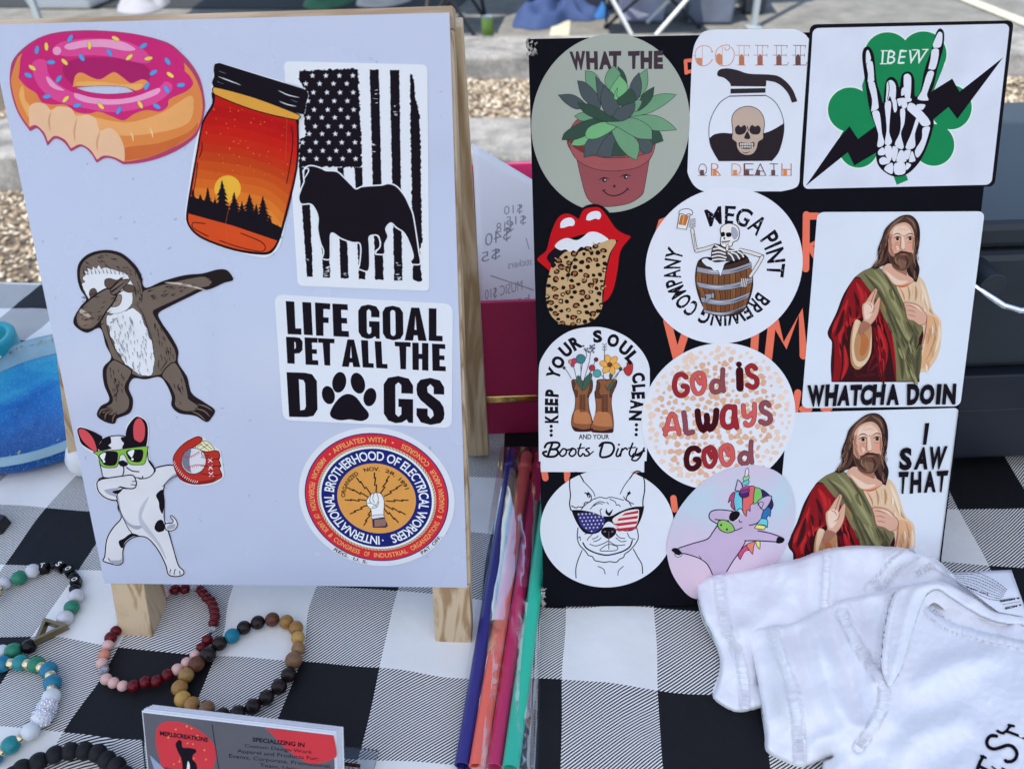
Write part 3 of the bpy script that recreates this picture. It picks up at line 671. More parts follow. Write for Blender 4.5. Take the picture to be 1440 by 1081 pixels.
a.f((214, 140, 80), "412,490! 425,430 460,410 520,438 570,447 640,408 690,435 740,470 800,448 835,465 800,500 765,512! 700,488 600,482 500,485!")
a.f((226, 165, 100), "430,480 440,462 560,462 700,476 800,474 790,500 765,512! 700,488 600,482 500,485!")
a.f((205, 72, 152), "300,285 340,242 450,222 560,218 700,232 800,275 850,330 840,355 780,355 650,325 520,312 400,320 330,310")
a.f((205, 72, 152), "185,360 220,335 262,345 270,400 300,450 380,505 480,545 600,560 750,550 880,510 930,460 970,480 960,520 880,580 750,620 620,632 480,610 350,580 260,530 200,450")
for p in ("365,270 380,250 480,228 600,224 700,240 765,280 700,287 600,268 480,268 400,282", "262,435 280,440 320,480 365,510 320,505 280,480", "418,530 430,525 520,550 640,560 760,545 890,497 905,510 880,535 780,570 640,590 500,580 430,555"): a.f((226, 150, 204), p)
a.e((226, 150, 204), 323, 288, 24)
a.part('donut_icing')
for x, y, g in ((397,219,-60),(210,283,-80),(290,352,0),(162,425,25),(333,446,-55),(462,325,55),(618,298,55),(809,260,-30),(945,347,55),(865,410,-30),(1020,480,-5),(828,486,-60),(940,505,55),(267,544,-10),(438,594,-10),(671,622,-60),(884,599,30)):
    a.e((70, 150, 228), x, y, 24, 12, g, 12, line=(60, 90, 170), w=2)
for x, y, g in ((264,264,85),(185,383,35),(366,350,45),(507,257,-88),(653,219,25),(730,324,-40),(838,331,-10),(960,423,35),(373,559,-45),(570,598,45),(792,590,60)):
    a.e((240, 200, 95), x, y, 24, 11, g, 12, line=(170, 110, 60), w=2)
a.part('sprinkles')

# ---- jar
a = Art(PL, (240, 60, 3.379))
a.base('sticker', "215,97! 235,96 640,218 656,240 642,335 620,392 612,560 562,780 522,960 475,1010 430,1020 300,990 180,948 95,888 70,830 85,700 128,440 200,285 195,215", WH,
    'glass jar sticker holding an orange sunset and black fir trees', 'sticker', G1)
a.f(BK, "205,235 198,290 150,380 123,520 76,800 84,870 150,932 300,988 440,1008 492,988 532,900 604,600 610,400 602,360")
a.f((176, 26, 26), "214,248! 206,300 158,385 131,523 87,795 92,864 153,922 300,976 440,996 484,978 522,893 594,600 600,400 594,365!")
SKY_ = [(168, 24, 26), (176, 26, 26), (182, 32, 26), (184, 40, 26), (180, 50, 26), (178, 62, 26), (184, 74, 28), (190, 86, 30), (196, 98, 34), (204, 114, 40), (210, 128, 48)]
def jx(y, side):
    T_ = [(200, 212), (300, 208), (385, 160), (523, 133), (795, 90)] if side == 0 else [(360, 594), (400, 599), (600, 593), (893, 523)]
    for (ya_, xa), (yb_, xb) in zip(T_, T_[1:]):
        if y <= yb_: return xa+(xb-xa)*max(0, (y-ya_)/(yb_-ya_))
    return T_[-1][1]
for k, c in enumerate(SKY_):
    y = 300+k*43; yr = y+95+k*4
    a.f(c, [(jx(y, 0), y, 1), (330, y+26+5*math.sin(k*2)), (460, y+58-4*math.sin(k)), (jx(yr, 1), yr, 1)]+[(jx(q_y, 1), q_y, 1) for q_y in (600, 700, 800) if q_y > yr+5]+[(523, 893, 1), (300, 880, 1), (92, 792, 1)]+[(jx(q_y, 0), q_y, 1) for q_y in (700, 600, 523, 385) if q_y > y+5])
a.f((198, 74, 34), "87,800! 300,868 508,940! 484,978 440,996 300,976 153,922 92,864")
a.e((226, 168, 52), 272, 694, 63)
for _ in range(60): a.e((214, 104, 62), random.uniform(170, 570), random.uniform(300, 640), random.uniform(1.5, 4), n=6)
a.part('sunset_picture')
a.f(BK, "84,790! 90,730 200,760 300,800 400,812 470,850 530,880! 512,942! 300,870 87,812!", smooth=False)
def fir(x, yt, yb, w_):
    L_ = [(x, yt)]; n = 9; Rr = []
    for i in range(n):
        t = (i+1)/n; hw = w_*t*random.uniform(.75, 1.1); y = yt+(yb-yt)*t
        L_ += [(x+hw, y), (x+hw*.45, y-(yb-yt)*.02)]; Rr += [(x-hw*random.uniform(.8, 1.1), y), (x-hw*.45, y-(yb-yt)*.02)]
    a.f(BK, L_+Rr[::-1], smooth=False, jit=1.5)
for q in ((108,690,800,34),(178,688,820,44),(246,648,830,62),(303,708,850,56),(376,718,860,62),(440,726,880,58),(472,822,900,36),(510,862,930,26),(143,718,810,38),(212,735,830,36),(272,770,840,34),(340,752,850,38),(408,765,870,38),(350,790,860,40),(125,740,805,30)): fir(*q)
a.part('tree_silhouettes')
a.f(BK, "232,97! 636,222! 656,245 645,290 636,338 618,340! 205,212! 198,190 208,160 206,130 212,104")
a.f((204, 152, 62), "200,225 212,212 400,262 600,338 618,352 600,368 400,322 215,250", line=BK, w=5)
for p in ("232,136 262,148", "228,162 280,182 336,203", "224,186 252,197", "512,228 560,250 614,262", "518,280 560,296 598,304", "574,272 602,284"): a.l(WH, 4.5, p, taper=1)
for p in ("150,475 150,510 138,545", "130,570 122,640 112,700", "575,400 582,460 572,560 552,670", "165,860 110,855 108,880 180,920", "235,940 330,972 430,992 452,975 430,945 335,905"): a.l(BK, 4, p)
for x0, y0, x1, y1 in ((555,340,548,560),(262,870,275,960),(280,780,262,860)): a.l((196, 96, 72), 9, [(x0,y0),(x1,y1)], taper=1)
a.part('lid_and_outlines')

# ---- flag with bulldog
a = Art(PL, (380, 70, 3.18))
a.base('sticker', rrect("62,52 703,68 712,1078 124,1055", (.035, .02)), (205, 216, 242), 'tall sticker of a black and white flag behind a bulldog silhouette', 'sticker', G1, smooth=False)
a.f(BK, "130,95 150,90 200,95 250,90 300,88 393,84 404,300 410,526 130,524 132,400 160,390 150,300 175,200 130,140", smooth=False, jit=5)
for t in ((130,172,526,165,192,1015),(215,248,560,238,270,1018),(300,330,526,315,352,1022),(378,412,526,397,427,1025),(445,487,90,470,508,1028),(535,578,92,555,592,1032)):
    x0, x1, y, X0, X1, Y = t
    a.f(BK, [(x0,y),(x1,y),(X1,Y),(X0,Y)], smooth=False, jit=2)
a.f(BK, "625,105 640,120 648,200 668,290 672,400 680,860 668,900 680,1035 640,1033 630,500", smooth=False, jit=3.5)
for rows in ((117,(190,250,310,370)),(153,(160,222,284,343)),(192,(194,255,313,372)),(230,(170,228,287,346)),(269,(197,258,316,374)),(304,(172,232,290,348)),(343,(145,202,260,318,377)),(377,(175,233,292,351)),(415,(146,205,263,321,380)),(452,(178,236,296,355)),(488,(150,208,267,325,383))):
    for x in rows[1]: a.star(WH, x, rows[0], 13, random.uniform(-.15, .15))
for _ in range(26):
    x, y = random.choice(((168,random.uniform(900,1010)),(254,random.uniform(960,1015)),(335,random.uniform(950,1010)),(575,random.uniform(930,1030)),(460,random.uniform(380,460)),(560,random.uniform(150,300)),(470,random.uniform(150,250)),(655,random.uniform(400,800))))
    a.f(WH, [(x+random.uniform(-14, 14)+random.uniform(0, 6)*math.cos(k), y+random.uniform(0, 6)*math.sin(k)) for k in range(6)], smooth=False)
a.part('distressed_flag')
D = "150,562 156,530 185,518 230,530 250,540 300,545 335,575 365,605 385,622 410,612 450,608 500,605 530,598 565,610 600,650 625,700 640,740 655,830 665,900 672,955 635,960! 628,945 640,925 625,870 600,820 565,795 540,775 518,800 528,835 513,870 512,912 472,914! 475,900 492,880 490,850 480,830 445,835 445,880 442,985 393,980! 400,960 406,900 400,865 370,862 320,845 275,820 270,880 267,935 232,935! 240,900 225,860 213,800 215,750 200,710 180,690 140,690 128,660 140,620 152,590"
a.f(BK, D, line=WH, w=6, k=5)
a.l(WH, 5, "150,560 148,540 168,530 172,545 150,580"); a.l(WH, 4, "245,528 290,530", smooth=False)
a.l(WH, 4, "480,832 495,860 488,885 472,898")
a.part('bulldog_silhouette')

# ---- sloth
a = Art(PL, (90, 340, 4.004)); DK = (34, 28, 34); BR = (104, 94, 92)
a.base('sticker', "76,190 86,120 140,68 230,46 320,63 392,120 432,180 457,258 560,220 680,188 780,178 860,157 910,157 937,180 952,215 900,232 830,264 780,275 700,313 600,362 533,402 547,450 602,530 643,610 643,680 693,760 718,850 785,900 848,945 833,988 802,1013 740,978 650,963 607,922 607,870 577,800 538,760 460,773 392,768 364,820 388,890 373,960 302,993 282,1023 225,1008 187,975 207,925 257,888 227,800 222,710 267,652 237,580 205,486 130,511 65,474 57,430 97,360 127,322 92,262", DK,
    'cut-out sticker of a brown sloth dabbing with one arm out', 'sticker', G1)
a.f(BR, "92,185 104,125 150,84 230,62 315,80 378,132 418,190 440,255 440,320 410,360 300,400 220,390 140,320 107,255")
a.f(BR, "300,390 400,350 438,300 458,272 600,232 780,196 830,218 820,245 760,262 650,316 512,380 502,402 535,460 588,545 626,612 626,676 560,738 470,756 410,752 322,700 272,640 245,560 212,470 225,400")
a.f(BR, "272,668 300,668 380,720 372,760 345,820 372,890 358,948 300,975 260,975 215,960 240,925 275,890 245,800 240,715", line=DK, w=7)
a.f(BR, "552,752 585,700 630,680 678,765 700,858 705,882 755,918 750,945 700,955 655,945 624,918 624,868 592,800", line=DK, w=7)
a.part('sloth_body')
a.f((206, 216, 240), "125,185 118,165 140,168 135,148 160,158 165,140 185,152 198,132 210,152 235,145 280,158 350,180 368,205 398,262 385,285 388,330 362,375 300,404 240,392 210,350 150,330 112,262 105,235 122,225 108,205", jit=1.5)
for p in ("232,215 260,205 300,215 330,200 320,240 270,262 235,250", "340,240 390,245 398,275 370,285 335,270", "150,270 175,262 188,290 160,315 145,300"): a.f((86, 74, 72), p, line=DK, w=3)
a.f((132, 118, 116), "262,362 270,330 300,300 325,300 322,340 300,362", line=DK, w=4)
a.f((206, 216, 240), "240,415! 270,408 330,395 390,370! 430,405 450,450 475,500 482,540 500,565 505,620 512,660 498,745 470,752 425,745 380,710 340,680 322,640 290,600 285,560 262,530 258,480 240,460", jit=2.5, line=DK, w=2)
a.part('pale_face_and_belly')
a.f(BR, "70,440 76,400 130,338 200,285 250,262 290,282 300,300 270,355 240,392 205,448 160,488 110,492 80,470", line=DK, w=9)
a.f(BR, "262,272 300,225 340,212 372,215 330,262 285,300", line=DK, w=5)
for p in ("258,268 300,232 350,190", "268,282 320,245 372,205", "285,300 330,275 345,262"): a.l(DK, 12, p, taper=2)
a.f((118, 104, 98), "84,440 95,418 150,430 158,455 130,478 96,468"); a.f((168, 158, 158), "100,378 150,412 140,425 92,398")
a.l((180, 172, 176), 13, "570,228 680,240 810,275", taper=1)
a.part('covering_arm')
for p in ("800,200 850,170 905,170 930,185", "805,205 870,195 925,195", "815,215 880,215 945,215", "820,240 870,232 900,225"): a.l(DK, 17, p, taper=1)
a.part('claws')
for p in ("270,935 215,945 200,975", "280,945 240,965 232,1000", "300,955 280,985 275,1015"):
    a.l(DK, 24, p, taper=1); a.l((108, 94, 88), 8, p, taper=1)
a.part('claws')
for p in ("750,912 800,925 838,950", "735,935 790,950 825,985", "715,950 760,970 800,1005"):
    a.l(DK, 24, p, taper=1); a.l((108, 94, 88), 8, p, taper=1)
a.part('claws')
for box, ang, n, cl in (((100,70,400,180),25,22,"92,185 104,125 150,84 230,62 315,80 378,132 400,170 280,140 140,150"),((400,150,445,340),80,14,None),((460,215,800,330),-20,34,"458,280 780,200 800,240 650,310 500,370"),((480,380,620,740),75,34,"500,400 590,550 620,610 620,676 540,738 520,640"),((250,690,340,930),80,20,"255,700 350,730 330,820 350,900 290,900"),((580,700,700,930),75,22,"600,700 670,770 690,900 640,900"),((90,290,290,480),-25,22,None)):
    a.fur(DK, int(n*1.7), box, ang, 30, 4.6, 12, cl)
a.fur((120, 128, 160), 110, (250, 410, 500, 740), 80, 36, 4.4, 8, "245,420 390,380 470,490 500,640 490,740 430,740 300,600")
for k in range(13): x = 118+k*22; a.l(DK, 4, [(x, 175-abs(k-5)*-2), (x+random.uniform(-14, -4), 130+random.uniform(-10, 14)-k*-1.5)], taper=2)
for p in ("395,100 440,230", "400,345 440,390 470,470 500,560 512,650", "240,420 250,500 290,600 340,680", "540,730 570,690 590,655", "275,875 300,850 310,820"): a.l(DK, 4, p, taper=1)
a.part('fur_strokes')

# ---- frenchie with glove
a = Art(PL, (90, 570, 4.156)); W2 = (198, 206, 230); SH = (150, 158, 190)
a.base('sticker', "76,140 95,121 150,136 232,186 300,171 358,176 366,118 408,66 440,58 484,88 499,150 490,240 500,262 504,320 540,360 638,342 646,280 698,214 780,174 815,182 884,238 914,260 922,300 929,350 932,420 862,460 760,467 690,445 665,410 604,462 585,500 592,560 592,655 618,684 634,672 616,648 634,638 664,668 668,702 642,735 616,740 646,830 676,930 706,958 704,988 660,1002 606,988 591,932 546,842 487,780 420,770 364,803 350,850 350,912 322,935 268,924 226,908 236,876 246,780 286,708 330,655 316,600 308,558 248,549 196,502 186,450 208,430 230,412 216,362 186,292 106,232", W2,
    'cut-out sticker of a spotted bulldog in green sunglasses catching a baseball', 'sticker', G1)
LN = BK
a.f(W2, "205,440 230,420 400,412 500,390 540,362 640,348 668,402 600,455 582,500 588,560 588,660 612,735 640,830 670,930 700,962 698,985 660,997 612,985 596,930 550,840 488,772 420,765 365,798 346,850 346,910 320,930 270,920 230,905 240,880 252,780 290,710 336,655 318,600 312,558", line=LN, w=7)
a.f(W2, "592,690 630,685 640,672 622,648 632,642 658,668 664,700 640,728 600,725", line=LN, w=6)
a.f(SH, "320,520 332,600 352,650 400,695 465,700 430,722 380,700 340,650 322,600", k=5)
a.f(SH, "590,455 640,400 668,405 600,465"); a.f(SH, "268,905 330,900 342,880 335,920 300,928"); a.f(SH, "610,700 650,690 645,715 605,720")
a.f((170, 178, 206), "440,620 470,560 500,530 470,600 460,660 560,800 600,900 540,800 450,700")
a.f(BK, "540,520 580,490 586,560 578,630 560,600 555,560", k=5); a.f(BK, "530,710 545,675 572,665 588,690 588,725 560,738 540,730"); a.f(BK, "322,790 350,775 395,745 440,758 400,765 360,795 345,830 330,822")
for p in ("318,500 312,540 325,600 350,660 380,720", "380,720 400,745", "620,975 625,955", "645,985 648,962 655,955", "680,985 678,965", "270,905 262,890", "580,470 620,430 665,405"): a.l(LN, 5, p)
a.part('dog_body')
a.f(BK, "80,140 100,127 150,140 200,165 228,190 200,240 188,270 110,228 88,180", k=5); a.f((196, 76, 92), "88,142 120,138 165,180 190,240 186,268 130,225 100,185")
a.f(BK, "362,180 372,125 412,72 440,65 480,92 493,150 480,238 440,215 380,185"); a.f((196, 76, 92), "408,120 425,80 450,76 474,120 470,190 440,215 412,190")
a.f(W2, "200,240 230,195 300,175 370,182 430,210 485,245 496,320 530,375 510,410 470,425 430,420 380,415 240,420 222,380 205,300", line=LN, w=6)
a.f(BK, "202,240 232,195 270,180 278,215 262,232 280,250 215,262"); a.f(BK, "335,185 380,185 440,215 478,245 345,250 352,220 340,205")
a.f(BK, "320,330 345,318 375,335 370,350 350,355 330,350")
for p in ("350,355 352,380 345,410", "368,360 400,380 440,385", "440,425 462,425 460,412", "500,320 535,372 528,390"): a.l(LN, 7, p)
a.f((122, 176, 66), "175,270 260,262 318,258 360,250 440,240 488,238 490,262 475,335 440,345 385,340 362,300 350,285 330,290 315,350 280,362 222,352 200,292", line=LN, w=4)
a.f(BK, "205,290 240,268 300,266 318,280 312,330 290,350 240,346 218,320"); a.f(BK, "368,262 430,255 464,262 460,310 440,330 400,325 375,300")
for p in ("212,290 245,275 235,320 225,315", "375,270 412,258 400,300 385,290"): a.f((226, 232, 248), p)
for x, y in ((236,325),(402,312)): a.e((226, 232, 248), x, y, 7)
a.f(W2, "195,450 215,432 240,425 330,412 400,405 420,430 425,460 410,482 370,482 330,475 300,500 312,550 250,540 205,500", line=LN, w=7)
a.f(SH, "240,490 330,478 300,500 310,528 270,520 246,505"); a.f(BK, "285,500 330,488 350,480 322,512 300,512")
for p in ("425,440 400,442", "425,462 395,460", "330,470 350,482 400,484"): a.l(LN, 5, p)
a.part('dog_head_and_paw')
RD = (168, 48, 44)
a.f((214, 214, 190), "790,215 830,205 860,225 880,262 820,275 770,250", line=LN, w=3)
for p in ("800,225 850,262", "815,212 868,255", "780,240 810,222", "795,258 845,225"): a.l(LN, 3, p, smooth=False)
a.f(RD, "642,340 648,285 700,222 780,180 808,190 800,215 760,240 740,255 800,262 840,268 880,262 905,268 913,298 905,310 918,350 910,365 925,410 900,430 860,448 770,458 700,440 665,405", line=(70, 16, 20), w=5)
a.f((128, 30, 34), "655,380 700,420 780,440 860,430 900,410 860,448 770,458 700,440 668,405")
a.e((196, 204, 230), 760, 322, 72, 76, 10, 28, line=LN, w=4); a.f((110, 116, 146), "692,300 720,262 745,255 735,320 745,385 760,395 715,375 695,340")
for q in (("692,290 735,300 792,268"), ("722,362 775,345 828,350")): a.l((176, 44, 52), 3.5, q)
for k in range(9):
    t = k/8; x = 700+90*t; y = 296+6*math.sin(3*t)-22*t*t; a.l((176, 44, 52), 2.5, [(x-2, y-7), (x+3, y+7)]); x = 728+92*t; y = 360-13*math.sin(1.7*t); a.l((176, 44, 52), 2.5, [(x-2, y-7), (x+3, y+7)])
for x, y in ((856,318),(858,360),(862,400)): a.l(WH, 4.5, [(x-12, y-10), (x+12, y+10)], smooth=False); a.l(WH, 4.5, [(x+10, y-12), (x-10, y+12)], smooth=False)
for k in range(15):
    t = k/14; x = 645+135*t**1.3; y = 330+115*math.sin(1.5*t); a.l(WH, 3, [(x-4, y+5), (x+4, y-6)], smooth=False)
for p in ("808,262 810,290 850,290", "805,300 880,312 912,308", "805,350 880,352 915,352", "800,395 870,405 925,400"): a.l((70, 16, 20), 4, p)
a.part('glove_and_baseball')

# ---- life goal
a = Art(PL, (380, 400, 4.914))
a.base('sticker', rrect("30,68 1262,132 1256,990 90,935", (.045, .06)), (203, 214, 242), 'white sticker reading LIFE GOAL PET ALL THE DOGS with a paw', 'sticker', G1, smooth=False)
for ch, q in (('L',"108,113 168,117 218,345 122,342"),):
    a.f(BK, "108,113 168,117 176,302 216,302 218,346 122,342", smooth=False)
for ch, q in (('I',"222,120 284,123 296,350 234,346"),('F',"310,123 416,131 410,356 318,352"),('E',"430,131 536,136 546,362 438,357"),('G',"608,140 756,144 758,374 612,368"),('O',"776,148 918,152 922,382 780,378"),('A',"944,157 1062,161 1082,389 930,385"),('L',"1096,163 1192,166 1192,392 1096,388"),
              ('P',"110,360 226,364 222,548 120,544"),('E',"238,364 328,368 334,556 246,552"),('T',"330,369 446,374 440,560 352,556"),('A',"510,376 606,381 624,570 496,566"),('L',"628,383 716,386 716,575 640,571"),('L',"722,390 806,393 812,580 734,576"),('T',"860,394 972,398 962,586 878,582"),('H',"982,400 1094,404 1094,594 984,588"),('E',"1118,407 1210,411 1214,598 1122,594"),
              ('D',"114,604 322,610 330,916 132,912"),('G',"784,632 988,640 988,954 786,946"),('S',"1010,646 1202,652 1206,966 1012,958")):
    a.block(ch, q, BK)
a.part('block_lettering')
for x, y, rx, ry, g in ((403,762,44,64,-14),(478,674,48,72,10),(607,680,48,74,-16),(690,776,44,64,12)): a.e(BK, x, y, rx, ry, g, 28)
a.f(BK, "415,880 440,830 480,780 520,757 560,757 600,782 640,835 680,885 676,920 640,940 600,938 550,930 490,936 440,925 418,905")
a.part('paw_print')

# ---- union seal
a = Art(PL); DL = ((418.5, 677), (640, 718), (524, 600.5), (541, 795)); a.disk(*DL)
circ = lambda r=1, n=96, x=0, y=0: [(x+r*math.cos(2*math.pi*k/n), y+r*math.sin(2*math.pi*k/n)) for k in range(n)]
NV = (28, 36, 120); SR = (196, 44, 62); GD = (204, 148, 78)
a.base('sticker', circ(), (200, 211, 238), 'round red and blue union seal sticker with a fist gripping lightning', 'sticker', G1, smooth=False)
a.ring(NV, 0, .925); a.ring(SR, 0, .91); a.ring((190, 186, 170), 0, .765); a.ring((214, 222, 240), 0, .735); a.ring(NV, 0, .71); a.ring(GD, 0, .505)
for k in range(110):
    t = 2*math.pi*k/110; a.l((120, 96, 70), .009, [(.738*math.cos(t), .738*math.sin(t)), (.762*math.cos(t+.045), .762*math.sin(t+.045))], smooth=False, cap=False)
a.part('seal_rings')
TG = (226, 168, 110)
a.arc('INTERNATIONAL BROTHERHOOD OF ELECTRICAL WORKERS', .545, .675, -180, 165, (222, 230, 248), .016, .95)
a.arc('AFFILIATED WITH', .80, .87, -37, 12, TG, .01)
for t_, a0_, a1_ in (('AMERICAN', 313, 290), ('FEDERATION', 286, 258), ('OF', 254, 249), ('LABOR', 246, 234), ('&', 231, 228), ('CONGRESS', 225, 199), ('OF', 195, 190), ('INDUSTRIAL', 186, 155), ('ORGANIZATIONS', 151, 113), ('&', 109, 106), ('CANADIAN', 103, 80), ('LABOUR', 77, 60), ('CONGRESS', 55, 26)):
    a.arc(t_, .87, .80, a0_, a1_, TG, .01)
a.arc('ORGANIZED', .40, .455, -87, -30, BK, .012); a.arc('NOV.', .40, .455, -18, 9, BK, .012); a.arc('28,', .40, .455, 19, 38, BK, .012); a.arc('1891', .40, .455, 47, 70, BK, .012)
a.arc('REG.  U. S.', .985, .935, 219, 191, BK, .01); a.arc('PAT. OFF.', .985, .935, 146, 124, BK, .01)
for t in (-41, 18): a.e(TG, .835*math.sin(R(t)), .835*math.cos(R(t)), .013, n=8)
a.e(WH, .61*math.sin(R(176)), .61*math.cos(R(176)), .012, n=8)
a.part('seal_lettering')
for t in range(11):
    g = R(-150+30*t) if t != 5 else 0.0
    g = R([-152, -118, -88, -62, -35, 0, 27, 55, 88, 118, 140][t])
    P = [(.12, 0), (.24, .015), (.22, -.012), (.34, .01), (.32, -.008), (.41, 0)]
    a.l(BK, .014, [(u*math.sin(g)+v*math.cos(g), u*math.cos(g)-v*math.sin(g)-.03) for u, v in P], smooth=False, taper=0, cap=False)
a.px(400, 590, 4.915)
a.f((214, 222, 242), "578,540 600,512 640,500 672,512 690,560 688,620 680,660 610,668 600,620 575,590 568,560", line=BK, w=4)
for p in ("600,515 590,550 600,570", "620,508 612,545 625,570", "640,505 650,540 640,580 610,600", "575,570 620,580 640,600", "655,560 640,600 600,610"): a.l(BK, 3.5, p)
a.f((200, 208, 235), "606,660 680,652 690,672 612,682", line=BK, w=3); a.f((50, 44, 92), "608,682 692,668 716,730 702,742 612,742", smooth=False)
for k in range(7): a.l((196, 150, 110), 3, [(625, 690+k*7), (700, 684+k*7)], smooth=False)
a.part('fist_and_lightning')
# ================================================================== stickers on the black board
G2 = 'stickers stuck on the black display board'
# ---- succulent
a = Art(PR); a.disk((747, 174), (970, 172), (860, 48), (858, 299))
a.base('sticker', circ(), (148, 160, 162), 'round grey sticker of a green succulent in a smiling pink pot', 'sticker', G2, smooth=False)
a.px(735, 40, 4.004); TX = (62, 50, 66)
for ch, q in (('W',"262,132 352,128 350,236 282,238"),('H',"355,130 422,130 424,234 360,234"),('A',"432,132 492,130 504,232 430,233"),('T',"484,130 556,128 548,230 490,231"),('T',"592,130 660,128 652,230 598,231"),('H',"662,128 730,128 728,230 664,230"),('E',"738,128 790,126 790,230 738,230")):
    a.text(ch, q, TX, .065)
a.part('lettering')
PK = (138, 76, 88); LG = (52, 34, 44)
a.f(PK, "250,625 300,520 400,500 740,560 748,640 735,700 712,745! 685,900 670,940 600,985 500,1003 430,1000 380,975 352,930 330,850 305,740!  272,690", line=LG, w=3)
a.f((150, 84, 94), "255,630! 320,690 420,722 500,730 600,725 690,705 748,645! 735,700 708,745 640,785 540,802 450,800 370,780 305,740 272,690", line=LG, w=3)
a.f((108, 52, 58), "262,635 300,640 345,668 350,705 290,672")
for x0, x1, y in ((425, 490, 855), (545, 612, 838)):
    a.l(LG, 7, [(x0, y), ((x0+x1)/2, y-14), (x1, y-6)], taper=1); a.e(LG, (x0+x1)/2+2, y, 13, 11)
    a.e(WH, (x0+x1)/2+6, y-1, 4)
a.l(LG, 7, "452,912 480,935 515,943 560,930 592,903"); a.l(LG, 5, "448,915 465,908"); a.l(LG, 5, "585,900 598,908"); a.e(LG, 516, 889, 7, 8)
a.part('smiling_pot')
c1, c2, c3, c4, c5 = (98, 146, 122), (70, 82, 94), (50, 76, 70), (104, 168, 124), (84, 128, 110)
for c, p in ((c4,"270,658! 300,620 370,595 400,620 360,650 320,662"),(c2,"345,728! 350,660 380,620 480,590 520,590 510,640 440,700"),(c2,"415,712! 450,640 500,590 530,600 520,680 500,722 450,722"),(c3,"500,720! 520,640 560,620 590,700 570,718"),(c2,"650,620 730,620 722,695 670,698"),(c3,"720,580 770,582 792,634! 740,650 720,630"),
    (c1,"292,495! 330,475 400,480 400,515 330,522"),(c3,"220,628! 240,585 330,530 420,505 480,515 380,560 360,600 290,628"),(c1,"600,500! 680,488 760,495 830,535 868,572! 780,578 720,570 640,530"),
    (c4,"352,600 370,560 430,532 490,528 530,550 480,590 420,620 370,622"),(c1,"500,580! 540,555 600,590 650,640 655,690 640,743! 590,715 540,660"),(c1,"470,530 560,510 640,510 720,560 728,625! 650,620 590,590 530,555"),
    (c1,"600,500! 640,450 700,400 780,370 868,373! 800,430 720,475 660,490"),(c2,"200,376! 270,372 320,395 360,440 300,455 240,420"),(c1,"352,240! 400,250 435,300 410,380 375,350 355,300"),(c1,"700,228! 705,300 690,350 640,400 620,340 650,270"),
    (c3,"740,330! 730,390 690,440 645,465 660,400 690,360"),(c1,"625,405 670,410 655,450 632,470"),(c2,"308,296! 350,305 410,360 440,430 420,470 380,435 330,380"),(c3,"535,215! 570,250 588,310 575,350 545,310"),
    (c1,"512,210! 550,255 545,320 520,360 480,340 462,300 475,250"),(c2,"410,272! 450,310 470,340 440,420 420,370"),(c4,"545,265! 585,310 590,355 560,400 510,395 490,350"),(c2,"655,250! 670,320 655,390 610,415 600,345 620,290"),
    (c3,"312,420! 380,430 440,460 505,500 545,525! 470,525 400,505 340,470"),(c2,"455,325! 510,370 545,440 505,495 460,470 438,400"),(c4,"535,335! 530,380 548,400 515,400 520,360"),(c3,"530,405 570,370 610,340 640,400 600,430 550,436"),(c2,"505,498! 540,450 600,425 632,420 625,470 590,510 545,523")):
    a.f(c, p, line=(28, 44, 44), w=2.6)
a.part('succulent_leaves')

# ---- coffee
a = Art(PR, (960, 30, 4.326)); h_c = a.h
a.base('sticker', "200,52! 640,48 690,52 740,78 768,110! 712,900! 708,980 680,1015 600,1035! 200,1035 130,1035 70,1000 32,930 30,880! 55,250! 70,150 110,80 150,58", (200, 211, 240), 'rounded white sticker of a coffee pot with a skull reading COFFEE OR DEATH', 'sticker', G2, k=5)
CP = [(196, 134, 124), (190, 132, 100), (176, 110, 86), (150, 98, 86), (120, 84, 82), (96, 70, 76)]
def thinE(x0, x1, y0, y1, k, E=False, top=True):
    c = CP[min(5, k)]; dk = CP[min(5, k+1)]
    a.l(c, 4, [(x0-6, y0), (x1+8, y0+(2))], smooth=False); a.l(c, 3, [(x0+8, y0), (x0+8, y1)], smooth=False); a.l(c, 3, [(x0+38, y0), (x0+38, y1)], smooth=False)
    a.f(dk, [(x0+9, y1), (x0+9, y0+70), (x0+23, y0+52), (x0+37, y0+70), (x0+37, y1)], smooth=False); a.l(dk, 4, [(x0-6, y1), (x0+46, y1)], smooth=False)
    a.l(dk, 3, [(x0-14, (y0+y1)/2), (x1, (y0+y1)/2)], smooth=False); a.l(dk, 3, [(x1, (y0+y1)/2-8), (x1, (y0+y1)/2+8)], smooth=False); a.l(c, 3, [(x1+8, y0), (x1+4, y0+18)], smooth=False)
    if E: a.l(dk, 4, [(x0, y1), (x1+8, y1), (x1+14, y1-16)], smooth=False)
a.l(CP[0], 5, "180,190 165,160 125,150 90,165 76,200 80,240 100,268 135,272 165,255 180,235"); a.l(CP[0], 3, "120,152 118,272", smooth=False); a.f(CP[1], "80,225! 118,225! 118,270! 92,262", k=2); a.l(CP[0], 3, "62,212 80,212", smooth=False); a.l(CP[0], 3, "170,188 188,186", smooth=False); a.l(CP[0], 3, "172,240 182,232", smooth=False)
a.l(CP[0], 5, "255,160 262,178 280,172 285,152 262,146 225,158 202,190 202,240 230,270 280,268 308,235 312,190 295,160"); a.f(CP[1], "203,210! 222,196 240,210! 240,268! 215,258 204,235", k=2); a.l(CP[0], 3, "241,150 241,270", smooth=False)
for i, (x0, x1) in enumerate(((335, 400), (447, 512), (562, 628), (678, 740))): thinE(x0, x1, 148, 268, i+1, i > 1)
def sm(x, w_, col, txt): a.text(txt, [(x, 865), (x+w_, 866), (x+w_, 938), (x, 938)], col, -.022)
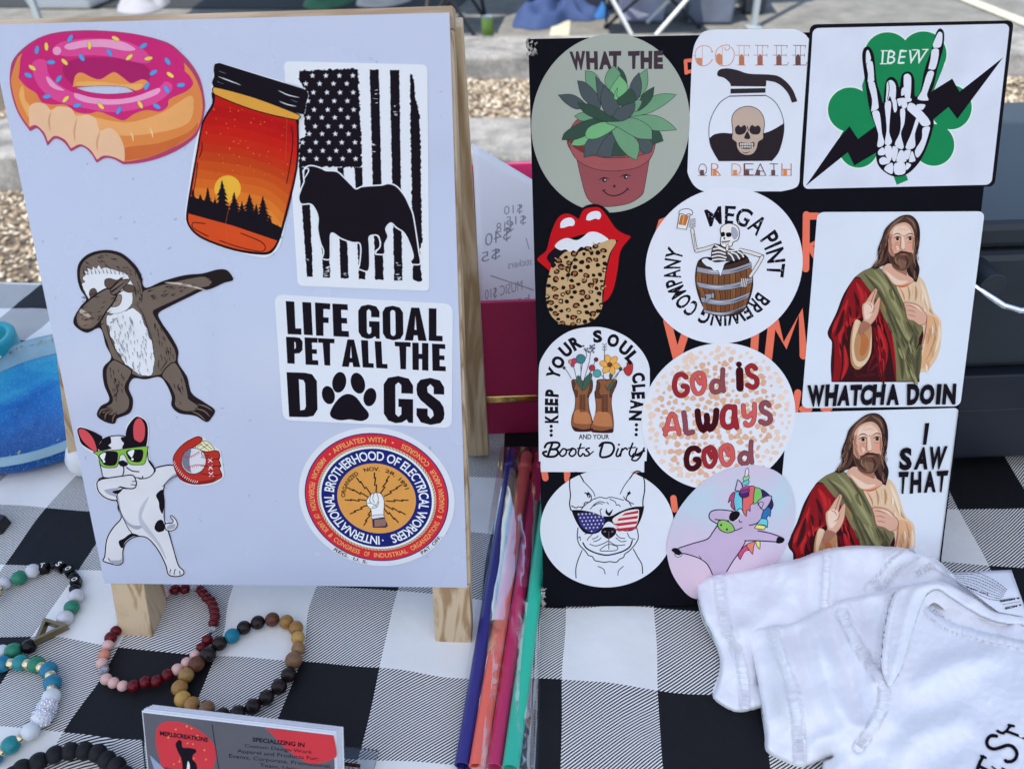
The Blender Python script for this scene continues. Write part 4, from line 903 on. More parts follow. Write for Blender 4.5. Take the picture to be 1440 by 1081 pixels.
for x, w_, t_, k in ((95,52,'O',5),(172,60,'R',2),(296,60,'D',1),(370,62,'E',5),(436,72,'A',5),(528,52,'T',5),(600,62,'H',2)):
    sm(x, w_, CP[k], t_); a.f(CP[min(5, k)] if k != 2 else (204, 128, 70), [(x+10, 938), (x+10, 905), (x+34, 905), (x+34, 938)], smooth=False); a.l(CP[k], 3, [(x-2, 939), (x+w_, 939)], smooth=False)
a.part('lettering')
CF = (46, 40, 50)
a.f(CF, "210,315 225,295 270,288 330,298 400,320 520,325! 580,335 630,370 670,420 697,488! 664,497! 640,440 600,395 560,372 508,362! 506,398! 292,396! 285,375 250,345 215,335")
a.f(CF, "291,412 503,408 503,436 290,441", smooth=False)
a.l(CF, 6, "285,457 505,452", smooth=False); a.l(CF, 4, "285,457 230,492 185,560 160,640 165,740 190,800 220,850"); a.l(CF, 4, "505,452 560,490 600,560 616,640 606,720 580,800 540,850")
a.f((40, 34, 44), "163,712! 190,690 240,680 300,684 400,690 490,682 550,660 614,622! 612,690 590,780 540,850! 222,852! 190,800 170,750")
a.f((176, 160, 158), "298,600 310,560 345,530 395,518 445,530 482,565 497,620 490,680 488,715 460,735 450,775 425,808 385,815 350,800 330,770 325,738 300,715 304,670", line=CF, w=4)
a.f(CF, "318,650 340,632 352,645 375,632 388,655 375,682 345,692 322,682"); a.f(CF, "405,655 420,632 440,642 458,634 474,655 465,685 435,690 412,680"); a.f(CF, "392,668! 405,690 410,712 395,718 374,712 380,690")
a.f(CF, "342,738 400,742 434,736 430,768 390,778 350,770"); 
for k in range(8): a.f((206, 206, 214), [(348+k*10.5, 742), (355+k*10.5, 742), (355+k*10.5, 755), (348+k*10.5, 755)], smooth=False); a.f((206, 206, 214), [(350+k*10, 759), (357+k*10, 759), (356+k*10, 771), (351+k*10, 770)], smooth=False)
a.l(CF, 5, "360,795 385,802 410,792", taper=1); a.l(CF, 5, "392,640 400,668"); 
a.part('coffee_pot_and_skull')

# ---- shamrock hand
a = Art(PR, (1120, 20, 4.156), h0=.0002)
a.base('sticker', rrect("78,62 1268,38 1156,1008 22,1026", (.03, .035)), (20, 20, 30), 'wide sticker of a skeleton hand on a green shamrock with lightning bolt', 'sticker', G2, smooth=False)
a.f((196, 208, 240), rrect("94,84 1244,58 1137,997 36,1022", (.03, .035)), smooth=False); a.part('white_panel')
GN = (10, 126, 82)
for grow, c in ((7, (205, 226, 236)), (0, GN)):
    for x, y, rx, ry in ((530,240,135,132),(740,235,135,132),(312,560,130,130),(360,770,118,128),(900,545,122,130),(800,765,120,122)): a.e(c, x, y, rx+grow, ry+grow, n=40)
    a.f(c, "420,300 860,300 700,620 880,640 720,700 480,820 420,720 400,560", k=2)
a.f(GN, "566,950 640,940 650,970 584,998", smooth=False)
a.text('IBEW', "490,218 768,208 748,292 494,292", (205, 222, 236), 0, 1.15, .12)
for p in ("494,216 530,216", "488,292 526,292", "540,214 556,214", "536,291 552,291", "606,213 622,213", "602,290 618,290", "676,211 706,211", "735,209 768,208"): a.l((205, 222, 236), 6, p, smooth=False)
a.part('shamrock')
a.f(BK, "52,1005! 245,728! 308,656! 358,730! 480,640! 700,560! 790,452! 908,378! 950,455! 1206,254! 938,614! 886,544! 770,640! 560,720! 480,800! 336,886! 298,808!", smooth=False)
a.f(BK, "410,190 435,205 452,250 468,400 490,470 505,520 512,440 525,385 555,368 585,390 600,430 612,360 640,338 670,345 688,390 690,480 720,460 745,330 790,200 810,120 835,85 860,110 855,200 822,320 800,420 770,510 800,620 790,690 760,780 720,860 660,925 600,950 540,940 480,890 462,820 470,700 425,560 400,400 382,260 388,210")
a.part('bolt_and_hand_shadow')
BN = (202, 212, 242)
for p in ("405,225 418,212 432,250 430,272 404,290!", "408,292 442,280 452,380 448,395 414,400! 416,350", "418,405 455,402 478,540 470,558 434,570! 440,500", "440,578 478,568 490,620 498,700 512,750 495,775 470,772 476,700",
          "528,400 555,388 578,420 576,500 560,520 545,480 535,500 520,515 524,450", "515,520 550,515 545,600 540,690 556,745 535,768 514,755 525,680 520,600", "560,520 580,500 585,560 570,575",
          "625,365 648,350 668,372 664,480 650,510 630,480", "590,495 665,492 668,510 630,520 600,540 590,520", "604,560 632,560 628,640 608,700 625,775 608,790 572,762 600,700 608,640",
          "612,535 640,515 645,540 625,555", "645,545 660,520 690,530 760,600 780,645 735,655 700,610 650,565", "700,605 715,620 690,700 692,770 665,790 635,780 668,700",
          "795,180 815,130 832,105 850,120 842,190 800,200!", "790,210 830,212 810,320 768,322! 782,260", "765,340 802,345 760,470 768,505 705,498 730,450", "700,530 750,530 735,560 715,555",
          "735,668 776,660 770,700 740,790 705,840 690,800 730,730", "476,800 505,780 515,820 480,825", "515,775 550,772 558,820 545,860 520,830", "560,775 592,790 575,860 558,850", "600,800 622,800 640,860 582,862", "630,800 665,795 650,850 625,830",
          "672,800 690,840 690,860 655,862", "482,850 510,835 545,865 510,880 488,875", "510,905 530,880 560,872 560,932 530,925", "570,875 628,870 632,930 575,936", "640,870 668,882 640,912"):
    a.f(BN, p, k=3)
a.l(BK, 4, "535,395 540,440 530,500"); a.f(BN, "612,440 625,430 628,470 610,478", k=2)
a.part('skeleton_hand')

# ---- leopard lips
a = Art(PR, (745, 275, 5.6875), h0=.0003); LR = (184, 22, 34)
a.base('sticker', "55,515 70,480 125,430 160,290 215,170 280,130 350,140 385,165! 420,100 490,70 570,80 640,140 700,240 760,285 825,320 815,350 740,450 715,600 690,740 640,830 575,870 560,950 480,1020 380,1055 260,1045 170,980 125,880 118,740 140,640 155,605 90,560", (18, 16, 24),
    'cut-out sticker of red lips with a leopard print tongue', 'sticker', G2)
a.f(LR, "60,515 85,480 135,435 170,300 225,180 285,145 345,160 392,190! 430,115 495,95 560,100 615,160 680,255 740,300 802,325 800,340 725,440 700,600 670,740 630,820 585,855! 600,700 640,480 705,360! 640,350 500,300 300,350 200,420 135,500! 185,555! 160,605! 110,560")
a.f(BK, "135,495 200,420 300,380 500,330 640,350 705,358! 650,460 615,600 590,760 560,700 300,600 180,560!")
for p in ("243,258! 248,215 280,185 330,178 358,205 350,240 310,245 270,258", "450,195! 460,155 500,128 550,128 570,155 555,190 520,185 480,200", "200,405 240,360 300,340 370,358 420,335 470,295 530,292 590,320 630,355 600,385 550,378 500,425 450,425 410,410 370,445 320,450 285,430 245,438"): a.f(WH, p)
a.part('red_lips')
TG_ = "285,450 330,450 370,460 420,440 520,400 640,352 690,370 640,460 612,560 600,640 580,760 575,880 545,960 470,1015 370,1035 260,1025 180,970 140,880 130,760 150,640 180,560 230,500"
a.f((182, 156, 122), TG_)
P_ = [(p[0], p[1]) for p in parse(TG_)]; pts_ = []
for _ in range(9000):
    x, y = random.uniform(130, 690), random.uniform(355, 1030)
    if inside(x, y, P_) and all((x-u)**2+(y-v)**2 > 47**2 for u, v in pts_) and math.hypot((x-360)/280, (y-720)/360) < 1.2: pts_.append((x, y))
for x, y in pts_:
    r_ = random.uniform(17, 31); t0 = random.uniform(0, 6); q_r = [random.uniform(.7, 1.15) for _ in range(7)]; ex = random.uniform(.7, 1)
    a.f((26, 18, 22), [(x+r_*q_r[k]*math.cos(t0+k*.9), y+ex*r_*q_r[k]*math.sin(t0+k*.9)) for k in range(7)], k=2)
    if r_ > 22:
        dx_, dy_ = random.uniform(-.2, .2)*r_, random.uniform(-.2, .2)*r_
        a.f((150, 92, 60) if r_ > 25 else (182, 156, 122), [(x+dx_+r_*.5*q_r[k]*math.cos(t0+k*.9), y+dy_+ex*r_*.5*q_r[k]*math.sin(t0+k*.9)) for k in range(7)], k=2)
        t1 = random.uniform(0, 6); a.l((182, 156, 122), 7, [(x+r_*.45*math.cos(t1), y+r_*.45*math.sin(t1)), (x+r_*1.2*math.cos(t1), y+r_*1.2*math.sin(t1))], smooth=False)
a.l(BK, 10, "375,470 335,540 315,610 300,690", taper=1)
a.part('leopard_tongue')

# ---- mega pint
a = Art(PR, h0=.0002); a.disk((907.5, 380), (1128, 378), (1018, 264), (1015, 483))
a.base('sticker', circ(), (203, 213, 242), 'round white brewing sticker of a skeleton in a wooden barrel', 'sticker', G2, smooth=False)
a.arc('MEGA', .55, .78, -21, 46, BK, .02, 1.08); a.arc('PINT', .55, .78, 53, 101, BK, .025, 1.1)
a.arc('BREWING', .55, .77, 126, 205, BK, .025, 1.1); a.arc('COMPANY', .55, .77, 212, 292, BK, .025, 1.1)
for _ in range(150):
    g = R(random.uniform(-20, 292)); r_ = random.uniform(.57, .78); a.e(WH, r_*math.sin(g), r_*math.cos(g), random.uniform(.003, .008), random.uniform(.002, .005), random.uniform(0, 180), 6)
a.part('distressed_lettering')
a.px(895, 255, 4.504)
WD, WD2, MT = (112, 72, 48), (78, 50, 36), (138, 144, 170)
a.f((60, 42, 34), "385,520 420,490 520,520 620,500 690,470 722,540 735,620 728,700 690,800 640,840 560,850 470,840 420,790 385,700 372,610", line=BK, w=5)
for i in range(10):
    t0, t1 = i/10+.008, (i+1)/10-.008
    def bx(t, y): 
        xl = 388-14*math.sin((y-500)/330*3.1)+ (y-500)*.12*(1 if y > 650 else 0); xr = 712+22*math.sin((y-480)/330*3.1)-(y-650)*.12*(1 if y > 650 else 0)
        return (xl+(xr-xl)*(t-.5+ .5), y + 34*math.sin(math.pi*t)-t*30)
    a.f(WD if i % 3 else (128, 86, 56), [bx(t0, y) for y in (545, 600, 650, 700, 760, 810)]+[bx(t1, y) for y in (810, 760, 700, 650, 600, 545)], smooth=False)
    a.l(WD2, 3, [bx((t0+t1)/2, y) for y in (560, 650, 740, 800)], taper=1)
for y, hh in ((540, 32), (635, 34), (730, 34), (808, 20)):
    a.f(MT, [bx(t/10, y) for t in range(11)]+[bx(t/10, y+hh) for t in range(10, -1, -1)], smooth=False, line=BK, w=3)
    a.l((190, 196, 220), 6, [bx(t/10, y+hh*.4) for t in range(2, 6)], taper=1); a.l((66, 68, 88), 8, [bx(t/10, y+hh*.6) for t in range(6, 11)], taper=1)
a.f(BK, "395,500 440,478 560,490 680,462 690,490 560,530 430,520"); a.f(WH, "410,500 440,485 470,500 600,500 560,520 545,560 530,600 515,565 490,570 470,545 440,535", line=BK, w=3)
a.f(MT, "430,715 490,712 490,730 460,745 448,765 432,760 440,730", line=BK, w=3); a.e(MT, 482, 722, 10, 18, line=BK, w=3)
a.part('barrel')
def bone(p, w_=17): a.l(BK, w_+7, p); a.l((205, 206, 220), w_, p)
bone("375,435 362,370 352,305"); bone("378,440 440,425 500,405"); bone("655,435 720,450 795,475", 18); bone("795,478 760,540 720,600"); a.l(BK, 3, "370,420 360,330"); a.l(BK, 3, "740,470 780,478")
a.f((60, 58, 72), "480,420 520,400 600,430 660,440 670,480 620,500 560,505 480,505", line=BK, w=4)
for p in ("485,430 520,425 560,440", "480,455 520,448 560,460", "478,478 520,470 565,482", "480,498 520,492 560,498", "600,450 630,460 650,490", "580,455 600,470 615,500", "640,445 665,460 675,478", "500,405 560,435 600,440 660,430"): a.l((214, 216, 230), 9, p, taper=0)
a.f((214, 216, 230), "535,345! 530,300 560,272 600,268 640,290 650,330 640,370 610,385 600,410 560,418 535,405 530,375", line=BK, w=5)
a.f((150, 156, 186), "600,290 630,300 642,340 620,370 600,340"); a.f(BK, "535,325 555,322 558,345 538,350"); a.f(BK, "565,328 595,325 598,348 572,352"); a.f(BK, "548,358 560,355 556,370"); a.l(BK, 6, "538,385 565,382 590,378"); 
for k in range(5): a.l(BK, 2.5, [(542+k*10, 376), (542+k*10, 396)], smooth=False)
a.l(BK, 22, "575,410 572,432"); a.l((205, 206, 220), 14, "575,410 572,432")
for k in range(4): a.l(BK, 9, [(340-k*2, 245+k*14), (368, 240+k*15)]); a.l((205, 206, 220), 5, [(340-k*2, 245+k*14), (366, 240+k*15)])
for k in range(4): a.l(BK, 9, [(700-k*12, 615), (690-k*10, 668)]); a.l((205, 206, 220), 5, [(700-k*12, 615), (690-k*10, 666)])
a.f((214, 218, 236), "272,200 340,205 315,305 255,296", smooth=False, line=BK, w=5); a.f((176, 110, 62), "280,212 332,217 310,280 264,273", smooth=False); a.l((214, 160, 110), 7, "300,218 290,270")
a.f(WH, "268,205 275,185 300,176 330,176 352,190 350,212 330,205 310,215 290,205", line=BK, w=4)
a.part('skeleton_with_mug')

# ---- robed man, twice
RB, RBD, RBL = (128, 24, 34), (52, 20, 28), (176, 40, 48); OL, OLD, OLL = (110, 110, 82), (70, 68, 54), (142, 142, 108)
SK, SKD, SKL = (198, 158, 146), (150, 104, 92), (222, 192, 184); HR, HRD, HRL = (76, 54, 50), (42, 28, 32), (124, 96, 84); CR, CRD, CRL = (206, 182, 164), (168, 128, 96), (222, 206, 196)
def robed(a):
    a.f(RBD, "380,310 320,340 285,370 235,450 200,540 158,630 160,660 178,690 172,800 176,890! 622,890! 622,840 640,600 560,480 430,320")
    a.f(RB, "285,375 330,370 400,440 470,560 520,700 530,885! 500,885! 470,700 420,560 370,600 330,560 250,600 215,680 230,780 215,885! 180,885! 190,800 190,690 175,650 200,580 245,460")
    for c, w_, p in ((RBL,20,"300,385 330,450 335,540"),(RBL,18,"260,470 235,540 200,600 180,640"),(RBL,16,"325,560 260,590 220,650 225,740"),(RBL,22,"410,600 440,700 450,800"),(RBD,14,"290,430 310,500 300,570"),(RBD,16,"240,520 220,600 195,660"),(RBL,14,"240,700 250,800 225,880"),(RBD,18,"440,520 490,640 510,780"),(RBL,10,"345,430 350,470 320,500"),(RBD,22,"280,700 300,860"),(RBD,30,"360,840 420,760 430,880"),(RBD,40,"300,860 400,850"),(RBL,8,"400,640 420,760 430,860"),(RBL,8,"478,620 500,760 512,880"),(RBD,9,"350,600 380,620 395,680")): a.soft(RB, c, w_, p)
    a.f(CRD, "300,572 330,590 375,600 378,680 365,760 330,815 300,825 275,790 270,700 280,620"); a.f(CR, "300,575 325,590 300,650 290,720 305,780 340,780 365,740 378,640 376,740 345,800 310,812 285,780 278,700 288,610")
    a.f((170, 104, 66), "325,640 350,650 365,690 350,740 330,760 318,740 325,690")
    a.f(CR, "560,370 600,350 640,375 665,440 690,530 728,575 732,660 720,740 690,800 650,835 615,835 610,800 640,700 630,600 540,520 500,400")
    a.f((204, 160, 128), "650,560 700,560 722,600 712,700 680,780 640,820 620,815 650,700")
    for c, w_, p in ((CRD,9,"600,400 605,440 600,480"),(CRD,7,"560,400 570,440 568,480"),(CRD,10,"640,420 660,500 690,550"),(CRD,9,"690,560 705,620 690,700 650,790"),(CRL,9,"625,380 650,450 670,530"),(CRL,10,"720,600 722,660 700,740"),(CRD,7,"585,400 588,450"),(SKD,6,"660,560 650,640 630,720")): a.soft(CR, c, w_, p)
    a.l((196, 100, 66), 12, "495,400 540,405 590,380", taper=1); a.l((190, 120, 84), 7, "520,410 540,450 545,480", taper=1)
    a.f(OL, "385,312 430,318 480,350 510,420 545,500 560,560 625,600 640,620 610,690 600,780 600,885! 505,885! 500,760 480,640 440,560 400,470 350,400 320,360 300,355 340,325")
    for c, w_, p in ((OLD,16,"340,340 420,440 480,580 520,700"),(OLL,18,"390,325 450,400 500,500 540,580"),(OLD,10,"440,340 500,440 540,530"),(OLD,14,"470,520 530,640 590,740"),(OLL,14,"500,560 560,660 590,700"),(OLD,18,"560,580 600,660 600,720"),(OLL,10,"520,700 550,780 560,870"),(OLD,16,"500,650 530,780 535,880"),(OLD,12,"600,620 560,760 590,880"),(OLL,9,"360,350 420,400 450,460"),(OLD,22,"625,700 610,790 610,880"),((150,110,70),8,"420,470 440,510 450,540")): a.soft(OL, c, w_, p)
    random.seed(18)
    for _ in range(60):
        t = random.uniform(0, 1); x = 210+250*random.random(); y = 480+380*random.random()
        if inside(x, y, [(285,400),(400,480),(500,700),(515,870),(400,870),(385,700),(385,600),(300,560),(220,680),(225,870),(195,870),(190,640)]): a.soft(RB, random.choice((RBD, RBL, (90, 20, 30))), random.uniform(4, 9), [(x, y), (x+6, y+random.uniform(20, 34)), (x+random.uniform(4, 16), y+random.uniform(45, 70))])
    for _ in range(40):
        x = 420+190*random.random(); y = 400+450*random.random()
        if inside(x, y, [(400,360),(470,380),(530,520),(620,620),(600,700),(595,870),(520,870),(490,700),(450,560)]): a.soft(OL, random.choice((OLD, OLL, (92, 96, 68))), random.uniform(4, 9), [(x, y), (x+10, y+28), (x+random.uniform(16, 28), y+58)])
    for _ in range(22):
        x = 590+120*random.random(); y = 420+380*random.random()
        if inside(x, y, [(600,400),(640,400),(690,560),(725,600),(720,700),(680,800),(640,820),(650,700),(650,560)]): a.soft(CR, random.choice((CRD, CRL, (190, 150, 116))), random.uniform(4, 8), [(x, y), (x+5, y+24), (x+random.uniform(-4, 8), y+50)])
    a.part('robes')
    a.f(HRD, "500,65 540,45 580,48 610,80 622,130 618,200 605,260 620,320 605,385! 570,365 552,330 470,320 440,300 400,318 375,310! 410,270 408,220 430,160 450,110")
    a.f(HR, "495,75 540,50 578,55 600,85 608,130 600,180 590,120 560,85 520,90 480,130 465,180 460,250 440,290 400,305 425,250 420,210 440,150 465,100")
    for c, w_, p in ((HRL,9,"540,52 500,85 470,130 455,190"),(HRL,8,"550,55 585,80 600,120"),(HRL,7,"520,60 480,100 450,160"),(HRL,6,"450,180 440,240 410,290"),(HRD,8,"465,150 450,220 430,280"),(HRL,6,"600,200 590,260 602,310"),(HRL,6,"575,290 590,340 598,370"),(HR,9,"585,260 580,310 590,350")): a.soft(HR, c, w_, p)
    a.f(SK, "430,320 460,290 500,300 545,300 560,345 590,375 540,400 490,395 455,350"); a.f(SKL, "445,325 480,350 520,375 560,378 530,395 490,388"); a.f(SKD, "480,300 545,310 555,350 530,340 500,325")
    a.f(SK, "462,180 470,130 500,95 545,82 575,100 592,140 592,200 585,250 570,290 530,310 490,290 465,240")
    a.f(SKL, "500,105 545,92 572,120 575,145 530,145 490,150 485,130"); a.f(SKD, "462,185 478,180 485,230 500,260 490,280 466,240"); a.f(SKL, "530,150 540,160 545,205 538,218 528,205"); a.f((208, 150, 140), "560,185 582,188 578,225 562,220"); a.f((196, 140, 128), "490,190 515,190 515,225 495,220")
    a.f((92, 66, 58), "462,235 485,240 510,235 525,225 540,228 560,232 585,240 578,290 550,322 520,325 490,310 468,275"); a.f((116, 88, 78), "505,280 530,270 555,285 540,315 515,312"); a.l((176, 96, 94), 5, "520,246 538,243 555,247", taper=1)
    a.l((56, 36, 34), 9, "495,255 515,235 538,232 562,236 578,256", taper=1)
    for x in (508, 572):
        a.f((190, 172, 172), [(x-15, 165), (x, 158), (x+15, 164), (x, 172)]); a.e((48, 30, 30), x, 165, 8); a.l((52, 34, 32), 5, [(x-20, 163), (x, 154), (x+20, 162)], taper=1); a.l((70, 48, 42), 5, [(x-24, 148), (x, 138), (x+20, 146)], taper=1); a.l(SKD, 3, [(x-16, 180), (x, 184), (x+14, 180)], taper=1)
    a.l(SKD, 5, "520,150 525,180 520,212 532,222", taper=1); a.l((170, 110, 104), 4, "520,216 535,222 550,216", taper=1)
    for c, w_, p in ((SKL,14,"505,120 540,105 565,125"),(SKD,12,"468,190 478,230 490,255"),(SKD,10,"478,140 470,170 472,200"),(SKL,9,"500,200 510,212 505,225"),(SKD,8,"585,150 588,190 584,225")): a.soft(SK, c, w_, p)
    for c, w_, p in (((60,42,38),8,"480,250 490,285 520,312"),((60,42,38),7,"545,250 560,280 550,305"),((140,108,94),6,"515,262 520,290 530,305"),((140,108,94),5,"500,255 498,275 508,295"),((60,42,38),6,"470,245 476,270 490,295")): a.soft((92, 66, 58), c, w_, p)
    random.seed(17)
    for _ in range(46):
        t = random.uniform(0, 1); x = 460-50*t+random.uniform(-14, 14); y = 130+165*t; a.l(random.choice((HRD, HRL, (96, 72, 64))), 3, [(x, y), (x-6-8*t, y+14), (x-14*t-4, y+30)], taper=1)
    for _ in range(24):
        t = random.uniform(0, 1); x = 606-8*t+random.uniform(-9, 9); y = 110+240*t; a.l(random.choice((HRD, HRL, (96, 72, 64))), 3, [(x, y), (x+4, y+14), (x-2, y+30)], taper=1)
    a.part('head_with_beard')
    a.f(SK, "330,500 345,485 375,440 395,415! 405,425 392,470 388,500 405,470 415,458! 420,470 412,530 395,570 370,600 350,625 320,650! 315,620 335,580 330,540", line=SKD, w=3)
    a.f(SKL, "345,490 375,485 385,510 370,560 345,570 338,520"); a.l(SKD, 4, "372,490 395,425", smooth=False); a.l(SKD, 4, "350,488 372,500 378,518", taper=1); a.l(SKD, 4, "395,500 385,530 360,545", taper=1); a.l(SKL, 8, "350,500 365,512", taper=1)
    a.f(SKD, "330,580 372,598 350,625 320,650! 315,625")
    a.f(SK, "541,488 570,487 610,500 640,530 655,555 648,590 620,600 590,580 560,570 552,545 548,520", line=SKD, w=3)
    for p in ("545,502 580,505 605,520", "552,525 580,528 600,540", "558,548 580,552 600,560"): a.l(SKD, 4, p, taper=1)
    a.l(SKL, 8, "570,495 610,510 630,535", taper=1)
    a.part('hands')
a = Art(PR, (1120, 290, 3.604), h0=.00022)
a.base('sticker', rrect("105,30 952,26 828,1012 24,1022", (.04, .03)), (198, 212, 242), 'sticker of a long haired robed man above the words WHATCHA DOIN', 'sticker', G2, smooth=False)
robed(a)
for ch, q in (('W',"52,905 140,902 130,1012 62,1014"),('H',"145,900 212,900 196,1010 140,1012"),('A',"215,905 275,903 265,1008 200,1008"),('T',"270,903 330,900 318,1008 268,1008"),('C',"325,903 390,900 375,1006 316,1008"),('H',"385,900 450,898 438,1004 378,1006"),('A',"452,900 520,898 515,1004 450,1006"),
              ('D',"556,898 625,896 610,1004 556,1006"),('O',"625,900 700,898 690,1002 615,1004"),('I',"708,898 732,898 722,1002 700,1002"),('N',"742,898 806,896 800,1002 732,1002")):
    a.text(ch, q, BK, .06)
a.part('lettering')
A3 = [(Vector((1271,302.5)), Vector((1223,581))), (Vector((1322.5,448)), Vector((1285,735))), (Vector((1164.4,467.6)), Vector((1109,764)))]
def g_aff(x, y):
    p = Vector((x, y))-A3[0][0]; u = A3[1][0]-A3[0][0]; v = A3[2][0]-A3[0][0]; d = u.x*v.y-u.y*v.x
    s_, t_ = (p.x*v.y-p.y*v.x)/d, (u.x*p.y-u.y*p.x)/d
    q = A3[0][1]+(A3[1][1]-A3[0][1])*s_+(A3[2][1]-A3[0][1])*t_
    return q.x, q.y
a = Art(PR, (1090, 560, 4.504), h0=.00012)
a.base('sticker', rrect("82,90 1166,60 1015,1250 -30,1250", (.03, .03)), (198, 212, 242), 'sticker of a long haired robed man beside the words I SAW THAT', 'sticker', G2, smooth=False)
a.affine(lambda x, y: (1120+x/3.604, 290+y/3.604), g_aff)
robed(a)
a.px(1090, 560, 4.504)
a.l(BK, 9, "1160,75 1012,1240", smooth=False)
for ch, q in (('I',"945,155 972,152 952,290 930,290"),('S',"785,312 862,305 860,452 780,452"),('A',"905,308 968,302 960,446 872,448"),('W',"975,304 1088,298 1058,446 966,448"),('T',"778,462 842,460 822,600 782,600"),('H',"855,462 922,458 920,592 848,600"),('A',"940,458 1012,456 1012,590 936,594"),('T',"1018,456 1094,452 1062,590 1025,590")):
    a.text(ch, q, BK, .05)
a.part('lettering_and_edge')

# ---- boots
a = Art(PR, (745, 450, 5.15), h0=.00004)
a.base('sticker', "66,350 100,250 180,150 300,75 440,50 560,60 700,120 800,210 850,290 868,350! 868,470 845,1020! 830,1022 828,1100! 80,1098! 78,1020! 66,1020", (203, 213, 241), 'arched sticker of flowers growing from two brown boots', 'sticker', G2, k=5)
def lt(ch, x, y, g, w_, h_, b=.055):
    c, sn = math.cos(R(g)), math.sin(R(g)); q = [(x+u*c-v*sn, y+u*sn+v*c) for u, v in ((-w_/2, -h_/2), (w_/2, -h_/2), (w_/2, h_/2), (-w_/2, h_/2))]
    a.text(ch, q, BK, b)
    if ch in 'IKEPYURLAN':
        for sx in ((-1, 1) if ch in 'KURANY' else (-1,)):
            if ch in 'YU' : vy = -h_/2
            else: vy = h_/2
            u = sx*w_*.38; a.l(BK, 5, [(x+(u-9)*c-vy*sn, y+(u-9)*sn+vy*c), (x+(u+9)*c-vy*sn, y+(u+9)*sn+vy*c)], smooth=False)
for ch, x, y, g, w_ in (('K',157,715,-90,58),('E',157,650,-90,50),('E',157,592,-88,50),('P',160,528,-86,52),('Y',175,385,-70,72),('O',205,305,-60,84),('U',262,218,-42,76),('R',330,165,-30,72),('S',490,118,-5,66),('O',604,148,18,84),('U',690,205,38,78),('L',742,268,50,64),
                     ('C',785,415,72,70),('L',790,490,86,50),('E',785,545,88,50),('A',778,610,90,66),('N',768,690,92,72)):
    lt(ch, x, y, g, w_, 96 if ch != 'S' else 92)
for x, y in ((155,768),(155,800),(155,832),(772,757),(772,792),(770,828)): a.e(BK, x, y, 12)
a.text('AND YOUR', "354,824 574,826 574,860 354,862", BK, .02)
for w_, p in ((17,"108,920 130,890 200,885 215,905 190,930 140,935 190,935 205,960 180,985 120,985 95,960 120,950"),(17,"165,885 145,940 130,985"),(13,"235,935 215,965 235,985 262,965 262,935 240,930"),(13,"262,940 290,935 310,925"),(13,"305,935 285,965 305,985 332,965 330,935 308,930"),(13,"370,895 350,960 365,985 385,965"),(9,"345,928 395,922"),(13,"430,925 405,935 425,955 430,975 400,982 395,970"),(9,"430,975 460,950"),
             (17,"530,890 510,985 580,980 610,930 590,890 530,888 505,910"),(13,"640,930 625,975 640,985 660,960"),(13,"668,930 655,982"),(13,"660,950 690,925 705,935"),(13,"745,890 720,960 735,985 755,965"),(9,"715,925 765,920"),(13,"775,928 765,965 785,980 810,950"),(13,"828,925 800,985 770,1015 738,1008 760,980 830,945")):
    a.l(BK, w_, p)
a.e(BK, 645, 900, 8)
a.part('lettering')
B1, B2, B3 = (132, 86, 62), (88, 58, 48), (176, 116, 82)
for dx, pts in ((0, "308,430 380,440 442,425 455,460 450,510 425,560 430,640 448,710 458,770 420,800 340,800 305,770 305,700 325,640 330,560 310,490"), (1, "488,435 560,430 628,432 622,480 600,520 590,600 600,680 606,760 590,805 500,810 448,800 440,770 470,700 480,620 470,520 490,500")):
    a.f(B1, pts, line=BK, w=5)
for p in ("330,655 380,650 430,680 440,720 440,750 330,745 318,710", "480,670 530,660 580,680 596,740 590,770 470,760 460,720"): a.f(B3, p)
for p in ("310,770 380,790 455,780 440,805 330,805", "445,790 520,800 600,785 595,815 455,812"): a.f((60, 30, 38), p)
for p in ("310,440 330,460 320,500 345,510 340,560 318,520", "445,440 455,470 445,520 415,560 430,500", "490,440 510,470 500,520 520,560 480,560 475,520", "625,440 620,480 600,530 580,560 585,500"): a.f(B2, p, line=BK, w=3)
for y in range(540, 660, 16): a.l(BK, 4, [(360, y), (400, y+10)], smooth=False); a.l(BK, 4, [(400, y), (362, y+12)], smooth=False); a.l(BK, 4, [(520, y), (565, y+8)], smooth=False); a.l(BK, 4, [(562, y-2), (522, y+12)], smooth=False)
for _ in range(46):
    x, y = random.choice(((random.uniform(320, 440), random.uniform(520, 780)), (random.uniform(470, 595), random.uniform(520, 790)))); a.l(B2, 3.5, [(x, y), (x+random.uniform(-15, 15), y+random.uniform(8, 26))], smooth=False, taper=1)
a.part('boots')
for p in ("300,420 270,370 245,340", "340,430 320,350 290,300", "365,430 380,320 410,260 400,200", "390,440 430,300 440,230", "400,450 440,370 470,345", "410,440 460,330 478,280", "530,430 540,300 540,180", "560,440 520,400 490,385", "575,430 590,370 580,330", "600,430 650,370 690,355", "370,420 370,340 368,290", "620,420 640,385 660,350"): a.l((50, 56, 62), 4, p)
LV = (58, 92, 84)
for p in ("335,440 350,400 375,430 385,510 360,480", "380,500 400,420 440,385 452,400 430,460 400,500", "545,470 560,490 600,440 610,460 570,510", "575,400 590,380 600,405 585,425"): a.f(LV, p, line=(36, 50, 52), w=3)
for x, y, r_, c in ((295,300,16,(208,128,104)),(322,295,20,(176,64,104)),(310,325,14,(176,64,104)),(368,280,34,(60,118,138)),(450,345,22,(160,52,74)),(480,285,15,(110,40,60)),(487,385,29,(76,148,160)),(655,350,12,(40,70,80)),(248,345,10,(60,70,80))):
    a.e(c, x, y, r_, line=BK, w=3)
for k in range(18): a.e((96, 104, 140), 425+random.uniform(-42, 42), 205+random.uniform(-28, 28), 6, line=BK, w=1.5)
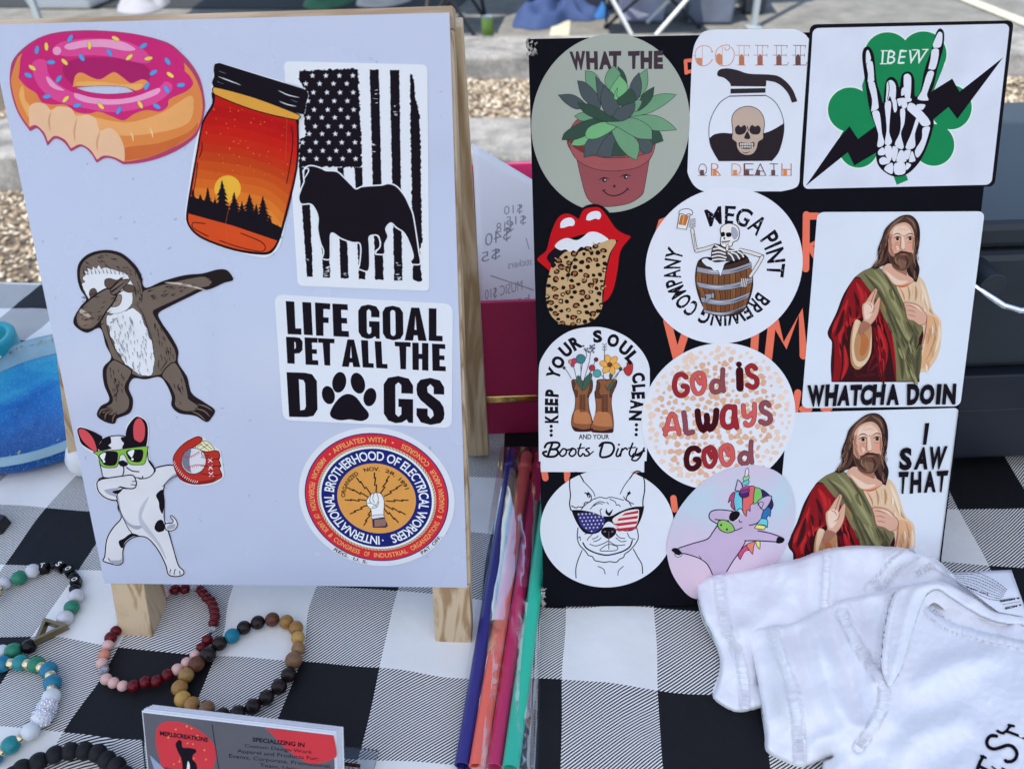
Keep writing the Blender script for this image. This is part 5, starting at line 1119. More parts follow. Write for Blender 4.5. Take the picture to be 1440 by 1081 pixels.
for k in range(6): t = R(60*k+10); a.e((216, 164, 82), 580+40*math.cos(t), 322+40*math.sin(t), 36, 22, 60*k+10, 16, line=(120, 70, 40), w=3)
a.e((104, 62, 46), 578, 322, 17, line=BK, w=3)
a.f((172, 52, 60), "680,350 700,335 705,305 725,320 742,310 745,345 738,380 715,402 690,385", line=BK, w=4)
for y in (180, 200, 220): a.l((50, 56, 62), 4, [(526, y-10), (540, y), (556, y-12)], smooth=False)
a.part('flowers')

# ---- god is always good
a = Art(PR, h0=.0004); a.disk((902, 585), (1118, 582), (1012, 482), (1008, 688))
a.base('sticker', circ(), (206, 214, 240), 'round sticker reading GOD IS ALWAYS GOOD over tan leopard spots', 'sticker', G2, smooth=False)
pts_ = []
for _ in range(20000):
    x, y = random.uniform(-1, 1), random.uniform(-1, 1)
    if x*x+y*y < .93**2 and all((x-u)**2+(y-v)**2 > .080**2 for u, v in pts_): pts_.append((x, y))
for x, y in pts_:
    a.flat = True; r_ = random.uniform(.022, .050); e_ = math.hypot(x, y); c = (204, 166, 148) if e_ < .8 else (216, 194, 190); t0 = random.uniform(0, 6)
    a.f(c, [(x+r_*random.uniform(.55, 1.35)*math.cos(t0+k*.9), y+r_*random.uniform(.55, 1.3)*math.sin(t0+k*.9)) for k in range(7)], k=2)
a.flat = False; a.step(); a.part('leopard_spots')
a.px(890, 480, 4.9125)
C1, C2, C3, C4 = (148, 40, 52), (196, 88, 92), (132, 72, 88), (62, 14, 26); LO = (54, 12, 26)
def br(col, w_, *ps):
    w_ *= 1.55
    for p in ps: a.l(LO, w_+6, p)
    for p in ps: a.l(col, w_, p)
br(C1, 20, "365,245 335,225 300,240 285,300 300,355 335,372 370,350 372,312 345,308")
br(C2, 18, "450,215 415,240 410,300 430,350 460,358 485,330 495,270 480,225 450,215", "440,250 465,290 480,260")
br(C3, 18, "605,285 575,270 545,290 545,335 575,348 605,325 608,285", "620,192 617,260 624,340")
br(C4, 30, "735,200 738,320"); a.e(C4, 731, 157, 20)
br(C1, 20, "845,185 820,165 790,185 800,225 845,250 855,290 830,315 790,300")
br(C2, 18, "222,640 240,560 262,500 285,510 310,600 318,635", "215,605 260,600 300,598")
br(C3, 20, "350,490 360,560 368,628 412,622")
br(C4, 24, "445,480 455,560 485,612 510,560 508,510", "510,560 530,605 565,560 575,475")
br(C1, 22, "690,455 650,450 620,490 620,560 650,590 690,570 700,500", "700,450 702,520 715,590")
br(C2, 18, "760,440 765,500 790,520 825,490", "838,430 838,500 825,560 790,578 775,560")
br(C3, 20, "938,440 915,418 885,440 895,480 940,505 945,545 915,565 880,550")
br(C4, 22, "452,750 430,735 390,745 368,800 378,860 415,875 450,850 452,815 430,812")
br(C1, 18, "530,728 495,750 488,800 505,850 535,860 562,830 570,780 555,740 530,728", "520,755 545,800 555,770")
br(C2, 18, "650,712 612,735 606,790 625,840 655,848 682,815 688,765 675,725 650,712", "640,740 665,785 675,755")
br(C3, 18, "800,780 768,765 738,790 742,830 775,842 800,815 803,780", "815,690 812,760 820,832")
a.part('brush_lettering')

# ---- dog with flag glasses
a = Art(PR, h0=.00023); a.disk((759.5, 738), (948, 735), (855, 659), (856, 825))
a.base('sticker', circ(), (201, 212, 241), 'round sticker of a line drawn bulldog wearing flag sunglasses', 'sticker', G2, smooth=False)
a.px(745, 650, 5.69)
for w_, p in ((6,"330,380 318,330 325,260 318,180 325,110 350,82 385,82 415,120 430,150"),(4,"430,150 470,190 505,230 522,270"),(6,"905,350 905,300 918,220 915,140 890,80 860,68 835,78 800,125"),(4,"800,125 755,185 722,250"),(5,"385,520 380,600 400,660 440,700 470,740 500,750 520,780 560,790 600,795 640,790 690,795 720,770 750,755 760,730 800,700 850,640 868,590 855,520"),
             (5,"418,700 385,780 368,850 370,920"),(5,"828,690 860,750 895,810 902,885"),(4,"545,828 590,850 602,888"),(4,"748,828 712,860 704,898"),(7,"425,640 450,680 500,710 560,730 620,738 690,725 750,705 800,670 820,620"),(4,"632,610 632,690"),(4,"632,650 600,665 560,700 600,705 690,700 700,670 640,650"),
             (4,"480,650 530,665 600,640 625,625"),(4,"640,630 690,660 760,655"),(4,"500,610 530,600 545,585"),(4,"510,630 545,620 570,600"),(4,"690,570 720,600 760,605"),(4,"690,600 730,630 770,625"),(4,"440,570 480,560 500,570 470,600 460,620"),(4,"390,600 400,590 405,620"),(4,"780,560 800,600 840,610"),
             (4,"520,290 560,275 610,285 640,275 700,285 750,300"),(4,"485,370 520,330 560,310 600,320"),(4,"500,350 550,325 580,330"),(4,"570,420 562,380 575,370"),(4,"690,340 710,335 722,350"),(4,"615,315 630,330"),(4,"640,290 680,310 690,330"),(4,"410,375 440,340 480,310 520,285"),(5,"440,240 480,255 470,280 490,260 485,310 440,320 430,350 400,355"),(5,"790,240 770,290 790,310 810,345"),(4,"750,270 770,300 830,330"),(5,"335,345 370,360 390,350")):
    a.l(BK, w_*1.6, p)
a.f(BK, "438,235! 465,240 460,222! 475,240 490,250! 470,260 462,280! 455,258"); a.f(BK, "775,240! 795,230 792,210! 803,235 810,245! 795,255 780,270! 785,250"); a.f(BK, "605,400 612,365! 630,400 665,368! 650,410 632,425")
a.f(BK, "570,560 580,525 610,515 650,515 685,525 690,560 665,590 632,608 600,595"); a.e((110, 112, 130), 600, 550, 10, 6); a.e((110, 112, 130), 660, 550, 10, 6)
a.l((110, 112, 130), 3, "632,550 632,600", smooth=False)
a.f(BK, "332,378! 400,378 500,395 580,425 650,425 720,390 820,355 915,348! 905,400 880,470 840,530 780,548 720,535 670,490 632,470 600,490 560,550 500,570 440,560 400,520 360,450")
a.part('bulldog_line_drawing')
FB = (52, 52, 132)
a.f(FB, "388,410 430,398 500,405 570,425 600,450 590,490 560,530 510,558 460,545 415,510 390,460")
for r_ in range(6):
    for k in range(7):
        x, y = 398+k*30+(r_ % 2)*14-8, 412+r_*28-k*1.5
        if inside(x, y, [(388,405),(500,400),(590,430),(600,480),(555,530),(510,552),(450,545),(395,470)]): a.star((214, 220, 242), x, y, 9)
GS = [(662,450),(700,420),(770,385),(865,372),(872,400),(868,450),(850,500),(800,535),(750,540),(700,515),(670,480)]
a.f((214, 208, 226), GS)
for k in range(4):
    y = 395+k*42
    a.f((172, 42, 66), [(max(668, 760-k*50), y+8-(0)), (868-k*2, y-14), (866-k*6, y+8), (max(672, 735-k*35) if k < 2 else 690+k*8, y+28)], smooth=False)
a.part('flag_lenses')

# ---- unicorn
a = Art(PR, (925, 640, 5.148), h0=.0008)
m_, t_, b_ = newmat('pastel_print')
tc = t_.nodes.new('ShaderNodeTexCoord'); n_ = t_.nodes.new('ShaderNodeTexNoise'); n_.inputs['Scale'].default_value = 14; n_.inputs['Detail'].default_value = 4
cr = t_.nodes.new('ShaderNodeValToRGB'); t_.links.new(tc.outputs['Object'], n_.inputs['Vector']); t_.links.new(n_.outputs[0], cr.inputs[0]); t_.links.new(cr.outputs[0], b_.inputs['Base Color'])
cr.color_ramp.elements[0].position = .3; cr.color_ramp.elements[0].color = (*alb((158, 200, 228)), 1); cr.color_ramp.elements[1].position = .72; cr.color_ramp.elements[1].color = (*alb((212, 184, 218)), 1)
e_ = cr.color_ramp.elements.new(.5); e_.color = (*alb((188, 182, 220)), 1); b_.inputs['Roughness'].default_value = .3
a.base('sticker', "62,680 80,560 130,420 220,290 340,180 480,105 620,70 740,75 850,110 930,180 975,280 990,400 970,540 920,670 850,780 740,880 600,960 450,1020 320,1035 230,1015 150,930 90,820", m_, 'pastel sticker of a dabbing unicorn with a rainbow mane', 'sticker', G2)
LV1 = (180, 166, 210); UL = (34, 28, 66)
a.f(LV1, "145,668 250,635 360,600 400,540 430,495 600,480 700,500 780,545 905,580 880,620 720,612 630,612 585,690 540,760 500,835 480,900! 400,900! 380,820 345,760 290,725 205,708 170,700")
a.f(LV1, "640,430 500,400 400,395 370,425 375,460 430,492 520,470 600,520 690,500 740,460 770,350 820,300 720,310 660,380 640,400")
for w_, p in ((6,"148,665 250,632 355,600 395,550 430,500"),(6,"170,703 205,708 290,735 345,770 375,815 392,855"),(6,"495,835 540,760 590,690 630,620"),(6,"625,612 720,612 850,620"),(6,"720,540 800,555 870,578"),(6,"540,398 440,388 385,400 368,430 378,460 430,492"),(6,"412,458 450,462 510,468"),(5,"550,540 580,530 606,518"),(6,"660,500 710,488 745,455"),(5,"585,462 590,478 606,474")): a.l(UL, w_*1.35, p)
a.l(UL, 5, "296,722 312,740", smooth=False)
MN = [(176, 66, 120), (96, 186, 220), (206, 100, 104), (116, 184, 104), (46, 40, 96)]
for c, p in (((176,66,120),"550,262 520,290 505,340! 530,320 525,360 550,395! 560,330"),((96,186,220),"556,262! 600,262 612,400! 595,378 560,402! 548,330"),((206,100,104),"612,265! 640,225 700,225 690,330 665,360! 665,402! 645,388 637,438! 612,400"),((116,184,104),"700,225! 742,240 752,290 745,320! 690,350! 690,290"),((46,40,96),"745,245 785,265 815,300 832,350 820,388! 790,360 765,380! 770,330"),((40,110,180),"770,365! 812,380 810,440! 795,430 780,460! 745,450"),((96,186,220),"745,450! 790,462 788,520! 770,500 712,495!"),((226,210,110),"712,495! 775,505 765,532! 695,522!"),
            ((196,76,124),"590,690 640,640 660,680! 625,690 592,750! 578,720"),((214,124,110),"640,640 700,615! 690,660 683,712! 660,680"),((226,210,110),"705,615! 735,618 735,675! 712,648")):
    a.f(c, p, line=UL, w=5.4)
a.f((188, 176, 220), "555,250! 575,170! 600,195 610,250", line=UL, w=6.8); a.f((180, 168, 214), "720,330 780,290 818,288! 820,305 800,350 760,390", line=UL, w=6.8); a.l(UL, 5, "720,355 740,330 760,340 750,370 735,378")
a.f((74, 36, 110), "585,265 620,240 652,260 652,290 610,302 588,285", line=UL, w=5.4)
for c, p in (((176,66,130),"598,238 650,215 655,240 605,262"),((116,60,140),"592,255 652,238 655,262 600,275"),((96,186,210),"612,190 650,170 654,200 612,215"),((140,200,150),"620,150 652,135 654,165 616,180"),((220,200,226),"632,100 648,88 655,110 650,140 628,150")): a.f(c, p, line=UL, w=4.7)
a.f((128, 184, 94), "430,500 440,468 480,462 530,490 552,535 520,552 480,550 445,530", line=UL, w=6.8); a.e(UL, 455, 498, 8); a.e(UL, 497, 530, 8)
a.f(BK, "512,450 530,405 580,400 590,425 570,460 535,472"); a.l(WH, 5, "592,425 575,455 545,472", taper=1)
a.f(BK, "95,680! 110,665 145,668 172,700! 150,712 118,700"); a.f(WH, "120,705 150,715 172,702 165,722 135,728", line=UL, w=5.4); a.f(BK, "850,625! 860,590 880,578! 905,590 915,605! 900,625 870,632"); a.l(WH, 6, "882,582 910,592", taper=1)
a.part('unicorn_print')
# ================================================================== pink box with price list
mag = plain('magenta_card', (.42, .018, .085), .5, lin_=True, var=.06, vscale=20); gold = plain('gold_band', (.75, .5, .16), .22, metal=1, lin_=True)
bx = empty('gift_box', at(700, 613, 0)+Vector((.07, .08, 0)), 'open magenta gift box with a gold band and papers inside', 'box')
b0 = at(668, 611, 0); BY = b0.y; BX0 = b0.x-.012; BW, BD, BH = .20, .155, .106
def bxp(c, s_, nm, mt): m_ = MB(); m_.box(c, s_); return m_.build(nm, mt, bx, bevel=.0008)
bxp((BX0+BW/2, BY+.0015, BH/2), (BW, .003, BH), 'front_panel', mag)
bxp((BX0+BW/2, BY+BD, .066), (BW, .003, .132), 'back_panel', plain('magenta_card_sunlit', (.48, .03, .14), .5, lin_=True))  # lighter copy of the box colour, sunlight painted into the back panel
for x in (BX0+.0015, BX0+BW-.0015): bxp((x, BY+BD/2+.001, BH/2), (.003, BD-.006, BH), 'side_panel', mag)
bxp((BX0+BW/2, BY+BD/2, .002), (BW-.007, BD-.007, .003), 'bottom_panel', mag)
zb = .031; bxp((BX0+BW/2, BY-.0006, zb), (BW+.001, .001, .0055), 'gold_band', gold)
# paper sheets in the box
pap = plain('paper', (.86, .87, .88), .75, lin_=True, bump=.15, bscale=12)
class Bent:                                      # a softly bent upright sheet seen through px coordinates
    def __init__(s, y0, lean, wob, ph): s.y0 = y0; s.P = tilt(0, y0, 0, R(6), lean); s.wob = wob; s.ph = ph
    def ab(s, px, py): return s.P.ab(px, py)
    def pos(s, a_, b_, h=0): return s.P.pos(a_, b_, h+s.wob*math.sin(a_*38+b_*22+s.ph))
def sheet(surf, outline, name, mat, label, cat, group=None, n=16):
    P = [(p[0], p[1]) for p in parse(outline)]     # TL TR BR BL
    V = []
    for i in range(n+1):
        for j in range(n+1):
            u, v = j/n, i/n; q = [((P[0][k]*(1-u)+P[1][k]*u)*(1-v)+(P[3][k]*(1-u)+P[2][k]*u)*v) for k in (0, 1)]
            V.append(surf.pos(*surf.ab(*q)))
    o = mesh(name, V, [(i*(n+1)+j, i*(n+1)+j+1, (i+1)*(n+1)+j+1, (i+1)*(n+1)+j) for i in range(n) for j in range(n)], mat, smooth=True)
    s_ = o.modifiers.new('thickness', 'SOLIDIFY'); s_.thickness = .00015; s_.offset = -1
    return tag(o, label, cat, group)
sf = Bent(BY+.014, R(33), .0022, 0)
sh = sheet(sf, "664,201 830,300 812,470 676,455", 'paper_sheet', pap, 'handwritten price list standing in the pink box', 'paper')
a = Art(sf); a.root = sh; a.h = .0003; INK_ = (130, 136, 168)
def hand(s_, x, y, w_, h_, g=0): a.text(s_, [(x+w_, y), (x, y-g), (x, y+h_-g), (x+w_, y+h_)], INK_, -.012)
for q in (("$10",709,286,26,14,-4),("$15",712,302,28,14,-3),("$18",698,310,24,16,-4),("$40",682,318,36,20,-12),("$5",677,348,26,16,-8),("stickers",714,362,34,10,-6),("MUSIC $10",682,394,52,16,-14),("bows",704,414,40,12,-4)): hand(*q)
a.l(INK_, 1.2, "690,388 750,408"); a.l(INK_, 1, "740,335 744,350")
a.part('handwriting')
sheet(Bent(BY+.040, R(33), .002, 2), "690,215 800,330 790,470 690,440", 'paper_sheet', pap, 'second folded paper behind the price list in the box', 'paper')

# ================================================================== dark case with a chrome handle
cs = empty('tool_case', at(1400, 668, 0)+Vector((.1, .1, 0)), 'dark grey case with a bent chrome handle behind the board', 'case')
cm = plain('case_grey', (.022, .027, .033), .42, lin_=True, var=.12, vscale=8); cd = plain('case_dark', (.010, .013, .022), .45, lin_=True); chrome = plain('chrome', (.85, .86, .88), .08, metal=1, lin_=True)
c0 = at(1400, 690, 0); cy_ = c0.y+.012; x0, x1 = .19, .62
def csb(z0, z1, y0, y1, nm, mt, bev=.003, xa=x0, xb=x1): m_ = MB(); m_.box(((xa+xb)/2, (y0+y1)/2, (z0+z1)/2), (xb-xa, y1-y0, z1-z0)); return m_.build(nm, mt, cs, bevel=bev)
def zof(py, y, px=1400):
    r = ray(px, py); return CAM.z+r.z*(y/r.y)
ya = cy_; za = zof(576, ya); zb_ = zof(528, ya); zc = zof(510, ya+.006); zd = zof(358, ya+.006); ze = zof(312, ya+.012)
csb(.012, za-.001, ya+.004, ya+.2, 'base_shell', cd); csb(za, zb_, ya, ya+.2, 'seam_band', cd, .001)
csb(zb_+.0006, zd, ya+.006, ya+.2, 'front_shell', cm, .004); csb(zd+.0006, ze, ya+.010, ya+.196, 'lid', cm, .004)
for x in (x0+.03, x1-.03): m_ = MB(); m_.tube([(x, ya+.03, 0), (x, ya+.03, .012)], .012, 16); m_.build('rubber_foot', cd, cs)
hz = zof(402, ya-.01, 1395); hx = at(1393, 402, hz).x
for k, x in enumerate((hx, hx+.16)): m_ = MB(); m_.tube([(x, ya+.008, hz+.001), (x, ya-.012, hz+.001)], .0065, 24); m_.build('handle_knob', cm, cs, bevel=.0005)
m_ = MB(); m_.tube([(hx-.012, ya-.006, hz+.001), (hx-.008, ya-.010, hz), (hx+.006, ya-.016, hz-.008), (hx+.014, ya-.018, hz-.010), (hx+.08, ya-.018, hz-.010), (hx+.146, ya-.018, hz-.010), (hx+.16, ya-.012, hz)], .0017, 14); m_.build('handle', chrome, cs, smooth=True)
m_ = MB(); m_.box((x0+.2, ya-.001, za+.006), (.006, .002, .003)); m_.build('latch', cd, cs)

# ================================================================== straws in a clear bag
def up(px, py, z): return at(px, py, z)
SG = 'reusable straws in the clear sleeve'
def straw(c, p0, p1, r, z, label, ring=None):
    mt = plain('straw_plastic', alb(c, .8), .28, lin_=True, spec=.6)
    A, B = up(*p0, z), up(*p1, z); d = (B-A); N = 24
    pts = [A+d*(k/N) for k in range(N+1)]
    V_ = MB(); V_.tube(pts, r, 20, caps=False); V_.tube(pts[::-1], r*.82, 20, caps=False)
    n = 20; b1, b2 = 0, (N+1)*n
    for k in range(n):
        k2 = (k+1) % n
    # annular ends
    zc_ = d.normalized(); aa = zc_.orthogonal().normalized(); bb = zc_.cross(aa)
    for P_, s_ in ((A, 1), (B, -1)):
        ri = [P_+(aa*math.cos(2*math.pi*k/n)+bb*math.sin(2*math.pi*k/n))*r*.82 for k in range(n)]; ro = [P_+(aa*math.cos(2*math.pi*k/n)+bb*math.sin(2*math.pi*k/n))*r for k in range(n)]
        V_.add(ri+ro, [(k, (k+1) % n, n+(k+1) % n, n+k) for k in range(n)])
    o = V_.build('straw', mt, smooth=True, origin=(A+B)/2); tag(o, label, 'straw', SG)
    if ring:
        q = A+d*ring; w_ = MB(); w_.tube([q-zc_*.003, q-zc_*.0015, q+zc_*.0015, q+zc_*.003], [r*1.02, r*1.28, r*1.28, r*1.02], 20); w_.build('stop_ring', mt, o, smooth=True)
    return o
straw((40, 40, 128), (722, 636), (650, 1076), .0036, .0040, 'dark blue straw, leftmost in the clear sleeve', .06)
straw((250, 98, 90), (741, 640), (671, 1078), .0038, .0060, 'coral straw second from the left in the clear sleeve', .055)
straw((178, 30, 96), (760, 640), (695, 1078), .0038, .0042, 'magenta straw between the coral and the teal ones', .06)
straw((20, 178, 160), (770, 700), (718, 1080), .0039, .0066, 'teal straw, rightmost in the clear sleeve')
# sleeve
m_, t, b = newmat('clear_film'); film = m_
tp_ = t.nodes.new('ShaderNodeBsdfTransparent'); tp_.inputs[0].default_value = (.95, .96, .98, 1); gl = t.nodes.new('ShaderNodeBsdfGlossy'); gl.inputs['Roughness'].default_value = .08; gl.inputs[0].default_value = (1, 1, 1, 1)
fr = t.nodes.new('ShaderNodeFresnel'); fr.inputs[0].default_value = 1.5; ms = t.nodes.new('ShaderNodeMixShader'); ad = t.nodes.new('ShaderNodeMath'); ad.operation = 'MULTIPLY_ADD'; ad.inputs[1].default_value = .4; ad.inputs[2].default_value = .0; ad.use_clamp = True
t.links.new(fr.outputs[0], ad.inputs[0]); t.links.new(ad.outputs[0], ms.inputs[0]); t.links.new(tp_.outputs[0], ms.inputs[1]); t.links.new(gl.outputs[0], ms.inputs[2]); t.links.new(ms.outputs[0], t.nodes['Material Output'].inputs[0])
V = []; NI, NJ = 110, 34
for i in range(NI+1):
    v = i/NI; L_ = (704-(704-632)*v, 628+v*470); R_ = (768-(768-757)*v*1.0, 628+v*470)
    for j in range(NJ+1):
        u = j/NJ; px, py = L_[0]+(R_[0]-L_[0])*u, L_[1]
        q = Vector((px*.02, py*.006, 0)); cr_ = .0012*noise.noise(q*2.2)+.0005*abs(noise.noise(q*7+Vector((3, 3, 3))))
        uu = max(0, min(1, (u-.14)/.82)); z = .0024+.0098*math.sin(math.pi*uu)**.75+cr_*(1 if .04 < u < .96 else .3)
        V.append(up(px, py, z))
o = mesh('plastic_sleeve', V, [(i*(NJ+1)+j, i*(NJ+1)+j+1, (i+1)*(NJ+1)+j+1, (i+1)*(NJ+1)+j) for i in range(NI) for j in range(NJ)], film, smooth=True); tag(o, 'crinkled clear plastic sleeve holding four coloured straws', 'plastic sleeve')

# ================================================================== bracelets
def beadmat(kind):
    P = {'black': ((.005,)*3, .1), 'matte': ((.007, .007, .009), .5), 'red': ((.11, .004, .008), .06), 'dark': ((.018, .011, .010), .2), 'brown': ((.12, .042, .022), .18), 'teal': ((.012, .17, .24), .35),
         'pink': ((.62, .30, .25), .22), 'orange': ((.62, .24, .15), .22), 'silver': ((.5, .5, .52), .25), 'goldm': ((.72, .6, .36), .2)}
    V_ = {'white': ((.66, .66, .68), (.12, .12, .13), 14, .25), 'green': ((.008, .10, .05), (.03, .28, .16), 10, .2), 'blue': ((.01, .13, .34), (.015, .22, .22), 5, .2), 'tealg': ((.012, .15, .17), (.02, .30, .30), 5, .2), 'pale': ((.58, .62, .62), (.70, .74, .74), 6, .15),
          'tan': ((.24, .11, .025), (.40, .21, .055), 9, .18), 'yellow': ((.40, .21, .03), (.56, .35, .10), 8, .18), 'stripe': ((.09, .035, .012), (.44, .25, .10), 12, .2), 'jasper': ((.045, .02, .012), (.34, .18, .08), 7, .15), 'pinkm': ((.66, .34, .28), (.72, .50, .45), 8, .25), 'olive': ((.20, .11, .03), (.38, .23, .07), 10, .2), 'rhine': ((.5, .5, .52), (.85, .85, .88), 30, .15)}
    if kind in P:
        c, r_ = P[kind]; return plain('bead_'+kind, c, r_, lin_=True, spec=.28, metal=1 if kind in ('silver', 'goldm') else 0, bump=.5 if kind == 'silver' else (.2 if kind == 'matte' else 0), bscale=900 if kind == 'silver' else 500, var=.12, vscale=150)
    key = 'bead_'+kind
    if key in MATS: return MATS[key]
    c1, c2, sc, ro = V_[kind]; m_, t, b = newmat(key); tc = t.nodes.new('ShaderNodeTexCoord'); n = t.nodes.new('ShaderNodeTexNoise'); n.inputs['Scale'].default_value = sc*22; n.inputs['Detail'].default_value = 4; n.inputs['Distortion'].default_value = 1.5
    t.links.new(tc.outputs['Object'], n.inputs['Vector']); cr = t.nodes.new('ShaderNodeValToRGB'); e = cr.color_ramp.elements
    if kind == 'white': e[0].position = .46; e[0].color = (*c1, 1); e[1].position = .54; e[1].color = (*c1, 1); q = e.new(.5); q.color = (*c2, 1)
    elif kind in ('stripe', 'green', 'jasper'):
        w_ = t.nodes.new('ShaderNodeTexWave'); w_.inputs['Scale'].default_value = 130; w_.inputs['Distortion'].default_value = 5; t.links.new(tc.outputs['Object'], w_.inputs['Vector']); e[0].color = (*c1, 1); e[1].color = (*c2, 1); t.links.new(w_.outputs[1], cr.inputs[0])
    else: e[0].position = .35; e[0].color = (*c1, 1); e[1].position = .65; e[1].color = (*c2, 1)
    if not cr.inputs[0].is_linked: t.links.new(n.outputs[0], cr.inputs[0])
    t.links.new(cr.outputs[0], b.inputs['Base Color']); b.inputs['Roughness'].default_value = ro*.7; b.inputs['Specular IOR Level'].default_value = .35; MATS[key] = m_; return m_
SPH = {}
def sphere_mesh(kind, n=20, m2=14):
    if kind in SPH: return SPH[kind]
    V = [(0, 0, 1)]; Fc = []
    for i in range(1, m2):
        for k in range(n): a_ = math.pi*i/m2; b_ = 2*math.pi*k/n; V.append((math.sin(a_)*math.cos(b_), math.sin(a_)*math.sin(b_), math.cos(a_)))
    V.append((0, 0, -1)); L_ = len(V)-1
    for k in range(n): Fc.append((0, 1+k, 1+(k+1) % n)); Fc.append((L_, L_-n+(k+1) % n, L_-n+k))
    for i in range(m2-2):
        for k in range(n): a_ = 1+i*n; Fc.append((a_+k, a_+n+k, a_+n+(k+1) % n, a_+(k+1) % n))
    me = bpy.data.meshes.new('bead'); me.from_pydata(V, [], Fc); me.polygons.foreach_set('use_smooth', [True]*len(me.polygons)); me.materials.append(beadmat(kind)); SPH[kind] = me; return me
def bead(root, px, py, rpx, kind, name='bead', sq=None, lift=0):
    r = .008
    for _ in range(4): p = at(px, py, r+lift); r = rpx*(p-CAM).dot(fwd)/F
    o = bpy.data.objects.new(name, sphere_mesh(kind)); o.location = p-root.location; s_ = sq or (1, 1, 1); o.scale = (r*s_[0], r*s_[1], r*s_[2]); o.rotation_euler = (random.uniform(0, 3), random.uniform(0, 3), random.uniform(0, 3)) if not sq else (0, 0, 0)
    link(o, root); return p, r
def cord(root, P, closed=False):
    m_ = MB(); m_.tube(P+([P[0]] if closed else []), .0006, 6); m_.build('cord', beadmat('black'), root)
def bracelet(label, T, items, rsc=1.0):
    ox, oy, s_ = T; root = empty('bracelet', at(ox+items[0][0]/s_, oy+items[0][1]/s_, 0), label, 'bracelet', 'beaded bracelets laid out on the cloth'); P = []
    for it in items:
        x, y, r_, k = it[:4]; lift = it[4] if len(it) > 4 else (.0024 if k in ('goldm', 'silver') and r_ < 24 else 0)
        if k == 'goldm': r_ *= 1.25
        if k == '-': P.append(at(ox+x/s_, oy+y/s_, .004)); continue
        nm = 'spacer' if k in ('goldm', 'silver') else 'bead'
        p, rr = bead(root, ox+x/s_, oy+y/s_, r_/s_*rsc, k, nm, lift=lift); P.append(p)
    cord(root, P); return root
C5 = (0, 760, 3.367); C6 = (120, 800, 3.847)
b1 = bracelet('marbled white, green and black bracelet with letter beads and a brass triangle', C5, [(-40,262,20,'goldm'),(-10,240,20,'goldm'),(22,202,30,'white'),(90,175,34,'green'),(155,142,33,'white'),(208,130,20,'black'),(252,117,18,'black'),(288,125,20,'black'),(325,140,20,'black'),(350,170,22,'black'),(360,198,22,'black'),(353,228,24,'black'),(362,262,34,'white'),(340,315,35,'green'),(308,366,37,'white')])
def cube_bead(root, px, py, rpx, ch, g):
    p = at(px, py, .004); r = rpx*(p-CAM).dot(fwd)/F; p = at(px, py, r); X = Vector((math.cos(g), math.sin(g), 0)); Y = Vector((-math.sin(g), math.cos(g), 0)); m_ = MB(); m_.box(p, (r*2, r*2, r*2), X, Y); o = m_.build('letter_bead', beadmat('black'), root, bevel=.0008); o['label'] = 'black cube bead lettered '+ch
    sf_ = Plane(p+Vector((0, 0, r*1.02)), X, Y); aa = Art(sf_); aa.root = root; aa.map = lambda x, y: (x*r, y*r); aa.h = .00004
    aa.text(ch, [(-.45, .6), (.45, .6), (.45, -.6), (-.45, -.6)], (215, 220, 230), .02); aa.V = aa.V; q = mesh('letter', [v-root.location for v in aa.V], aa.F, aa.mats, aa.M, o, origin=(0, 0, 0))
for x, y, ch, g in ((208,131,'T',.2),(286,124,'S',-.5),(330,145,'O',-.9),(360,196,'O',-1.3)): cube_bead(b1, x/3.367, 760+y/3.367, 6.6, ch, g)
br_m = plain('brass', (.30, .22, .12), .4, metal=1, lin_=True); tri = [at(x/3.367, 760+y/3.367, .0035) for x, y in ((222, 384), (332, 418), (172, 496))]
cen_ = sum(tri, Vector())/3; inn = [cen_+(p-cen_)*.62 for p in tri]; m_ = MB(); dz = Vector((0, 0, .004))
for k in range(3): j = (k+1) % 3; m_.hexa([tri[k], tri[j], inn[j], inn[k]], [tri[k]+dz, tri[j]+dz, inn[j]+dz, inn[k]+dz])
m_.build('triangle_pendant', br_m, b1)
for x, y, r_, k in ((137,500,34,'black'),(62,522,38,'green'),(8,528,36,'pale')): bead(b1, x/3.367, 760+y/3.367, r_/3.367, k)
b2 = bracelet('blue and teal agate bracelet with gold spacers and a rhinestone bead', C5, [(12,582,40,'blue'),(52,580,20,'goldm'),(97,576,38,'tealg'),(129,583,20,'goldm'),(172,586,40,'green'),(194,597,20,'goldm'),(230,612,40,'blue'),(238,637,20,'goldm'),(249,672,40,'blue'),(244,698,18,'goldm'),(243,740,42,'pale'),(222,790,44,'rhine'),(200,835,46,'rhine'),(143,902,43,'pale'),(95,936,18,'goldm'),(50,967,43,'tealg'),(6,1000,18,'goldm'),(-30,1030,40,'blue')])
m_ = MB(); random.seed(12)
for cx_, cy__, rr in ((222,790,44),(200,835,46),(212,812,48)):
    p = at(cx_/3.367, 760+cy__/3.367, .005); r = rr/3.367*(p-CAM).dot(fwd)/F; p = at(cx_/3.367, 760+cy__/3.367, r)
    for k in range(90):
        z = 1-2*(k+.5)/90; a_ = k*2.4; q = Vector((math.sqrt(1-z*z)*math.cos(a_), math.sqrt(1-z*z)*math.sin(a_), z)); c_ = p+q*r*1.0; s_ = .00055; t1 = q.orthogonal().normalized()*s_; t2 = q.cross(t1)
        m_.add([c_+t1, c_+t2, c_-t1, c_-t2, c_+q*s_*.9], [(0, 1, 4), (1, 2, 4), (2, 3, 4), (3, 0, 4)])
o = m_.build('rhinestones', plain('crystal', (.9, .9, .95), .04, metal=.6, lin_=True), b2); o['kind'] = 'stuff'
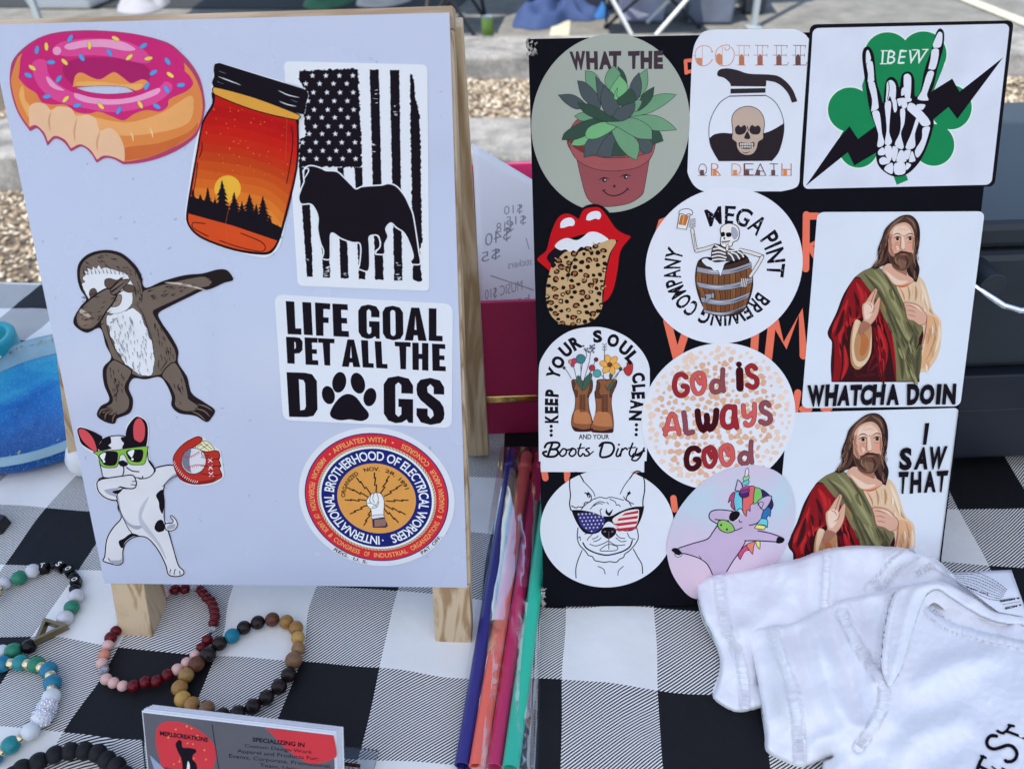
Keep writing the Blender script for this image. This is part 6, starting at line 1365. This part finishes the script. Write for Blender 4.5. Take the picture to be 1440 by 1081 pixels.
bracelet('matte black round bead bracelet at the bottom left corner', C5, [(60,1110,43,'matte'),(105,1077,43,'matte'),(182,1045,43,'matte'),(260,1012,42,'matte'),(333,996,41,'matte'),(400,994,41,'matte'),(463,1006,42,'matte'),(506,1036,42,'matte'),(553,1066,43,'matte'),(590,1110,43,'matte')])
bracelet('glossy dark red and coral pink bracelet looped around the easel foot', C6, [(380,150,24,'orange'),(428,130,28,'pinkm'),(485,110,28,'red'),(538,106,28,'red'),(588,97,22,'silver'),(620,110,24,'red'),(636,128,26,'red'),(656,152,27,'red'),(678,172,27,'red'),(690,196,27,'red'),(698,226,28,'red'),(702,256,28,'red'),(694,290,28,'red'),(688,328,21,'silver'),(660,382,30,'red'),(628,424,28,'red'),(593,465,28,'pinkm'),(547,505,29,'pinkm'),(497,541,31,'pinkm'),(444,571,33,'red'),(386,604,33,'red'),(325,610,34,'red'),(262,630,34,'red'),(202,631,29,'pinkm'),(152,614,30,'pinkm'),(113,594,31,'pinkm'),(103,546,27,'silver'),(89,508,31,'pinkm'),(102,464,31,'orange'),(122,412,30,'pinkm'),(138,370,33,'red'),(165,335,30,'red'),(205,290,30,'red'),(250,240,28,'red'),(300,195,28,'red'),(345,168,26,'orange')])
bracelet('round brown wood bead bracelet with one turquoise bead', C6, [(795,361,41,'teal'),(858,316,38,'dark'),(933,288,38,'dark'),(1011,272,39,'brown'),(1088,285,39,'tan'),(1139,318,39,'tan'),(1150,371,37,'yellow'),(1152,430,37,'stripe'),(1127,492,47,'jasper'),(1100,570,42,'dark'),(1048,635,43,'dark'),(980,694,42,'dark'),(907,742,43,'dark'),(825,777,42,'dark'),(742,786,38,'dark'),(658,752,42,'jasper'),(576,730,42,'tan'),(525,700,43,'yellow'),(509,641,43,'tan'),(545,573,42,'olive'),(602,512,43,'brown'),(664,461,43,'dark'),(727,401,40,'dark')])

# ================================================================== business cards in a holder
A_, B_ = at(199.7, 1000, .046), at(470.5, 1032, .046); u_ = (B_-A_).normalized(); bkv = Vector((-u_.y, u_.x, 0)).normalized(); CU = (Vector((0, 0, 1))*math.cos(R(24))+bkv*math.sin(R(24))).normalized()
CP_ = Plane(A_, u_, CU); Wc = (B_-A_).length; Hc = .050
card_e = plain('card_stock', (.72, .74, .78), .6, lin_=True); card_g = plain('card_grey_print', alb((100, 104, 124)), .45, lin_=True)
CG = 'business cards standing in the holder'
for k in range(8):
    o_ = -.00055*k; dx_, dz_ = random.uniform(-.0004, .0006)+.0003*k, random.uniform(-.0006, .0009)+.00012*k
    c_ = [CP_.pos(dx_, -Hc+dz_, o_), CP_.pos(Wc+dx_, -Hc+dz_, o_), CP_.pos(Wc+dx_, dz_, o_), CP_.pos(dx_, dz_, o_)]
    m_ = MB(); m_.hexa([v-CP_.n*.00038 for v in c_], c_); o = m_.build('business_card', card_e)
    tag(o, 'grey and red business card with black print at the front of the stack' if k == 0 else ('unprinted looking card edge directly behind the front card' if k == 1 else 'rearmost card of the stack in the holder' if k == 7 else 'one of the middle cards of the stack in the holder'), 'business card', CG)
    if k == 0: fc = o
a = Art(CP_, (190, 970, 4.645), h0=.00003); a.root = fc
def cq(x, y): return CP_.pos(x*Wc, -y*Hc)
a.map_px = a.map
GC, RC, DC = (86, 90, 108), (188, 58, 74), (26, 22, 36)
a.map = lambda x, y: (x*Wc, -y*Hc)
a.f(GC, [(.004, .008), (.996, .008), (.996, .992), (.004, .992)], smooth=False)
a.px(190, 970, 4.645)
a.f(RC, "845,247! 1298,294! 1318,420 1290,450 1230,470 1150,480 1050,430 950,350 900,290", k=4)
a.f(RC, "135,290 150,235 200,205 270,205 350,225 440,275 505,340 530,410 520,470 490,530 200,530 160,440 140,370")
for _ in range(26): x, y = random.uniform(150, 510), random.uniform(220, 500); (a.e((226, 140, 70), x, y, random.uniform(3, 8), n=6) if math.hypot((x-330)/180, (y-370)/150) < .95 else None)
a.l(DC, 5, "503,225 548,520", smooth=False)
a.text('MERLSCREATIONS', "162,264 478,308 474,338 162,294", DC, .04)
a.f(DC, "265,350 290,322 305,335 310,372 350,375 395,385 398,405 380,420 375,450 400,480 415,560! 310,560! 310,500 300,440 280,400")
a.f((206, 214, 236), "335,530! 345,462 358,490 355,530!")
a.text('SPECIALIZING IN', "768,306 1108,342 1106,372 766,334", DC, .035)
for t_, q in (('Custom Design Work',"716,348 1158,392 1156,422 716,376"),('Apparel and Products For:',"668,382 1198,434 1196,466 668,412"),('Events, Corporate, Promotional,',"614,414 1284,484 1280,514 614,446"),('Team, Union',"815,474 1090,506 1088,534 815,500"),('Merlscreations',"160,488 330,520 330,548 160,512")): a.text(t_, q, DC, .006)
a.f((128, 150, 196), "95,420! 195,516! 125,516!", smooth=False)
a.part('card_print')
m_ = MB(); hold = plain('clear_acrylic', (.92, .94, .97), .05, lin_=True, trans=1, ior=1.45)
bz = CP_.pos(Wc/2, -Hc, 0)
m_.hexa([CP_.pos(-.006, -Hc-.001, -.0085), CP_.pos(Wc+.008, -Hc-.001, -.0085), CP_.pos(Wc+.008, -Hc+.030, -.0085), CP_.pos(-.006, -Hc+.030, -.0085)], [CP_.pos(-.006, -Hc-.001, -.006), CP_.pos(Wc+.008, -Hc-.001, -.006), CP_.pos(Wc+.008, -Hc+.030, -.006), CP_.pos(-.006, -Hc+.030, -.006)])
ho = m_.build('card_holder', hold, bevel=.0004); tag(ho, 'clear acrylic stand holding the stack of business cards', 'card holder')
m_ = MB(); zb0 = bz.z-.001
f0 = CP_.pos(-.006, -Hc-.002, .012); f1 = CP_.pos(Wc+.008, -Hc-.002, .012); r0_ = CP_.pos(-.006, -Hc-.002, -.009); r1_ = CP_.pos(Wc+.008, -Hc-.002, -.009)
for v in (f0, f1, r0_, r1_): pass
m_.hexa([Vector((v.x, v.y, .0005)) for v in (f0, f1, r1_+bkv*.03, r0_+bkv*.03)], [Vector((v.x, v.y, max(.002, min(f0.z, r0_.z)-.0005))) for v in (f0, f1, r1_+bkv*.03, r0_+bkv*.03)]); m_.build('holder_base', hold, ho, bevel=.0004)

# ================================================================== resin tray and things at the left edge
tcn = Vector((-.3425, .4461, 0)); rm, t, b = newmat('glitter_resin'); tc = t.nodes.new('ShaderNodeTexCoord'); n = t.nodes.new('ShaderNodeTexNoise'); n.inputs['Scale'].default_value = 14; n.inputs['Detail'].default_value = 6; n.inputs['Distortion'].default_value = 1.2
cr = t.nodes.new('ShaderNodeValToRGB'); e = cr.color_ramp.elements; e[0].position = .3; e[0].color = (.004, .07, .27, 1); e[1].position = .7; e[1].color = (.03, .32, .50, 1); q = e.new(.5); q.color = (.008, .15, .42, 1); t.links.new(tc.outputs['Object'], n.inputs['Vector']); sy = t.nodes.new('ShaderNodeSeparateXYZ'); t.links.new(tc.outputs['Object'], sy.inputs[0]); ma = t.nodes.new('ShaderNodeMath'); ma.operation = 'MULTIPLY_ADD'; ma.inputs[1].default_value = 4.0; t.links.new(sy.outputs[1], ma.inputs[0]); t.links.new(n.outputs[0], ma.inputs[2]); t.links.new(ma.outputs[0], cr.inputs[0])
vo = t.nodes.new('ShaderNodeTexVoronoi'); vo.inputs['Scale'].default_value = 900; t.links.new(tc.outputs['Object'], vo.inputs['Vector']); lt_ = t.nodes.new('ShaderNodeMath'); lt_.operation = 'LESS_THAN'; lt_.inputs[1].default_value = .17; t.links.new(vo.outputs[0], lt_.inputs[0])
mx = t.nodes.new('ShaderNodeMix'); mx.data_type = 'RGBA'; t.links.new(lt_.outputs[0], mx.inputs[0]); t.links.new(cr.outputs[0], mx.inputs[6]); mx.inputs[7].default_value = (.35, .62, .8, 1); t.links.new(mx.outputs[2], b.inputs['Base Color']); b.inputs['Roughness'].default_value = .3; b.inputs['Specular IOR Level'].default_value = .2
RT = .078
m_ = MB(); m_.lathe([(0, .004), (RT*.72, .004), (RT*.76, .006), (RT*.9, .013), (RT*.93, .016), (RT*.97, .017), (RT, .014), (RT*.97, .006), (RT*.9, .001), (0, .001)], tcn, 72)
tr_ = m_.build('resin_tray', rm, smooth=True, origin=tcn); tag(tr_, 'round blue glitter resin tray with gold flakes in its rim', 'tray')
m_ = MB(); random.seed(21)
for k in range(220):
    g = random.uniform(.2, 3.6) if k < 190 else random.uniform(0, 6.28); r_ = RT*random.uniform(.86, .97); c_ = tcn+Vector((r_*math.cos(g), r_*math.sin(g), .0172)); s_ = random.uniform(.0006, .0024)
    P = [c_+Vector((random.uniform(-s_, s_), random.uniform(-s_, s_), random.uniform(-.0008, .0008))) for _ in range(4)]; m_.add(P, [(0, 1, 2), (0, 2, 3)])
m_.build('gold_flakes', plain('gold_leaf', (.8, .6, .25), .3, metal=1, lin_=True), tr_)['kind'] = 'stuff'
m_ = MB(); m_.lathe([(RT*.80, .0085), (RT*.9, .0152), (RT*.935, .0180), (RT*.97, .0188), (RT*1.006, .0145)], tcn, 72); m_.build('pearly_rim', plain('pearl_resin', (.20, .34, .40), .12, lin_=True, var=.35, vscale=20), tr_, smooth=True)
cc = at(-12, 512, .0); tl = plain('teal_silicone', (.015, .30, .36), .35, lin_=True); pu = plain('purple_silicone', (.16, .05, .32), .35, lin_=True); rr = .026
m_ = MB(); m_.lathe([(rr*.82, .001), (rr*.94, .001), (rr*.97, .008), (rr*.98, .012)], cc, 48); m_.mi = 1; m_.lathe([(rr*.98, .012), (rr, .024), (rr*.96, .0255), (rr*.80, .0255), (rr*.76, .024), (rr*.74, .004), (0, .004)], cc, 48)
tag(m_.build('cup', [pu, tl], smooth=True, origin=cc), 'small teal and purple silicone cup at the left edge', 'cup')
wc = at(124, 640, .012); m_ = MB(); m_.lathe([(.0001, .024), (.006, .0235), (.011, .020), (.014, .013), (.0135, .006), (.009, .0005), (0, 0)], Vector((wc.x, wc.y, 0)), 32)
tag(m_.build('knob_ornament', plain('white_resin', (.7, .7, .7), .3, lin_=True), smooth=True), 'white rounded ornament half hidden behind the easel edge', 'ornament')
m_ = MB(); pc = at(-4, 742, 0); m_.hexa([pc+Vector(v) for v in ((-.02, -.007, 0), (.0065, -.006, 0), (.0075, .004, 0), (-.02, .012, 0))], [pc+Vector(v) for v in ((-.02, -.006, .008), (.006, -.005, .008), (.007, .003, .008), (-.02, .011, .008))])
tag(m_.build('clip_box', blackm, bevel=.0008), 'small black box corner poking in at the left edge', 'box')
# ================================================================== baby bodysuit
knit, t, b = newmat('white_knit'); b.inputs['Base Color'].default_value = (.85, .85, .87, 1); b.inputs['Roughness'].default_value = .9; b.inputs['Sheen Weight'].default_value = .15
tc = t.nodes.new('ShaderNodeTexCoord'); n = t.nodes.new('ShaderNodeTexNoise'); n.inputs['Scale'].default_value = 420; n.inputs['Detail'].default_value = 3
w_ = t.nodes.new('ShaderNodeTexWave'); w_.inputs['Scale'].default_value = 420; w_.inputs['Distortion'].default_value = 1.5; t.links.new(tc.outputs['Object'], n.inputs['Vector']); t.links.new(tc.outputs['Object'], w_.inputs['Vector'])
ad = t.nodes.new('ShaderNodeMath'); ad.operation = 'ADD'; t.links.new(n.outputs[0], ad.inputs[0]); t.links.new(w_.outputs[1], ad.inputs[1])
bp = t.nodes.new('ShaderNodeBump'); bp.inputs['Strength'].default_value = .4; bp.inputs['Distance'].default_value = .0007; t.links.new(n.outputs[0], bp.inputs['Height']); t.links.new(bp.outputs[0], b.inputs['Normal'])
T4 = lambda x, y: (960+x/3.0, 750+y/3.0)
def dseg(px, py, A, B):
    L2 = (B[0]-A[0])**2+(B[1]-A[1])**2 or 1; t = max(0, min(1, ((px-A[0])*(B[0]-A[0])+(py-A[1])*(B[1]-A[1]))/L2)); return math.hypot(px-A[0]-t*(B[0]-A[0]), py-A[1]-t*(B[1]-A[1])), t
def dpoly(px, py, L_, closed=False):
    best = 1e9; s_ = 0
    n = len(L_)
    for i in range(n if closed else n-1):
        d, t = dseg(px, py, L_[i], L_[(i+1) % n])
        if d < best: best = d; s_ = i+t
    return best, s_
class Cloth:
    def __init__(s, outline, ctrl, ridges, edge=10, drop=.006, seams=()):
        s.out = [T4(*p) for p in spline(parse(outline), True, 4)]; s.ctrl = [(*T4(x, y), z) for x, y, z in ctrl]
        s.r = [([T4(*p) for p in spline(parse(q), False, 3)], w_, h_) for w_, h_, q in ridges]; s.edge = edge; s.drop = drop
        s.seams = [([T4(*p) for p in spline(parse(q), False, 4)], w_, h_, f_) for w_, h_, f_, q in seams]
    def z(s, px, py):
        sw = sz = 0
        for x, y, z in s.ctrl: w_ = 1/((x-px)**2+(y-py)**2+150)**1.5; sw += w_; sz += w_*z
        z = sz/sw
        for L_, w_, h_ in s.r:
            d, _ = dpoly(px, py, L_)
            if d < w_*3: z += h_*math.exp(-(d/w_)**2)
        for L_, w_, h_, f_ in s.seams:                 # a stitched band: two welts and cross ribs between them
            d, q = dpoly(px, py, L_)
            if d < w_*1.5: z += h_*(math.exp(-((d-w_)/1.1)**2)*-.9+(.55+.25*math.sin(q*f_))*(1 if d < w_-.8 else 0)*.6)
        z += .0006*noise.noise(Vector((px*.03, py*.03, 0)))+.00035*noise.noise(Vector((px*.1, py*.1, 2)))+.0007*max(0, noise.noise(Vector((px*.045+py*.02, py*.015-px*.01, 5))))
        d, _ = dpoly(px, py, s.out, True); t = min(1, d/s.edge)
        return z - s.drop*(1-math.sqrt(max(0, 1-(1-t)**2)))
    def build(s, name, parent=None, step=2.6, floor=None, xmax=1480, ymax=1120):
        xs = [p[0] for p in s.out]; ys = [p[1] for p in s.out]; x0, x1, y0, y1 = min(xs), min(max(xs), xmax), min(ys), min(max(ys), ymax)
        from mathutils.geometry import delaunay_2d_cdt
        pts = []; n = len(s.out)
        bnd = []
        for i in range(n):
            A, B = s.out[i], s.out[(i+1) % n]; d = math.hypot(B[0]-A[0], B[1]-A[1]); k_ = max(1, int(d/step))
            for k in range(k_): bnd.append((A[0]+(B[0]-A[0])*k/k_, A[1]+(B[1]-A[1])*k/k_))
        pts = list(bnd); edges = [(i, (i+1) % len(bnd)) for i in range(len(bnd))]
        nx, ny = int((x1-x0)/step), int((y1-y0)/step)
        for i in range(nx+1):
            for j in range(ny+1):
                x, y = x0+i*step+(j % 2)*step/2, y0+j*step
                if inside(x, y, s.out) and dpoly(x, y, s.out, True)[0] > step*.45: pts.append((x, y))
        for ring_ in (.6, 1.6, 3.2): pass
        V2, E2, F2, *_ = delaunay_2d_cdt([Vector(p) for p in pts], edges, [], 1, 1e-5)
        V = [up(v.x, v.y, s.z(v.x, v.y)) for v in V2]; Fc = [tuple(f) for f in F2]
        # tuck the rim down and under
        nb = len(bnd); idx = {}
        for i, v in enumerate(V2): idx[(round(v.x, 2), round(v.y, 2))] = i
        rim = [idx.get((round(p[0], 2), round(p[1], 2))) for p in bnd]; rim = [r for r in rim if r is not None]
        cen = Vector((sum(p[0] for p in bnd)/nb, sum(p[1] for p in bnd)/nb)); prev = rim
        for k, (dz, ins) in enumerate(((.0012, .0), (.003, .0012), (.005, .004))):
            new = []
            for r_ in rim:
                v = V[r_]; px_, py_ = V2[r_]; c_ = Vector((v.x, v.y)); q = up(cen.x, cen.y, v.z).xy-c_; q.normalize(); new.append(len(V)); fl = floor if floor is not None else .001
                V.append(Vector((v.x+q.x*ins, v.y+q.y*ins, max(fl, v.z-dz))))
            m2 = len(rim)
            for i in range(m2): j = (i+1) % m2; Fc.append((prev[i], prev[j], new[j], new[i]))
            prev = new
        o = mesh(name, V, Fc, knit, parent=parent, smooth=True); return o
CT1 = [(50,205,.012),(130,168,.020),(460,108,.028),(590,65,.034),(740,45,.037),(920,58,.038),(1060,110,.034),(1180,210,.028),(1330,330,.020),(150,500,.010),(130,690,.006),(240,750,.005),(335,735,.006),(250,400,.016),(460,300,.024),(800,200,.028),(1000,300,.028),(1250,400,.027),(1440,420,.026),(1150,320,.029),(1440,360,.027),(600,450,.018)]
back = Cloth("48,205! 130,168 320,135 460,108 590,65 740,45 920,58 1050,95 1130,160 1200,225 1340,330 1460,400 1460,520! 1000,520 620,560 400,700 338,735! 240,758 175,735 130,700 122,680! 150,600 155,520 120,430 85,360 65,290", CT1,
    [(14,.004,"620,60 612,180 605,300"),(16,.003,"960,60 880,140 810,230"),(18,-.004,"1000,150 930,190 830,240"),(12,.003,"250,400 270,560 290,700"),(20,.003,"420,120 440,250 300,390"),(14,-.003,"280,470 320,620"),(14,.0025,"480,250 500,160")], 7, .010,
    [(7,.0009,9,"610,65 605,180 598,300"),(8,.001,9,"150,175 165,300 190,420 240,520 262,640 262,745"),(11,.0012,14,"985,75 900,130 850,190 800,235"),(6,.0008,9,"985,170 1060,135 1120,170")])
root_s = back.build('bodysuit'); tag(root_s, 'white ribbed baby bodysuit folded over the foot of the black board', 'baby bodysuit')
CT2 = [(255,405,.016),(300,385,.020),(430,378,.026),(600,300,.031),(680,270,.033),(850,235,.036),(1000,205,.038),(1080,215,.036),(280,500,.015),(310,620,.013),(330,735,.011),(340,860,.009),(350,930,.007),(500,980,.008),(590,960,.012),(450,500,.026),(450,700,.022),(600,500,.030),(620,700,.026),(700,850,.022),(750,500,.032),(900,450,.034),(900,700,.030),(1000,320,.033),(1150,400,.032),(1300,450,.031),(1440,470,.030),(1100,600,.034),(1300,700,.034),(1440,800,.034),(1000,900,.030),(1200,1000,.032),(1440,1000,.033),(700,1010,.014),(800,1000,.020)]
front = Cloth("255,405! 300,385 430,378 520,345 600,300! 680,270 850,236 950,215 1015,282! 1100,350 1250,402 1460,450! 1460,1100! 640,1100 590,1010 592,958! 630,940 560,965 500,985 430,962 352,920 345,850 330,735 312,620 285,500", CT2,
    [(16,.004,"400,385 440,520 480,640 490,760"),(12,-.0035,"620,300 640,450 700,560 720,700"),(22,.005,"560,420 600,600 660,760"),(16,-.0045,"480,430 540,600 600,760 650,830"),(14,.0045,"570,880 640,850 700,810 760,820"),(14,-.005,"600,930 680,900 760,880 840,850"),(20,.004,"820,640 840,760 760,900 700,950"),(26,-.004,"930,760 1050,720 1200,700"),(26,.004,"850,900 1000,830 1180,790"),(18,-.004,"720,960 820,930 900,860"),(18,.0035,"1000,650 1100,560 1300,520"),(22,-.003,"960,980 1150,900 1250,780"),(18,.003,"740,420 770,520 820,600"),(12,-.003,"800,300 760,430 800,540")], 8, .010,
    [(9,.0012,8,"375,390 400,480 450,620 480,760 492,880 495,980"),(8,.0012,10,"672,335 700,400 760,500 820,590 850,650 838,740 790,830 740,900"),(5,.0008,10,"885,250 862,350 840,480 835,560"),(9,.0011,12,"1030,310 1110,375 1250,425 1460,470")])
def stitches(c, name, every=2.3):
    m_ = MB()
    for L_, w_, h_, fq in c.seams:
        acc = 0; i = 0; tot = [0]
        for k in range(len(L_)-1): tot.append(tot[-1]+math.hypot(L_[k+1][0]-L_[k][0], L_[k+1][1]-L_[k][1]))
        d = 1.0; k = 0
        while d < tot[-1]-1:
            while tot[k+1] < d: k += 1
            t = (d-tot[k])/(tot[k+1]-tot[k]); x = L_[k][0]+(L_[k+1][0]-L_[k][0])*t; y = L_[k][1]+(L_[k+1][1]-L_[k][1])*t
            tx, ty = (L_[k+1][0]-L_[k][0])/(tot[k+1]-tot[k]), (L_[k+1][1]-L_[k][1])/(tot[k+1]-tot[k]); nx_, ny_ = -ty, tx; V_ = []; w2 = w_*.8*random.uniform(.85, 1.1)
            for s_ in (-1, 1):
                for a_, h2 in ((-.95, -.0003), (0, .0007), (.95, -.0003)):
                    X, Y = x+nx_*w2*s_+tx*a_+random.uniform(-.15, .15), y+ny_*w2*s_+ty*a_; V_.append(up(X, Y, c.z(X, Y)+h2))
            m_.add(V_, [(0, 1, 4, 3), (1, 2, 5, 4), (0, 2, 1), (3, 4, 5)]); d += every
    o = m_.build(name, knit, root_s, smooth=False); o['kind'] = 'stuff'
f_ = front.build('front_body', root_s)
stitches(back, 'ribbed_stitching'); stitches(front, 'ribbed_stitching')
band = Cloth("868,658! 835,575 850,400 885,262 920,225 1000,206 1080,200 1190,240 1320,318 1460,345! 1460,392! 1300,368 1150,285 1078,238 1035,256 1012,292 970,420 925,570", [(870,650,.036),(860,400,.040),(950,300,.041),(920,500,.039),(1000,215,.042),(1080,210,.041),(1200,270,.036),(1320,340,.030),(1450,370,.027)], [(8,.0022,"1060,215 990,240 950,330 910,500 880,630")], 5, .0045, [(5,.0007,9,"905,250 875,350 858,480 850,580")])
band.build('neckband', root_s)
# care label
class TagS:
    def ab(s, px, py): return (px, py)
    def pos(s, px, py, h=0):
        x = (px-1330)/110; z = .027+.0125*(1-x*x*.55)-.010*max(0, (py-830)/60)
        return up(px, py, z+h)
ts = TagS(); Pq = [(1331, 805), (1422, 801), (1446, 868), (1404, 860)]
lab = sheet(ts, Pq, 'care_label', plain('label_satin', (.74, .75, .80), .4, lin_=True), None, None, n=12); lab.parent = root_s; lab.location = lab.location-root_s.location
for k_ in ('label', 'category'):
    if k_ in lab: del lab[k_]
a = Art(ts, (1250, 740, 6.758), h0=.0004); a.root = root_s; LK = (70, 74, 96)
random.seed(3)
for r_ in range(8):
    x, y = 560+r_*6, 437+r_*14
    L_ = spline([(600+r_*8, 436+r_*16, 0), (800-r_*2, 430+r_*26, 0), (980-r_*6, 500+r_*26, 0), (1130-r_*10, 605+r_*14, 0)], False, 26); i = 0
    while i < len(L_)-3:
        k_ = random.choice((1, 2, 3)); a.l(LK, 6, L_[i:i+k_+1], smooth=False, cap=False); i += k_+1
a.text('6 MESES', "1244,688 1058,720 1054,698 1242,670", BK, .05); a.text('6 MOIS', "1262,752 1106,790 1102,768 1260,735", BK, .05)
a.text('LAT APPA', "940,652 728,577 732,562 944,637", BK, .03)
for k in range(14): a.l(LK, 5, [(1082+k*12, 741-k*2.1), (1090+k*12, 740-k*2.1)], smooth=False, cap=False)
a.part('care_label_text')
# print on the front
class FS:
    def ab(s, px, py): return (px, py)
    def pos(s, px, py, h=0): return up(px, py, front.z(px, py)+.0005+h)
a = Art(FS(), (1340, 960, 8.93)); a.root = root_s; a.h = 0
a.l(BK, 44, "548,665 500,655 450,680 425,740 450,800 520,825 600,805 680,780 750,795 800,860 795,930 750,975 690,985 660,970"); a.l(BK, 26, "465,640 505,668 550,662", taper=1)
a.l(BK, 34, "665,600 780,640 900,690", smooth=False); a.l(BK, 34, "560,598 620,625 670,600 700,560 730,535"); a.l(BK, 34, "700,525 765,538", smooth=False); a.l(BK, 16, "600,610 640,640", smooth=False)
a.l(BK, 44, "380,920 340,990 300,1100", smooth=False); a.l(BK, 34, "355,912 410,935", smooth=False); a.l(BK, 40, "330,1040 420,1085 480,1120", smooth=False); a.l(BK, 20, "490,1045 540,1080", smooth=False); a.l(BK, 24, "620,1065 680,1100", smooth=False)
a.part('printed_letters')
